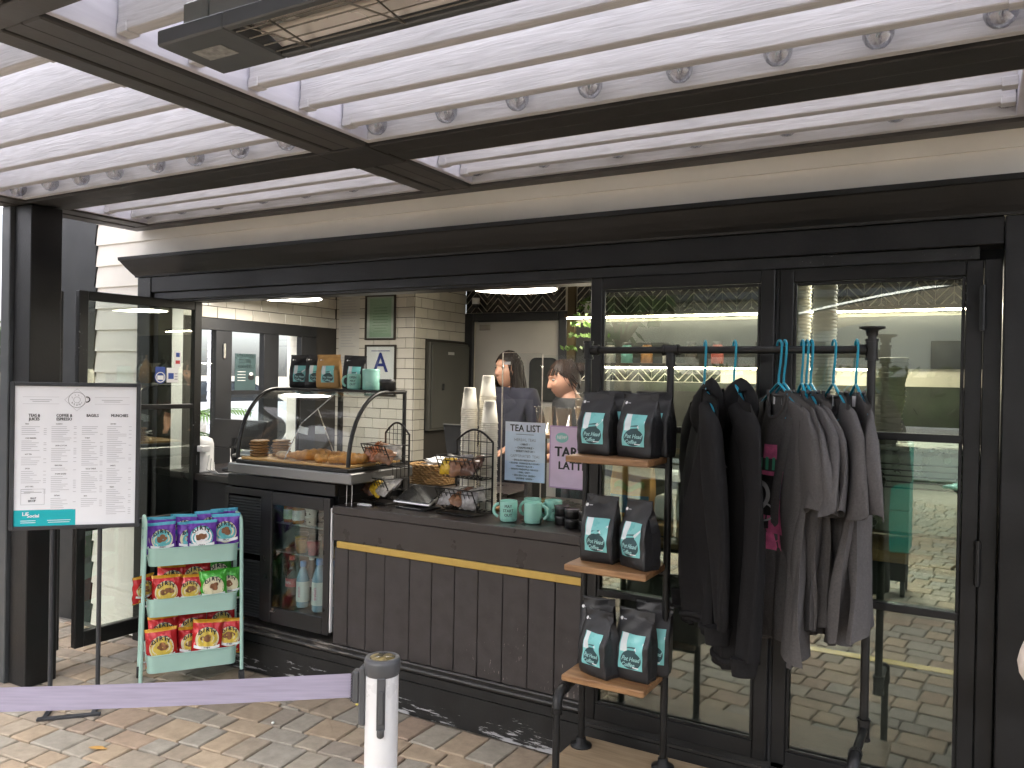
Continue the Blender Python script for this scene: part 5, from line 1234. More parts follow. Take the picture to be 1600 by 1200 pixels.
rp(MB().box(-1.36, -.27, -.44, -.11, .145, .17, .004), 'base_board', BOARD)
rp(MB().box(-1.34, -1.31, -.43, -.12, .0, .144).box(-.32, -.29, -.43, -.12, .0, .144), 'board_foot', INK)
mb = MB()
for z in (1.322, .925, .517):
    mb.tube([(-1.315, YR, z-.035), (-.982, YR, z-.035)], .011, 10)
rp(mb, 'shelf_support')
gr = 'black coffee bags on the pipe rack'
RZ = 14
coffee_bag((-1.225, -.30, 1.3222), R(-6), 'black coffee bag on the left of the top rack shelf', gr, 11, wd=.135); coffee_bag((-1.062, -.305, 1.3222), R(-9), 'black coffee bag on the right of the top rack shelf by the pole', gr, 12, wd=.142)
coffee_bag((-1.20, -.21, 1.3222), R(-4), 'coffee bag hidden behind the left bag of the top shelf', gr, 13, h=.238); coffee_bag((-1.035, -.215, 1.3222), R(-7), 'coffee bag peeking over the right bag of the top shelf', gr, 14, h=.238)
coffee_bag((-1.205, -.295, .9252), R(-4), 'black coffee bag on the left of the middle rack shelf', gr, 15, wd=.135, h=.245); coffee_bag((-1.045, -.315, .9252), R(-26), 'black coffee bag on the right of the middle rack shelf', gr, 16, wd=.135, h=.245)
coffee_bag((-1.185, -.335, .5172), R(-22), 'slumped front left coffee bag on the lowest rack shelf', gr, 17, wd=.14, h=.235); coffee_bag((-1.245, -.225, .5172), R(8), 'coffee bag behind the slumped one on the lowest rack shelf', gr, 18, wd=.13, h=.25)
coffee_bag((-1.06, -.30, .5172), R(-6), 'black coffee bag on the right of the lowest rack shelf', gr, 19, wd=.14, h=.25); coffee_bag((-1.03, -.21, .5172), R(10), 'coffee bag behind the right bag of the lowest rack shelf', gr, 20, wd=.14, h=.26)

# ================================================================== GARMENTS ON HANGERS
TEE = M('charcoal_heather_jersey', (.088, .083, .083), .9, var=.16, scale=160, bump=.25, bscale=220, spec=.15)
HOODM = M('black_fleece', (.0125, .0120, .0125), .92, var=.2, scale=60, bump=.25, bscale=160, spec=.15)
def hanger(x, z, phi, label):
    t = thing('clothes_hanger', label, 'hanger', (x, YR, z), 'teal hangers on the pipe rail', True, phi-R(90))
    hk = [(.0, 0, .0)]; r_ = .019
    pts = [(0, 0, -.135), (0, 0, -.105), (.006, 0, -.085), (.013, 0, -.06), (.017, 0, -.035), (.019, 0, -.018)]
    pts += [(r_*math.cos(R(a)), 0, -.0+r_*math.sin(R(a))-.004) for a in range(0, 200, 20)]
    # the hook rides over the rail, which runs across the hanger
    MB().tube([(0, p[0], p[2]) for p in pts] if False else pts, .0042, 8).build('hook', TEAL_PLASTIC, t)
    mb = MB(); mb.tube([(-.195, 0, -.235), (-.02, 0, -.14), (0, 0, -.132), (.02, 0, -.14), (.195, 0, -.235)], .0052, 8, flat=.7); mb.tube([(-.195, 0, -.235), (-.18, 0, -.25), (.18, 0, -.25), (.195, 0, -.235)], .0042, 8)
    mb.build('shoulders', TEAL_PLASTIC, t); return t
def garment(x, z, phi, label, L=.80, hw=.25, long=False, hood=False, seed=1, group=None, printed=None, mat=TEE, squeeze=1.0, thick=.05, swing=0, neck_tag=True):
    """u across the shoulders (local x), front towards local -y"""
    rnd = random.Random(seed); ph = [rnd.uniform(0, 6.28) for _ in range(6)]
    t = thing('hoodie' if hood else 't_shirt', label, 'hoodie' if hood else 't-shirt', (x, YR, z-.145), group, True, phi-R(90))
    nk = .075 if not hood else .07
    def topz(xx, side):
        a = abs(xx); sl = -.012-.36*max(0, a-nk)-.0
        if a < nk: 
            q = math.sqrt(max(0, 1-(a/nk)**2)); return sl-(.095 if side < 0 else .018)*q
        return sl
    def W(v): 
        return (hw*.80+(hw*.15)*min(1, v*4)+.02*math.sin(v*3+ph[0]))*(1-(1-squeeze)*min(1, v*1.5))
    def pt(u, v, side, e=0):
        w_ = W(v); xx = u*w_; zt = topz(u*hw*.8, side); z_ = zt*(1-v)-(L+.03*math.sin(u*3+ph[1])*v)*v
        fold = (.022*v+.006)*math.sin(5.5*u+ph[2]+1.2*v)+.014*v*math.sin(11*u+ph[3]-2*v)+.007*math.sin(3*v*3+u*5+ph[4])+.004*math.sin(17*u+9*v+ph[5])*(.3+v)
        th = (.018+thick*min(1, v*2.2)*(.8+.2*math.sin(v*4+ph[5])))*max(0, 1-u*u)**.45
        xx += .02*v*math.sin(4*v+ph[1])+swing*v*v
        return (xx, side*(th/2+e)+fold, z_)
    mb = MB(); NU, NV = 30, 34
    for s_ in (-1, 1): mb.grid(lambda a, b: pt(2*a-1, b, s_), NU, NV)
    # sleeves
    for sg in (-1, 1):
        if long: path = [(sg*hw*.45, -.075), (sg*hw*.90, -.17), (sg*hw*1.08, -.36), (sg*hw*1.10, -.56), (sg*hw*1.02, -L+.06)]; rr = [.03, .082, .078, .066, .05]
        else: path = [(sg*hw*.40, -.062), (sg*hw*.72, -.115), (sg*hw*.98, -.19), (sg*hw*1.08, -.28), (sg*hw*1.15, -.385)]; rr = [.022, .058, .082, .092, .098]
        # resample
        P_ = []; Q_ = []
        for i in range(25):
            f_ = i/24*(len(path)-1); k = min(int(f_), len(path)-2); fr2 = f_-k
            P_.append((path[k][0]*(1-fr2)+path[k+1][0]*fr2, path[k][1]*(1-fr2)+path[k+1][1]*fr2)); Q_.append(rr[k]*(1-fr2)+rr[k+1]*fr2)
        n_ = 26; vs = []; bend = rnd.uniform(-.03, .03)
        for i, ((px, pz), r_) in enumerate(zip(P_, Q_)):
            v = i/24; d0 = (P_[min(i+1, 24)][0]-P_[max(i-1, 0)][0], P_[min(i+1, 24)][1]-P_[max(i-1, 0)][1]); ln = math.hypot(*d0); nx, nz = -d0[1]/ln, d0[0]/ln
            for j in range(n_):
                a = 2*math.pi*j/n_; ca, sa = math.cos(a), math.sin(a)
                fy_ = (.008+.014*min(1, v*2) if not long else .034)*(1-.3*v if long else 1)*sa+.008*v*math.sin(3*a+ph[2]+4*v)+.006*math.sin(6*v+ph[4]+a)
                vs.append((px+nx*r_*ca, fy_+bend*v*v+.010*math.sin(ph[3]+4*v), pz+nz*r_*ca+(.012*math.sin(2*a+ph[1])*v if not long else 0)))
        fs = [(i*n_+j, i*n_+(j+1) % n_, (i+1)*n_+(j+1) % n_, (i+1)*n_+j) for i in range(24) for j in range(n_)]
        mb.add(vs, fs, True)
        if long:
            mb.tube([(P_[-1][0]+.0, 0+bend, P_[-1][1]), (P_[-1][0]-sg*.004, bend, P_[-1][1]-.06)], [.047, .040], 20, flat=.55)
    # neck rib
    for s_ in (-1, 1):
        mb.tube([pt(q/10*nk/(hw*.8), 0, s_) for q in range(-10, 11)], .0065, 6)
    if hood:
        def hd(u, v):
            a = 2*math.pi*u; r_ = math.sin(math.pi*v)**.7
            return (.115*math.cos(a)*r_*(1-.25*v), .025+(.058*math.sin(a)+.018*math.sin(2*a+ph[0]))*r_, .03-.24*v+.012*math.sin(3*a+ph[1])*r_)
        mb.grid(hd, 28, 16, wrap=True)
        mb.tube([pt(q/10*.95, .97, -1) for q in range(-10, 11)]+[pt(q/10*.95, .97, 1) for q in range(10, -11, -1)], .012, 6, loop=True)
    mb.build('fabric', mat, t)
    if neck_tag:
        tg = MB(); tg.grid(lambda a, b: (.0-.022+.044*a, topz(0, 1)*0+.004+.012*math.sin(a*5+ph[1]), -.026-.035*b), 4, 3); tg.build('neck_tag', PAPER, t)
    if printed: printed(t, lambda xx, zz, e=0: pt(xx/W(-zz/L), min(.98, max(.0, (-zz+topz(xx, -1)*(1+zz/L)*1)/L)) , -1, .0022+e))
    return t
PK = M('print_pink', (.60, .12, .26), .7, var=.3, scale=40); PG = M('print_green', (.08, .42, .25), .7); PBk = M('print_black', (.012, .012, .012), .7); PBl = M('print_blue', (.25, .38, .55), .7); PGy = M('print_grey', (.4, .4, .4), .7)
def pink_print(t, mp):
    mb = MB()
    def patch(x0, x1, z0, z1, mi, e): mb.grid(lambda u, v: mp(x0+(x1-x0)*u, z0+(z1-z0)*v, e), 6, 8, mi=mi)
    patch(-.09, .09, -.50, -.285, 0, 0); patch(-.025, .035, -.24, -.19, 0, 0); patch(-.07, -.01, -.545, -.50, 0, 0); patch(.02, .07, -.56, -.50, 0, 0)
    patch(-.085, .035, -.44, -.30, 2, .0012); patch(.045, .085, -.38, -.33, 3, .0014)
    for i, (h0, h1) in enumerate(((-.28, -.225), (-.28, -.215), (-.275, -.24), (-.28, -.235), (-.28, -.235), (-.28, -.23), (-.28, -.23))): patch(-.095+i*.028, -.095+i*.028+.012, h0, h1, 1, .0016)
    patch(-.067, -.05, -.25, -.24, 1, .0017); patch(.045, .075, -.262, -.252, 1, .0017)
    f = lambda x, y, e=0: mp(x, y, .003+e)
    ring(mb, f, -.03, -.375, .045, .018, 4, 28); ring(mb, f, .01, -.43, .03, .006, 4, 22); disc(mb, f, -.03, -.375, .016, mi=4)
    for k in range(5): patch(-.08+k*.03, -.064+k*.03, -.475-.012*(k % 2), -.455, 2, .0012)
    mb.build('chest_print', [PK, PG, PBk, PBl, PGy], t)
def ring_print(t, mp):
    mb = MB(); f = lambda x, y, e=0: mp(x, y, e)
    ring(mb, f, .02, -.33, .055, .006, 0, 30); ring(mb, f, .085, -.335, .022, .012, 1, 20, a0=-1.6, a1=1.6)
    for k in range(4): rect(mb, f, -.06+k*.04, -.035+k*.04, -.43, -.423, 0)
    put_text(mb, 'BEANS', .03, f, 0, .02, -.36); mb.build('chest_print', [PGy, PAPER], t)
HOOKZ = 1.7336
def hang(x, ang, hlabel, **k):
    phi = R(ang); hanger(x, HOOKZ, phi, hlabel); 
    if k: garment(x, HOOKZ, phi, **k)
gt_ = 'charcoal t-shirts on the rail'; gh_ = 'black hoodies on the rail'
# ang: direction of the local x axis: 0 = towards -y (out of the wall) after the -90 turn
hang(-.854, 26, 'teal hanger, leftmost on the rail, carrying a hoodie', label='black hoodie, leftmost garment on the rail', L=.86, hw=.235, long=True, hood=True, seed=3, group=gh_, mat=HOODM, squeeze=.75, thick=.10, neck_tag=False)
hang(-.748, 30, 'teal hanger second from the left carrying a hoodie', label='black hoodie with a pale ring print, second on the rail', L=.94, hw=.25, long=True, hood=True, seed=8, group=gh_, mat=HOODM, squeeze=.8, thick=.11, printed=ring_print)
hang(-.594, 36, 'teal hanger of the pink printed t-shirt', label='charcoal t-shirt with a pink and green chest print', L=.86, hw=.25, seed=5, group=gt_, printed=pink_print, squeeze=.92)
hang(-.577, 33, 'teal hanger directly behind the pink printed t-shirt', label='plain charcoal t-shirt right behind the pink printed one', L=.88, hw=.25, seed=21, group=gt_, squeeze=.8, thick=.04)
hang(-.518, 22, 'first of three close teal hangers on the rail', label='charcoal t-shirt, first of three hanging close together', L=.80, hw=.24, seed=31, group=gt_, squeeze=.75, thick=.04)
hang(-.503, 24, 'middle one of three close teal hangers on the rail', label='charcoal t-shirt, middle one of three hanging close together', L=.79, hw=.24, seed=37, group=gt_, squeeze=.72, thick=.03)
hang(-.489, 26, 'last of three close teal hangers on the rail', label='charcoal t-shirt, last of three hanging close together', L=.80, hw=.24, seed=41, group=gt_, squeeze=.75, thick=.04)
hang(-.417, 26, 'teal hanger second from the right end of the rail', label='charcoal t-shirt second from the right end of the rail', L=.81, hw=.24, seed=52, group=gt_, squeeze=.8)
hang(-.347, 20, 'teal hanger at the right end of the rail by the pole', label='charcoal t-shirt at the right end of the rail with a flared sleeve', L=.79, hw=.24, seed=61, group=gt_, squeeze=.72)

# ================================================================== MENU STAND
mn = thing('menu_stand', 'white framed menu board on a black two-legged stand', 'menu board', (-3.66, -.806, 0), None, True, R(46.8))
WB, Z0, Z1 = .274, .857, 1.543
FR_ = M('menu_frame', (.045, .047, .052), .4, .3, .1)
mb = MB(); f_ = .018
mb.box(-WB, -WB+f_, -.012, .012, Z0, Z1, .002).box(WB-f_, WB, -.012, .012, Z0, Z1, .002).box(-WB+f_, WB-f_, -.0115, .0115, Z1-f_, Z1, .002).box(-WB+f_, WB-f_, -.0115, .0115, Z0, Z0+f_, .002); mb.build('menu_frame', FR_, mn)
MB().box(-WB+f_, WB-f_, .0, .008, Z0+f_, Z1-f_).build('back_panel', INK, mn)
mp = plane_map((0, -.003, (Z0+Z1)/2), (1, 0, 0), (0, 0, 1), (0, -1, 0), 0); mb = MB(); hx, hz = WB-f_, (Z1-Z0)/2-f_
rect(mb, mp, -hx, hx, -hz, hz, 0); mb.add([mp(-hx, -hz, -.002), mp(hx, -hz, -.002), mp(hx, hz, -.002), mp(-hx, hz, -.002)], [(0, 1, 2, 3)], False, 0)
rect(mb, mp, -hx, .0, -hz, -hz+.075, 3, .0006)
e1 = lambda x, y, e=0: mp(x, y, .0012+e)
def fine(x0, x1, z, n, dz=.0088, seed=0, price=True):
    rr = random.Random(seed)
    for i in range(n):
        zz = z-i*dz; rect(mb, mp, x0, x0+(x1-x0)*rr.uniform(.35, .8), zz-.0018, zz, 2, .001)
        if price and rr.random() < .6: rect(mb, mp, x1-.012, x1, zz-.0018, zz, 2, .001)
    return z-n*dz
cols = ((-.228, -.125), (-.105, .0), (.022, .112), (.130, .236))
hd_ = (('TEAS &', 'JUICES'), ('COFFEE &', 'ESPRESSO'), ('BAGELS', ''), ('MUNCHIES', ''))
for (a, b), (l1, l2) in zip(cols, hd_):
    put_text(mb, l1, .019, e1, 1, (a+b)/2, .188, .8, 2, .03)
    if l2: put_text(mb, l2, .019, e1, 1, (a+b)/2, .171, .8, 2, .03)
subs = (('TEAS', 5), ('COLD BREWED', 6), ('HOT TEA', 5), ('JUICES', 7), ('JUST CHILL', 3)), (('CLASSICS', 9), ('LAVA & COCOA', 8), ('SEASONAL', 2), ('SUGAR GLAZED', 9), ('EXTRAS', 7)), (('', 5), ('TOAST', 14), ('EGG & CHEESE', 12), ('ADD', 5)), (('SAVORY', 20), ('SWEETS', 9), ('FRESH', 14), ('CATERING', 4))
for k, ((a, b), sub) in enumerate(zip(cols, subs)):
    z = .145
    for j, (h_, n_) in enumerate(sub):
        if h_: put_text(mb, h_, .0088, e1, 1, a+.012+len(h_)*.0024, z+.004, .75, 1, .02)
        z = fine(a, b, z-.008, n_, seed=k*10+j)-.014
        if z < -hz+(.09 if k < 2 else .03): break
# logo: cup on a lozenge
lx, lz = 0, .262
for s_ in range(4):
    a0 = s_*90; p = [(lx+.052*math.cos(R(a0)), lz+.052*math.sin(R(a0))), (lx+.052*math.cos(R(a0+90)), lz+.052*math.sin(R(a0+90)))]
    d0 = Vector((p[1][0]-p[0][0], p[1][1]-p[0][1])).normalized(); nn = Vector((-d0.y, d0.x))*.0006
    mb.add([mp(p[0][0]+nn.x, p[0][1]+nn.y, .001), mp(p[1][0]+nn.x, p[1][1]+nn.y, .001), mp(p[1][0]-nn.x, p[1][1]-nn.y, .001), mp(p[0][0]-nn.x, p[0][1]-nn.y, .001)], [(0, 1, 2, 3)], False, 2)
disc(mb, mp, lx, lz, .036, mi=0, e=.0011); ring(mb, mp, lx, lz, .036, .0014, 1, 36, e=.0016); ring(mb, mp, lx, lz, .014, .001, 1, 24, e=.0016); ring(mb, mp, lx+.042, lz+.002, .012, .005, 1, 20, e=.0016, a0=-1.9, a1=1.9)
for t_, r0, a0, a1 in (("LIL'", .023, 150, 30), ('BEANS', .024, 215, 325)):
    for i, ch in enumerate(t_):
        a = R(a0+(a1-a0)*i/(len(t_)-1)); put_text(mb, ch, .011, lambda x, y, e=0: mp(x, y, .0018), 1, lx+r0*math.cos(a), lz+r0*math.sin(a), 1, 1)
for s_ in (-1, 1):
    rect(mb, mp, s_*.15-.075, s_*.15+.075, lz+.012, lz+.013, 2, .001); rect(mb, mp, s_*.15-.075, s_*.15+.075, lz-.02, lz-.019, 2, .001)
    for k in range(2): rect(mb, mp, s_*.15-.045+.01*k, s_*.15+.045-.01*k, lz-.002-.008*k, lz+.0005-.008*k, 2, .001)
ring(mb, mp, -.178, -.195, .001, .0005, 2, 8)
for x0, x1, z0, z1 in ((-.228, -.13, -.226, -.2245), (-.228, -.13, -.154, -.1525), (-.228, -.2265, -.226, -.153), (-.1315, -.13, -.226, -.153)): rect(mb, mp, x0, x1, z0, z1, 2, .001)
put_text(mb, 'SHOT', .012, e1, 1, -.176, -.196, .8, 1, .03); put_text(mb, 'EM UP', .014, e1, 1, -.182, -.209, .8, 1, .03); rect(mb, mp, -.215, -.142, -.170, -.167, 2, .001)
put_text(mb, "Lil'", .024, e1, 0, -.208, -hz+.056, 1, 2, .03); put_text(mb, 'Social', .022, e1, 0, -.176, -hz+.047, 1, 2, .03)
for k in range(2): rect(mb, mp, -.228, -.165, -hz+.024-.009*k, -hz+.0265-.009*k, 0, .0012); rect(mb, mp, -.118+.004*k, -.02-.004*k, -hz+.024-.009*k, -hz+.0265-.009*k, 0, .0012)
mb.build('menu_print', [M('menu_paper', (.80, .81, .84), .5, var=.02), INK, GREYINK, M('menu_teal', (.0, .42, .47), .5, var=.03)], mn)
for x in (-.10, .102): MB().tube([(x, .016, .012), (x, .016, Z0+.25)], .0105, 12).build('leg', FR_, mn)
MB().box(-.13, .135, -.10, -.075, 0, .012, .002).box(-.13, .135, .10, .125, 0, .012, .002).box(-.112, -.088, -.0745, .0995, 0, .0115, .002).box(.09, .114, -.0745, .0995, 0, .0115, .002).build('foot_frame', FR_, mn)

# ================================================================== SNACK TROLLEY
MINTM = M('mint_powder_coat', (.36, .55, .48), .45, var=.04)
tr = thing('snack_trolley', 'mint green three-tier metal trolley holding bags of crisps', 'trolley', (-3.405, -.338, 0), None, True, R(56))
TW_, TD_ = .215, .30
def tray(z, h=.088):
    mb = MB(); x0, x1, y0, y1 = -TW_, TW_, .015, TD_; r_ = .035; t_ = .0025
    P = rrect(x0, x1, y0, y1, r_, 5); n = len(P); cx_, cy_ = 0, (y0+y1)/2
    Pin = [(cx_+(x-cx_)*.985, cy_+(y-cy_)*.98) for x, y in P]
    vs = [(x*.98, cy_+(y-cy_)*.97, z) for x, y in P]+[(x, y, z+h) for x, y in P]+[(x, y, z+h) for x, y in Pin]+[(x*.97, cy_+(y-cy_)*.96, z+.004) for x, y in P]
    fs = [tuple(range(n))[::-1], tuple(range(3*n, 4*n))]
    for k in range(3):
        for i in range(n): fs.append((k*n+i, k*n+(i+1) % n, (k+1)*n+(i+1) % n, (k+1)*n+i))
    mb.add(vs, fs, False); mb.tube([(x*1.004, cy_+(y-cy_)*1.004, z+h) for x, y in P], .0035, 6, loop=True)
    return mb.build('tray', MINTM, tr)
ZT_ = (.632, .378, .098)
for z in ZT_: tray(z)
for s_ in (-1, 1):
    x = s_*(TW_+.013); pts = [(x+s_*.012, .03, .06), (x, .03, .80), (x, .04, .835), (x, .07, .85), (x, TD_-.06, .85), (x, TD_-.03, .835), (x, TD_-.02, .80), (x+s_*.012, TD_-.02, .06)]
    MB().tube(pts, .0095, 10).build('side_frame', MINTM, tr)
    for y in (.03, TD_-.02):
        mb = MB().tube([(x+s_*.012-.012, y, .028), (x+s_*.012+.012, y, .028)], .028, 16); mb.build('caster', INK, tr)
mb = MB()
for s_ in (-1, 1):
    for z in ZT_: 
        for y in (.06, TD_-.05): mb.tube([(s_*(TW_-.002), y, z+.05), (s_*(TW_+.024), y, z+.05)], .005, 8)
mb.build('bolt', CHROME, tr)
# ---- crisp bags
def film(name, c): return M(name, c, .22, .15, .1, 12, bump=.6, bscale=22, spec=.6)
PURP = film('purple_film', (.13, .035, .33)); RED = film('red_film', (.50, .018, .022)); GRN = film('green_film', (.06, .36, .035)); TEALF = film('teal_film_edge', (.05, .30, .42)); YELF = film('yellow_film_edge', (.65, .33, .03)); 
CREAM = M('print_cream', (.66, .60, .40), .4, var=.05); YELP = M('print_yellow', (.60, .44, .06), .4, var=.15, scale=40); AQUA = M('print_aqua', (.10, .42, .45), .4, var=.3, scale=30); BRWN = M('print_brown', (.20, .08, .03), .5, var=.4, scale=60); LIME = M('print_lime', (.15, .35, .06), .4)
TROT = Matrix.Rotation(R(56), 3, 'Z'); TLOC = Vector((-3.405, -.338, 0))
def crisp_bag(lx, ly, z, wd, h, rx, rz, kind, label, grp, seed=0):
    film_m, edge, disc_m = {'purple': (PURP, TEALF, AQUA), 'pale': (PURP, TEALF, PAPER), 'red': (RED, YELF, YELP), 'green': (GRN, YELF, CREAM)}[kind]
    q = TROT @ Vector((lx, ly, 0)); loc = (TLOC.x+q.x, TLOC.y+q.y, z)
    t = thing('crisp_bag', label, 'crisp bag', loc, grp, True, R(56)+rz); t.rotation_euler = (rx, random.Random(seed).uniform(-.07, .07), R(56)+rz)
    rnd = random.Random(seed); ph = [rnd.uniform(0, 6) for _ in range(4)]; D = wd*.33
    def s(x, zz, side):
        a, b = x/(wd/2), 2*zz/h-1; a = max(-1, min(1, a)); b = max(-1, min(1, b))
        t_ = (max(0, 1-abs(a)**3.2)**.7)*(max(0, 1-abs(b)**3.5)**.7)
        cr_ = .003*math.sin(14*a+ph[0]+3*b)*t_+.0035*math.sin(9*b+ph[1]+4*a)*abs(a)+.0028*math.sin(22*a+ph[2])*max(0, abs(b)-.55)*2
        return side*(D/2*t_+.0012)+cr_
    def edgew(zz): b = 2*zz/h-1; return wd/2*(1-.07*(1-b*b)**.5)
    mb = MB()
    for sd in (-1, 1): mb.grid(lambda u, v: ((2*u-1)*edgew(v*h), s((2*u-1)*wd/2*.999, v*h, sd), v*h), 18, 24, mif=lambda u, v: 1 if v > .93 or v < .04 else 0)
    mb.build('film', [film_m, edge if kind != 'green' else GRN], t)
    mp_ = lambda x, zz, e=0: (x, s(x*wd/2/edgew(max(0, min(h, zz))), zz, -1)-.0013-e, zz); k = wd/.15; cz = h*.50; mb = MB()
    def el(rx_, rz_, mi, e, cz_=cz, cx_=0):
        mb.grid(lambda u, v: mp_(cx_+rx_*v*math.cos(2*math.pi*u), cz_+rz_*v*math.sin(2*math.pi*u), e), 30, 4, mi=mi, wrap=True)
    el(.055*k, .057*k, 0, 0); el(.049*k, .050*k, 1, .0007)
    for i in range(9):
        a = rnd.uniform(0, 6.28); r_ = rnd.uniform(0, .02)*k; el(.014*k, .010*k, 2, .0012+.0001*i, cz+.004*k+r_*math.sin(a)*.8, r_*math.cos(a)*1.3)
    # ribbon
    mb.grid(lambda u, v: mp_((-.06+.12*u)*k, cz-.042*k+.014*k*(1-(2*u-1)**2)*-.6+.014*k*v, .0022), 12, 2, mi=3)
    for i, ch in enumerate('DIRTY'):
        a = R(140-25*i); put_text(mb, ch, .030*k, lambda x, y, e=0: mp_(x, y, .0030+e), 4, .043*k*math.cos(a), cz+.042*k*math.sin(a)+.003, 1, 1, .05)
    put_text(mb, 'chips', .013*k, lambda x, y, e=0: mp_(x, y, .0032+e), 4, 0, cz-.040*k, 1.2, 1, .04)
    if kind in ('red',): put_text(mb, 'Sweet Heat', .021*k, lambda x, y, e=0: mp_(x, y, .002+e), 5, .004*k, h*.12, .9, 1, .05)
    if kind == 'purple': put_text(mb, 'Sea Salt', .019*k, lambda x, y, e=0: mp_(x, y, .002+e), 6, .004*k, h*.12, .9, 1, .05)
    mb.build('bag_print', [CREAM if kind != 'pale' else AQUA, disc_m, BRWN, PAPER, INK, YELP, AQUA], t)
g1, g2, g3 = 'crisp bags in the top tray', 'crisp bags in the middle tray', 'crisp bags in the bottom tray'
z = ZT_[0]+.012
crisp_bag(-.145, .055, z+.03, .135, .17, R(-6), R(-3), 'purple', 'purple crisp bag with an aqua disc, front left of the top tray', g1, 1)
crisp_bag(-.025, .075, z+.025, .125, .165, R(-8), R(6), 'purple', 'purple crisp bag partly behind the pale one in the top tray', g1, 2)
crisp_bag(.04, .045, z+.035, .15, .165, R(-6), R(-10), 'pale', 'purple crisp bag with a white disc, front middle of the top tray', g1, 3)
crisp_bag(.16, .065, z+.04, .145, .185, R(-4), R(-14), 'purple', 'taller purple crisp bag, front right of the top tray', g1, 4)
crisp_bag(-.15, .13, z+.035, .14, .18, R(-10), R(2), 'purple', 'purple crisp bag behind the front left one in the top tray', g1, 5)
crisp_bag(-.04, .15, z+.04, .15, .18, R(-10), R(-4), 'purple', 'purple crisp bag in the second row of the top tray', g1, 6)
crisp_bag(.09, .16, z+.045, .15, .185, R(-8), R(3), 'purple', 'purple crisp bag at the back of the top tray, centre right', g1, 7)
crisp_bag(.17, .21, z+.045, .14, .185, R(-6), R(-6), 'purple', 'purple crisp bag at the rear right of the top tray', g1, 8)
crisp_bag(-.19, .10, z+.03, .12, .15, R(-5), R(50), 'purple', 'purple crisp bag poking over the left end of the top tray', g1, 9)
z = ZT_[1]+.012
crisp_bag(-.125, .06, z+.02, .145, .165, R(-6), R(-3), 'red', 'red crisp bag, front left of the middle tray', g2, 11)
crisp_bag(-.01, .07, z+.02, .125, .155, R(-6), R(-8), 'red', 'red crisp bag left of the green ones in the middle tray', g2, 12)
crisp_bag(.10, .055, z+.025, .14, .165, R(-5), R(-4), 'green', 'green crisp bag with a cream disc, front of the middle tray', g2, 13)
crisp_bag(.185, .085, z+.025, .12, .165, R(-5), R(-10), 'green', 'green crisp bag at the right end of the middle tray', g2, 14)
crisp_bag(-.10, .15, z+.045, .15, .17, R(-8), R(4), 'red', 'red crisp bag behind the front left one in the middle tray', g2, 15)
crisp_bag(.02, .15, z+.055, .15, .17, R(-8), R(-12), 'red', 'red crisp bag leaning at the back of the middle tray', g2, 16)
crisp_bag(.13, .16, z+.06, .15, .17, R(-8), R(5), 'green', 'green crisp bag behind the front green one', g2, 17)
crisp_bag(-.235, .10, z+.05, .12, .14, R(5), R(35), 'red', 'red crisp bag sticking out past the left end of the middle tray', g2, 18)
z = ZT_[2]+.012
crisp_bag(-.14, .055, z+.01, .155, .19, R(-6), R(-2), 'red', 'large red crisp bag, front left of the bottom tray', g3, 21)
crisp_bag(-.01, .085, z+.02, .13, .16, R(-8), R(4), 'red', 'red crisp bag tucked between two larger ones in the bottom tray', g3, 22)
crisp_bag(.065, .05, z+.03, .155, .19, R(-6), R(-6), 'red', 'large red crisp bag, front middle of the bottom tray', g3, 23)
crisp_bag(.18, .065, z+.03, .135, .18, R(-5), R(-8), 'red', 'red crisp bag, front right of the bottom tray', g3, 24)
crisp_bag(-.13, .15, z+.055, .15, .18, R(-8), R(3), 'red', 'red crisp bag behind the front left one of the bottom tray', g3, 25)
crisp_bag(.0, .16, z+.06, .15, .18, R(-8), R(-3), 'red', 'red crisp bag at the back of the bottom tray, centre', g3, 26)
crisp_bag(.15, .17, z+.075, .15, .18, R(-8), R(4), 'red', 'red crisp bag at the back right of the bottom tray', g3, 27)

# ================================================================== QUEUE BARRIER
PW = M('stanchion_white', (.58, .58, .59), .34, .0, .04, 14); PGD = M('stanchion_grey_plastic', (.055, .056, .06), .45, var=.1)
def stanchion(x, y, label):
    t = thing('queue_post', label, 'queue post', (x, y, 0), 'queue posts with lavender belt', True, R(8)); r_ = .035
    MB().lathe([(.0001, .0), (.17, .0), (.17, .012), (.12, .022), (.04, .03), (.036, .035)], n=40).build('base', PGD, t)
    MB().lathe([(r_, .03), (r_, .975)], n=40).build('tube', PW, t)
    MB().lathe([(r_+.0005, .968), (r_+.003, .975), (r_+.0035, .995), (r_+.001, 1.003), (.028, 1.004), (.027, 1.002), (.0001, 1.002)], n=40).build('cap', PGD, t)
    MB().lathe([(.0265, 1.0022), (.0265, 1.0032), (.0001, 1.0034)], n=30).build('cap_sticker', M('gold_flecked_sticker', (.16, .12, .04), .3, .3, .9, 60), t)
    a = R(-62); c_, s_ = math.cos(a), math.sin(a); mb = MB(); mb.X = Matrix.Translation((c_*r_, s_*r_, 0)) @ Matrix.Rotation(a+R(90), 4, 'Z')
    mb.box(-.009, .009, -.004, .003, .86, .97, .002); mb.box(-.0055, .0055, -.008, -.0042, .875, .945, .002); mb.tube([(0, -.001, .862), (0, -.003, .855), (0, 0, .85)], .008, 10); mb.build('latch', PGD, t)
    a = R(118+0); mb = MB(); mb.X = Matrix.Rotation(R(195), 4, 'Z')
    mb.box(.030, .046, -.02, .02, .86, .985, .004); mb.box(.0465, .062, -.014, .014, .905, .972, .003)
    for k in range(11): mb.box(.0625, .0645, -.0145, .0145, .909+k*.0057, .9115+k*.0057)
    mb.build('belt_clip', PGD, t); return t
SX, SY = -1.085, -1.724
stanchion(SX, SY, 'white queue post with a grey cap in front of the counter')
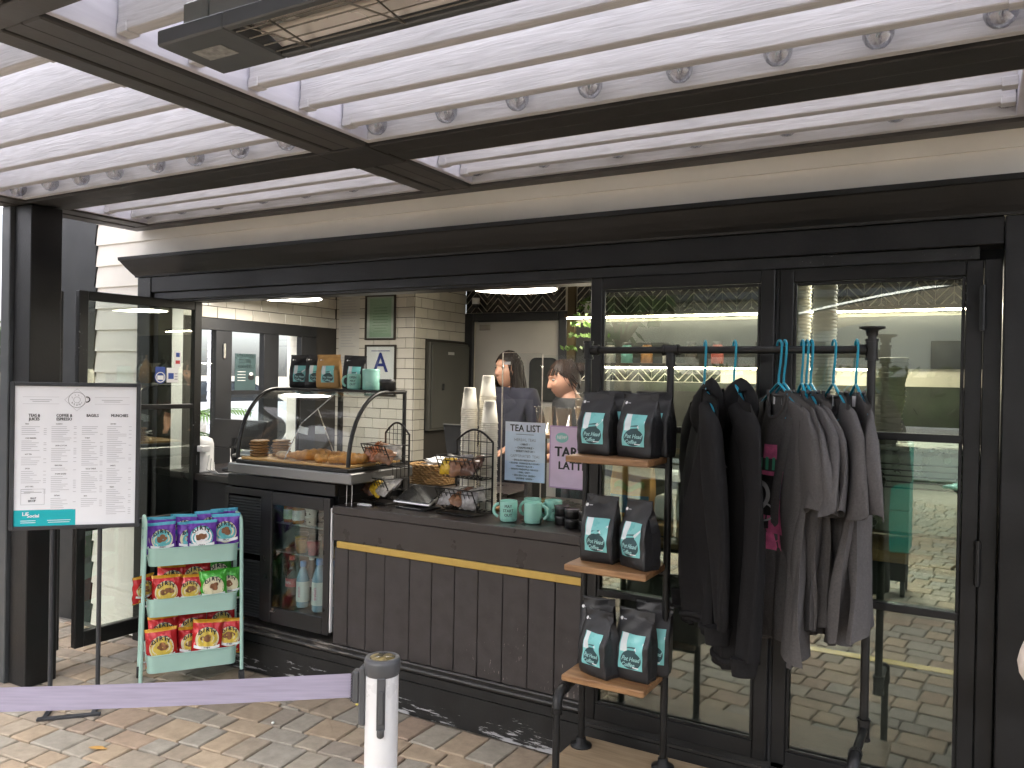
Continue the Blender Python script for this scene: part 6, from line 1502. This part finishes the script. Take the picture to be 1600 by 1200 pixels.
BELT = M('lavender_webbing', (.265, .24, .32), .7, var=.12, scale=5, stretch=(2, 2, 40), bump=.15, bscale=200)
A_ = Vector((SX-.058, SY-.024, .938)); B_ = Vector((-3.0, -2.93, .925)); dirn = (B_-A_).normalized(); nrm = Vector((-dirn.y, dirn.x, 0)).normalized()
mb = MB(); 
for s_ in (-1, 1):
    mb.grid(lambda u, v: tuple(A_.lerp(B_, u)+nrm*(s_*.0007+.004*math.sin(u*7))+Vector((0, 0, -.03*math.sin(math.pi*u)+(v-.5)*(.051)))), 40, 4)
solo(mb, 'barrier_belt', BELT, 'lavender belt stretched from the white queue post across the front', 'belt', tuple(A_), local=False)
st2 = stanchion(-3.06, -2.965, 'second white queue post at the far end of the lavender belt')

# ================================================================== PATIO HEATER
HG = M('heater_grey', (.075, .08, .085), .45, .2, .08); HL = M('heater_light_grey', (.23, .235, .225), .4, .4, .06)
ht = thing('patio_heater', 'grey infrared patio heater hung under the front rafters', 'heater', (-1.0, -1.87, 2.3))
hx0, hx1, hy0, hy1 = -1.545, -.30, -1.955, -1.775
MB().box(hx0, -1.34, hy0, hy1, 2.30, 2.335, .004).box(-.50, hx1, hy0, hy1, 2.30, 2.335, .004).box(-1.34, -.50, hy0, hy0+.02, 2.30, 2.334, .003).box(-1.34, -.50, hy1-.02, hy1, 2.30, 2.334, .003).build('face_frame', HG, ht)
MB().box(hx0+.04, hx0+.115, hy0+.03, hy1-.03, 2.336, 2.40, .008).box(hx0+.122, hx1-.03, hy0+.03, hy1-.03, 2.336, 2.405, .008).build('housing', HL, ht)
REFL = M('heater_reflector', (.86, .82, .80), .28, .7, .06, 4)
mb = MB(); mb.grid(lambda u, v: (-1.335+.83*u, hy0+.022+(hy1-hy0-.044)*v, 2.318+.016*math.sin(math.pi*v)), 4, 10); mb.build('reflector', REFL, ht)
MB().tube([(-1.32, -1.865, 2.322), (-.52, -1.865, 2.322)], .007, 10).build('heating_tube', M('quartz_tube', (.6, .55, .5), .15, .1), ht)
mb = MB()
for y in (hy0+.035, -1.885, -1.845, hy1-.035): mb.tube([(-1.338, y, 2.304), (-.502, y, 2.304)], .0018, 5)
for x in (-1.30, -1.05, -.80, -.55):
    mb.tube([(x, hy0+.02, 2.303), (x+.05, hy1-.02, 2.303)], .0022, 5); mb.tube([(x+.07, hy0+.02, 2.302), (x+.05, hy1-.02, 2.302)], .0022, 5)
mb.build('guard_wire', M('guard_wire', (.2, .19, .17), .35, .8), ht)
MB().box(-1.50, -1.41, -1.90, -1.85, 2.2985, 2.2995).build('rating_sticker', M('foil_sticker', (.3, .3, .29), .5, .3, .4, 60), ht)
mb = MB()
for x in (-1.40, -.5): mb.tube([(x, -1.87, 2.40), (x, -1.87, 2.455)], .014, 10).box(x-.03, x+.03, -1.9, -1.84, 2.402, 2.415, .003)
mb.build('mounting_bracket', HL, ht)
mb = MB().tube([(-1.36, -1.87, 2.41), (-1.30, -1.85, 2.46), (-1.2, -1.88, 2.452), (-1.05, -1.85, 2.463), (-.9, -1.88, 2.455), (-.6, -1.86, 2.46)], .006, 8)
mb.build('power_lead', INK, ht)

# ================================================================== BAR BEHIND THE GLAZED DOORS
bar = thing('back_bar', 'dark inner bar with a timber edge behind the glazed doors', 'counter', (-.6, .4, ZF))
MB().box(-1.38, .95, .16, .62, .955, .998, .003).build('countertop', wood('bar_edge_wood', (.30, .16, .06), (.42, .25, .10), .5), bar); MB().box(-1.37, .95, .19, .60, ZF, .954).build('carcass', M('bar_front', (.035, .034, .033), .5, var=.2), bar)
em = thing('espresso_machine', 'steel espresso machine on the inner bar behind the right door', 'coffee machine', (-.3, .45, .998))
MB().box(-.78, .02, .26, .60, 1.04, 1.355, .015).build('machine_body', CHROME, em); MB().box(-.79, .03, .25, .61, 1.356, 1.372, .004).build('cup_tray', CHROME, em)
for x in (-.74, -.02): MB().box(x-.02, x+.02, .29, .57, .999, 1.039).build('foot', INK, em)
mb = MB()
for k in range(5): mb.tube([(-.76, .248, 1.22+k*.022), (.0, .248, 1.22+k*.022)], .003, 6)
mb.build('trim_line', INK, em)
for k, (x, y, n_, lb) in enumerate(((-.655, .48, 46, 'tall left stack behind the right door glass'), (-.545, .43, 48, 'tall right stack behind the right door glass'))):
    cup_stack(x, y, 1.3725, n_, lb, .0132, 1.12, 'paper cups stacked on the espresso machine')
BOWL = M('pale_bowl', (.68, .63, .50), .6, var=.03)
bowl_me = MB().lathe([(.0001, 0), (.045, 0), (.062, .06), (.066, .062), (.063, .064), (.044, .006), (.0001, .006)], n=30).mesh('takeaway_bowl', BOWL)
for i in range(16):
    o = bpy.data.objects.new('takeaway_bowl', bowl_me); COL.objects.link(o); o.location = (-.315+.0015*i, .40, 1.3725+i*.018); o.rotation_euler = (0, .05, i); tag(o, 'pale takeaway bowl, '+nth(15-i)+', in the stack behind the right door', 'bowl', 'pale bowls stacked behind the right door')
LED = glow('led_strip', (1, .90, .68), 22)
for z, x1 in ((2.042, -.03), (1.688, -.5)):
    sh_ = thing('wall_shelf', ('upper' if z > 2 else 'lower')+' dark wall shelf with a lit strip on the chevron wall', 'shelf', (-1.3, 2.3, z)); MB().box(-2.62, x1, 2.22, YB-.015, z+.01, z+.035, .002).build('board', wood('dark_shelf_wood', (.05, .03, .015), (.08, .05, .025)), sh_)
    MB().box(-2.60, x1-.02, 2.222, 2.236, z, z+.0095).build('light_strip', LED, sh_)
pot = thing('trailing_plant', 'green trailing plant on the upper wall shelf', 'plant', (-2.45, 2.32, 2.077)); MB().lathe([(.0001, 0), (.05, 0), (.065, .09), (.06, .09), (.0001, .08)], (-2.45, 2.32, 2.0775), 20).build('plant_pot', WHITE, pot)
mb = MB()
for k in range(30):
    a = random.uniform(0, 6.28); p = Vector((-2.45, 2.32, 2.17)); d_ = Vector((math.cos(a)*.30, math.sin(a)*.3-.1, .6))*.03
    for j in range(9):
        p = p+d_; d_ += Vector((random.uniform(-.01, .01), random.uniform(-.008, .004), -.014)); n_ = Vector((random.gauss(0, 1), random.gauss(0, 1), random.gauss(0, 1))).normalized(); b_ = n_.orthogonal().normalized(); s_ = .026
        if p.y > 2.44: p.y = 2.44
        mb.add([p-n_*s_, p+b_*s_*.5, p+n_*s_, p-b_*s_*.5], [(0, 1, 2, 3)], False)
mb.build('foliage', LEAF2, pot)
def jar(x, y, z, lb, c):
    t = thing('storage_jar', lb, 'jar', (x, y, z), 'things on the lit wall shelves', True); MB().lathe([(.0001, 0), (.04, 0), (.042, .005), (.042, .11), (.03, .125), (.03, .13)], n=20).build('jar_body', M('jar_'+lb[:6], c, .3, var=.1), t); MB().lathe([(.033, .13), (.034, .15), (.0001, .152)], n=20).build('lid', INK, t)
for k, (x, c, nm) in enumerate(((-2.3, (.35, .33, .3), 'grey'), (-2.17, (.15, .35, .33), 'teal'), (-2.02, (.4, .2, .08), 'amber'), (-1.86, (.5, .48, .44), 'cream'), (-1.7, (.08, .07, .06), 'black'), (-1.52, (.4, .1, .08), 'red'))): jar(x, 2.33, 1.7235, nm+' lidded jar on the lower wall shelf', c)
tb_ = thing('printed_tote', 'orange and blue printed tote bag standing behind the left door glass', 'tote bag', (-1.315, .30, .998), None, True)
mb, mp_ = bag_mesh(.19, .07, .27, 77); mb.build('tote_body', M('tote_orange', (.55, .28, .08), .7, var=.3, scale=9), tb_); mb = MB(); mb.grid(lambda u, v: mp_(-.09+.18*u, .02+.08*v, .001), 8, 6); mb.grid(lambda u, v: mp_(-.07+.14*u, .125+.025*v+.012*math.sin(u*9), .001), 10, 3, mi=1); mb.build('print', [M('tote_blue', (.08, .2, .36), .7, var=.3), M('tote_green', (.35, .38, .1), .7, var=.3)], tb_)
for k, (x, z, lb) in enumerate(((-1.16, .998, 'white paper packages, lower left on the inner bar'), (-1.06, .998, 'white paper package beside the tote bag on the inner bar'), (-1.12, 1.105, 'white paper package on top of the other two'))):
    mb = MB(); mb.box(-.048, .048, -.06, .06, 0, .105, .012); mb.v = [(a+random.uniform(-.003, .003), b+random.uniform(-.003, .003), c) for a, b, c in mb.v]; solo(mb, 'paper_package', PAPER, lb, 'package', (x, .33, z+.0005), 'white packages on the inner bar', .1*k)

# ================================================================== PEOPLE
def skin_tree(name, pts, edges, rad, root, mats, parent, matf=None, sub=2, extra=None):
    me = bpy.data.meshes.new(name); me.from_pydata([Vector(p) for p in pts], edges, []); o = bpy.data.objects.new(name, me); COL.objects.link(o)
    m = o.modifiers.new('s', 'SKIN'); m.use_smooth_shade = True
    lay = me.skin_vertices[0].data
    for i, r_ in enumerate(rad): lay[i].radius = (r_, r_) if not isinstance(r_, tuple) else r_; lay[i].use_root = (i == root)
    s_ = o.modifiers.new('d', 'SUBSURF'); s_.levels = sub; s_.render_levels = sub
    dg = bpy.context.evaluated_depsgraph_get(); m2 = bpy.data.meshes.new_from_object(o.evaluated_get(dg)); bpy.data.objects.remove(o); bpy.data.meshes.remove(me)
    if extra:
        bm = bmesh.new(); bm.from_mesh(m2); m3 = extra.mesh('x', mats); bm.from_mesh(m3); bm.to_mesh(m2); bm.free(); bpy.data.meshes.remove(m3)
    m2.name = name
    m2.materials.clear()
    for q in mats: m2.materials.append(q)
    for p in m2.polygons:
        p.use_smooth = True
        if matf and p.material_index == 0: p.material_index = matf(p.center)
    r = bpy.data.objects.new(name, m2); COL.objects.link(r); r.parent = parent; OFF[r.name] = Vector((0, 0, 0)); return r
def head(mb, c, yaw, tilt, sc=1, lip=1, brow=2):
    Rm = Matrix.Rotation(yaw, 3, 'Z') @ Matrix.Rotation(tilt, 3, 'X')
    g = lambda d, s_: math.exp(-(d/s_)**2)
    def fn(u, v):
        a = 2*math.pi*u; b = math.pi*v; n = Vector((math.sin(b)*math.sin(a), -math.sin(b)*math.cos(a), math.cos(b)))
        x, y, z_ = n.x*.073, n.y*.094, n.z*.116
        if z_ < 0: x *= 1-.30*(-z_/.116)**1.6; 
        if z_ < -.03 and y > 0: y *= 1-.35*min(1, (-z_-.03)/.07)
        if y < 0:
            y -= .024*g(x, .011)*max(0, min(1, (.022-z_)/.05))*(1 if z_ > -.030 else g(z_+.030, .006))
            y += .011*(g(x-.031, .016)+g(x+.031, .016))*g(z_-.014, .013)
            y -= .006*g(z_-.034, .012)*g(x, .05)
            y -= .007*g(x, .022)*(g(z_+.053, .0065)+g(z_+.066, .006)*.9)
            y += .004*g(x, .02)*g(z_+.0595, .003)
            y -= .010*g(x, .025)*g(z_+.094, .016)
            y -= .004*(g(x-.043, .02)+g(x+.043, .02))*g(z_+.02, .02)
        q = Rm @ (Vector((x, y, z_))*sc); return (c[0]+q.x, c[1]+q.y, c[2]+q.z)
    def mf(u, v):
        a = 2*math.pi*u; b = math.pi*v; x, y, z_ = math.sin(b)*math.sin(a)*.073, -math.sin(b)*math.cos(a), math.cos(b)*.116
        if y < 0 and abs(x) < .023 and -.071 < z_ < -.049: return lip
        if y < 0 and .012 < abs(x) < .046 and .029 < z_-.004*abs(x)/.04 < .036: return brow
        if y < 0 and .017 < abs(x) < .046 and .015 < z_ < .0225: return brow
        return 0
    mb.grid(fn, 64, 56, mif=mf, wrap=True)
    for s_ in (-1, 1):
        ear = MB(); ear.grid(lambda u, v: (s_*(.072+.010*math.sin(math.pi*v)*math.sin(math.pi*u)), .012+.018*math.cos(2*math.pi*u)*math.sin(math.pi*v)+.004*v, -.0+.030*math.cos(math.pi*v)), 14, 10, wrap=True)
        mb.add([tuple(Vector(c)+Rm @ (Vector(p)*sc)) for p in ear.v], ear.f, True, 0)
    return Rm
def person(label, loc, rz, P, skin, top, hairc, hair, legs, lipc=(.35, .10, .08), yaw=0, tilt=0, sleeve=.5, pants=(.03, .03, .04), scale=1, sleevemat=None):
    t = thing('person', label, 'person', loc, None, True, rz); t.scale = (scale,)*3
    SK = M('skin_'+label[:8], skin, .5, var=.06, scale=20, spec=.4); SK.node_tree.nodes['Principled BSDF'].inputs['Subsurface Weight'].default_value = .15; SK.node_tree.nodes['Principled BSDF'].inputs['Subsurface Radius'].default_value = (.02, .008, .004)
    LP = M('lips', lipc, .4); HR = M('hair_'+label[:8], hairc, .6, var=.45, scale=30, spec=.25, stretch=(4, 4, .6))
    TP = top if not isinstance(top, tuple) else M('top_'+label[:8], top, .85, var=.1, scale=30, bump=.2, bscale=90); PT = M('trousers', pants, .85, var=.1)
    hp_, hc = P['pelvis'], P['head']; ch, nk = P['chest'], P['neck']; pts = [hp_, P['waist'], ch, nk, tuple(Vector(nk).lerp(Vector(hc), .55))]; rad = [(.145, .105), (.125, .09), (.15, .10), (.052, .052), (.050, .055)]; ed = [(0, 1), (1, 2), (2, 3), (3, 4)]
    def chain(fr, ps, rs):
        k = fr
        for p, r_ in zip(ps, rs): pts.append(p); rad.append(r_); ed.append((k, len(pts)-1)); k = len(pts)-1
        return k
    hands = []
    for sd in ('l', 'r'):
        s_ = 1 if sd == 'l' else -1; sh_, el, wr = P['sh'+sd], P['el'+sd], P['wr'+sd]
        mid = tuple(Vector(sh_).lerp(Vector(el), .5)); mid2 = tuple(Vector(el).lerp(Vector(wr), .45))
        k = chain(2, [sh_, mid, el, mid2, wr], [.058, .047, .041, .037, .027]); d_ = (Vector(wr)-Vector(el)).normalized()
        side = Vector((0, 0, 1)).cross(d_); side = side.normalized() if side.length > .2 else Vector((1, 0, 0)); pn = d_.cross(side)
        palm = Vector(wr)+d_*.055; k2 = chain(k, [tuple(palm)], [(.036, .016)])
        for f_, (off, ln, fwd) in enumerate(((-.028, .062, .03), (-.009, .072, .036), (.010, .067, .034), (.028, .052, .028))):
            b0 = palm+side*off+d_*.022; b1 = b0+d_*ln*.45-pn*.004; b2 = b1+d_*ln*.3*.9-pn*.012; b3 = b2+d_*ln*.22-pn*.014
            chain(k2, [tuple(b0), tuple(b1), tuple(b2), tuple(b3)], [.0095, .009, .0085, .0075])
        th0 = Vector(wr)+d_*.025+side*(-.03)*s_; th1 = th0+d_*.028+side*(-.02)*s_; th2 = th1+d_*.024-pn*.006
        chain(k, [tuple(th0), tuple(th1), tuple(th2)], [.013, .0105, .009])
        kn, an = P['kn'+sd], P['an'+sd]
        k = chain(0, [P['hi'+sd], tuple(Vector(P['hi'+sd]).lerp(Vector(kn), .5)), kn, tuple(Vector(kn).lerp(Vector(an), .4)), an, (an[0], an[1]-.12, an[2]-.055)], [.085, .075, .055, .052, .036, .035])
    hm = MB(); Rm = head(hm, hc, yaw, tilt)
    tz_ = P['waist'][2]-.02
    body = skin_tree('body', pts, ed, rad, 0, [SK, LP, HR, PT, TP], t, lambda c: 3 if .09 < c.z < P['pelvis'][2]+.06 and abs(c.x) < .17 else (4 if P['pelvis'][2]+.06 <= c.z < nk[2]-.035 and (c.z > 1.17 or abs(c.x) < .13 or sleeve > .6) else 0), 2, hm)
    # top: a second surface just outside the torso and upper arms
    tp = [hp_, P['waist'], ch, tuple(Vector(ch).lerp(Vector(nk), .9))]; tr_ = [(.158, .118), (.140, .104), (.172, .124), (.095, .088)]; te = [(0, 1), (1, 2), (2, 3)]
    for sd in ('l', 'r'):
        sh_, el, wr = Vector(P['sh'+sd]), Vector(P['el'+sd]), Vector(P['wr'+sd]); seq = [sh_, sh_.lerp(el, .5)]+([el, el.lerp(wr, .5), el.lerp(wr, .93)] if sleeve > .6 else [sh_.lerp(el, .8)]); rs = [.082, .064]+([.066, .054, .044] if sleeve > .6 else [.062]); k = 2
        for p, r_ in zip(seq, rs): tp.append(tuple(p)); tr_.append(r_); te.append((k, len(tp)-1)); k = len(tp)-1
    skin_tree('shirt', tp, te, tr_, 0, [TP], t, None, 2)
    ey = MB()
    for s_ in (-1, 1):
        for rr, dy, mi in ((.0115, 0, 0), (.0062, -.0066, 1)):
            e = MB().grid(lambda u, v: (s_*.031+rr*math.sin(math.pi*v)*math.cos(2*math.pi*u), -.0735+dy+rr*math.sin(math.pi*v)*math.sin(2*math.pi*u)*.9, .0135+rr*.8*math.cos(math.pi*v)), 12, 8, wrap=True); ey.add([tuple(Vector(hc)+Rm @ Vector(p)) for p in e.v], e.f, True, mi)
    ey.build('eye', [M('eye_white', (.30, .27, .25), .3), INK], t)
    # hair: scalp shell and strands
    hb = MB(); rnd = random.Random(len(label))
    def scalp(u, v):
        a = 2*math.pi*u; fr_ = .5+.5*math.cos(a); b = math.pi*v*((.74-.42*fr_**.8) if hair == 'long' else (.70-.45*fr_**.8)); n = Vector((math.sin(b)*math.sin(a), -math.sin(b)*math.cos(a), math.cos(b)))
        k = 1+.05+.03*math.sin(a*9+b*3)*.6; return tuple(Vector(hc)+Rm @ Vector((n.x*.080*k, n.y*.101*k+.004, n.z*.123*k)))
    hb.grid(scalp, 60, 24, wrap=True)
    if hair == 'long':
        for i in range(230):
            sd = rnd.choice((-1, 1)); a = R(rnd.uniform(72, 178))*sd; b = R(rnd.uniform(15, 75)); n = Vector((math.sin(b)*math.sin(a), -math.sin(b)*math.cos(a), math.cos(b))); p = Vector((n.x*.084, n.y*.104, n.z*.126)); pp = []; L_ = rnd.uniform(.26, .42); ph = rnd.uniform(0, 6)
            for j in range(12):
                f_ = j/11; q = Vector((p.x*(1+.25*min(1, f_*2))+.012*math.sin(7*f_+ph)*f_, p.y*(1+.12*f_)+.030*f_+.012*math.cos(6*f_+ph)*f_, p.z-L_*f_-.03*f_)); pp.append(tuple(Vector(hc)+Rm @ q))
            hb.tube(pp, [.0085]*9+[.007, .005, .002], 5)
        for i in range(34):
            sd = rnd.choice((-1, 1)); a = R(rnd.uniform(52, 80))*sd; b = R(rnd.uniform(48, 66)); n = Vector((math.sin(b)*math.sin(a), -math.sin(b)*math.cos(a), math.cos(b))); pp = []; ph = rnd.uniform(0, 6); L_ = rnd.uniform(.12, .3)
            for j in range(9):
                f_ = j/8; q = Vector((n.x*.083*(1+.12*math.sin(2.2*f_)), n.y*.103*(1-.25*f_)+.02*f_+.007*math.sin(7*f_+ph), n.z*.122-L_*f_)); pp.append(tuple(Vector(hc)+Rm @ q))
            hb.tube(pp, [.0045]*6+[.004, .003, .001], 4)
    elif hair == 'bun':
        for i in range(30):
            sd = rnd.choice((-1, 1)); a = R(rnd.uniform(60, 100))*sd; b = R(rnd.uniform(55, 72)); n = Vector((math.sin(b)*math.sin(a), -math.sin(b)*math.cos(a), math.cos(b))); pp = []; ph = rnd.uniform(0, 6); L_ = rnd.uniform(.05, .13)
            for j in range(8):
                f_ = j/7; q = Vector((n.x*.084*(1+.06*math.sin(3*f_)), n.y*.103+.05*f_+.005*math.sin(6*f_+ph), n.z*.122-L_*f_)); pp.append(tuple(Vector(hc)+Rm @ q))
            hb.tube(pp, [.0042]*5+[.0035, .0025, .001], 4)
        hb.grid(lambda u, v: tuple(Vector(hc)+Rm @ Vector((.045*math.cos(2*math.pi*u)*math.sin(math.pi*v), .118+.034*math.sin(2*math.pi*u)*math.sin(math.pi*v), .045+.040*math.cos(math.pi*v)+.004*math.sin(u*40+v*9)))), 30, 14, wrap=True)
        for i in range(40):
            a = R(rnd.uniform(-180, 180)); b = R(70); pp = []
            for j in range(8):
                f_ = j/7; bb = b*(1-f_*.7); n = Vector((math.sin(bb)*math.sin(a), -math.sin(bb)*math.cos(a), math.cos(bb))); pp.append(tuple(Vector(hc)+Rm @ Vector((n.x*.085, n.y*.105+.03*f_, n.z*.128))))
            hb.tube(pp, .004, 4)
    hb.build('hair', HR, t); return t
H_ = 1.60
def stand(bend=.0, wl=None, wr=None, el=None, er=None, hy=0, hx=0):
    return dict(pelvis=(0, .02, .92), waist=(0, .0, 1.06), chest=(0, -.01-bend*.4, 1.24), neck=(0, .01-bend, 1.40), head=(hx, -.022-bend*1.3+hy, 1.50),
        shl=(.165, .0-bend*.7, 1.325), ell=el or (.22, .03-bend, 1.08), wrl=wl or (.16, -.20-bend, 1.02), shr=(-.165, .0-bend*.7, 1.325), elr=er or (-.22, .03-bend, 1.08), wrr=wr or (-.16, -.20-bend, 1.02),
        hil=(.09, .02, .88), knl=(.10, .0, .48), anl=(.10, .03, .09), hir=(-.09, .02, .88), knr=(-.10, .0, .48), anr=(-.10, .03, .09))
# barista at the counter, turned to the left of the picture
person('barista with long dark wavy hair and a navy top, looking to the left', (-2.60, 1.42, ZF), R(-8), stand(), (.45, .25, .17), (.02, .02, .035), (.012, .008, .006), 'long', None, yaw=R(-10), tilt=R(-3))
person('barista with pinned-up brown hair half hidden behind the coffee rack', (-2.10, 1.36, ZF), R(-46), stand(.05), (.48, .26, .18), (.03, .03, .03), (.02, .010, .006), 'bun', None, yaw=R(0), tilt=R(12), scale=.965)
# bystander at the right edge: only an elbow shows
person('bystander at the right edge, only a pale sleeved elbow in view', (.388, -1.50, 0), R(175), stand(el=(.285, .015, 1.112), er=(-.22, .03, 1.08), wl=(.12, -.16, 1.24)), (.5, .3, .22), M('pale_cream_knit', (.56, .49, .43), .85, var=.05, bump=.2, bscale=120), (.05, .03, .02), 'bun', None, sleeve=1)
# ================================================================== SMALL THINGS ON THE GROUND
lf = MB(); lf.grid(lambda u, v: (.045*(u-.5)*2, .016*(v-.5)*2*math.sin(math.pi*min(.98, u+.02)), .004+.006*math.sin(u*3)*abs(v-.5)), 8, 4)
solo(lf, 'fallen_leaf', M('dry_leaf', (.45, .25, .06), .7, var=.2), 'dry yellow leaf lying on the paving', 'leaf', (-3.19, -.985, .002), rotz=R(20))
for k, (x, y, c, nm) in enumerate(((-2.575, -.052, (.6, .5, .12), 'yellow'), (-2.545, -.056, (.6, .38, .3), 'pink'), (-2.76, -.415, (.6, .6, .58), 'white'))):
    mb = MB().grid(lambda u, v: (.008*math.cos(6.283*u)*math.sin(3.1416*v), .008*math.sin(6.283*u)*math.sin(3.1416*v), .006+.006*math.cos(3.1416*v)), 10, 6, wrap=True); solo(mb, 'crumb', M('crumb_'+nm, c, .6), nm+' crumb on the paving by the counter base', 'crumb', (x, y, .001))
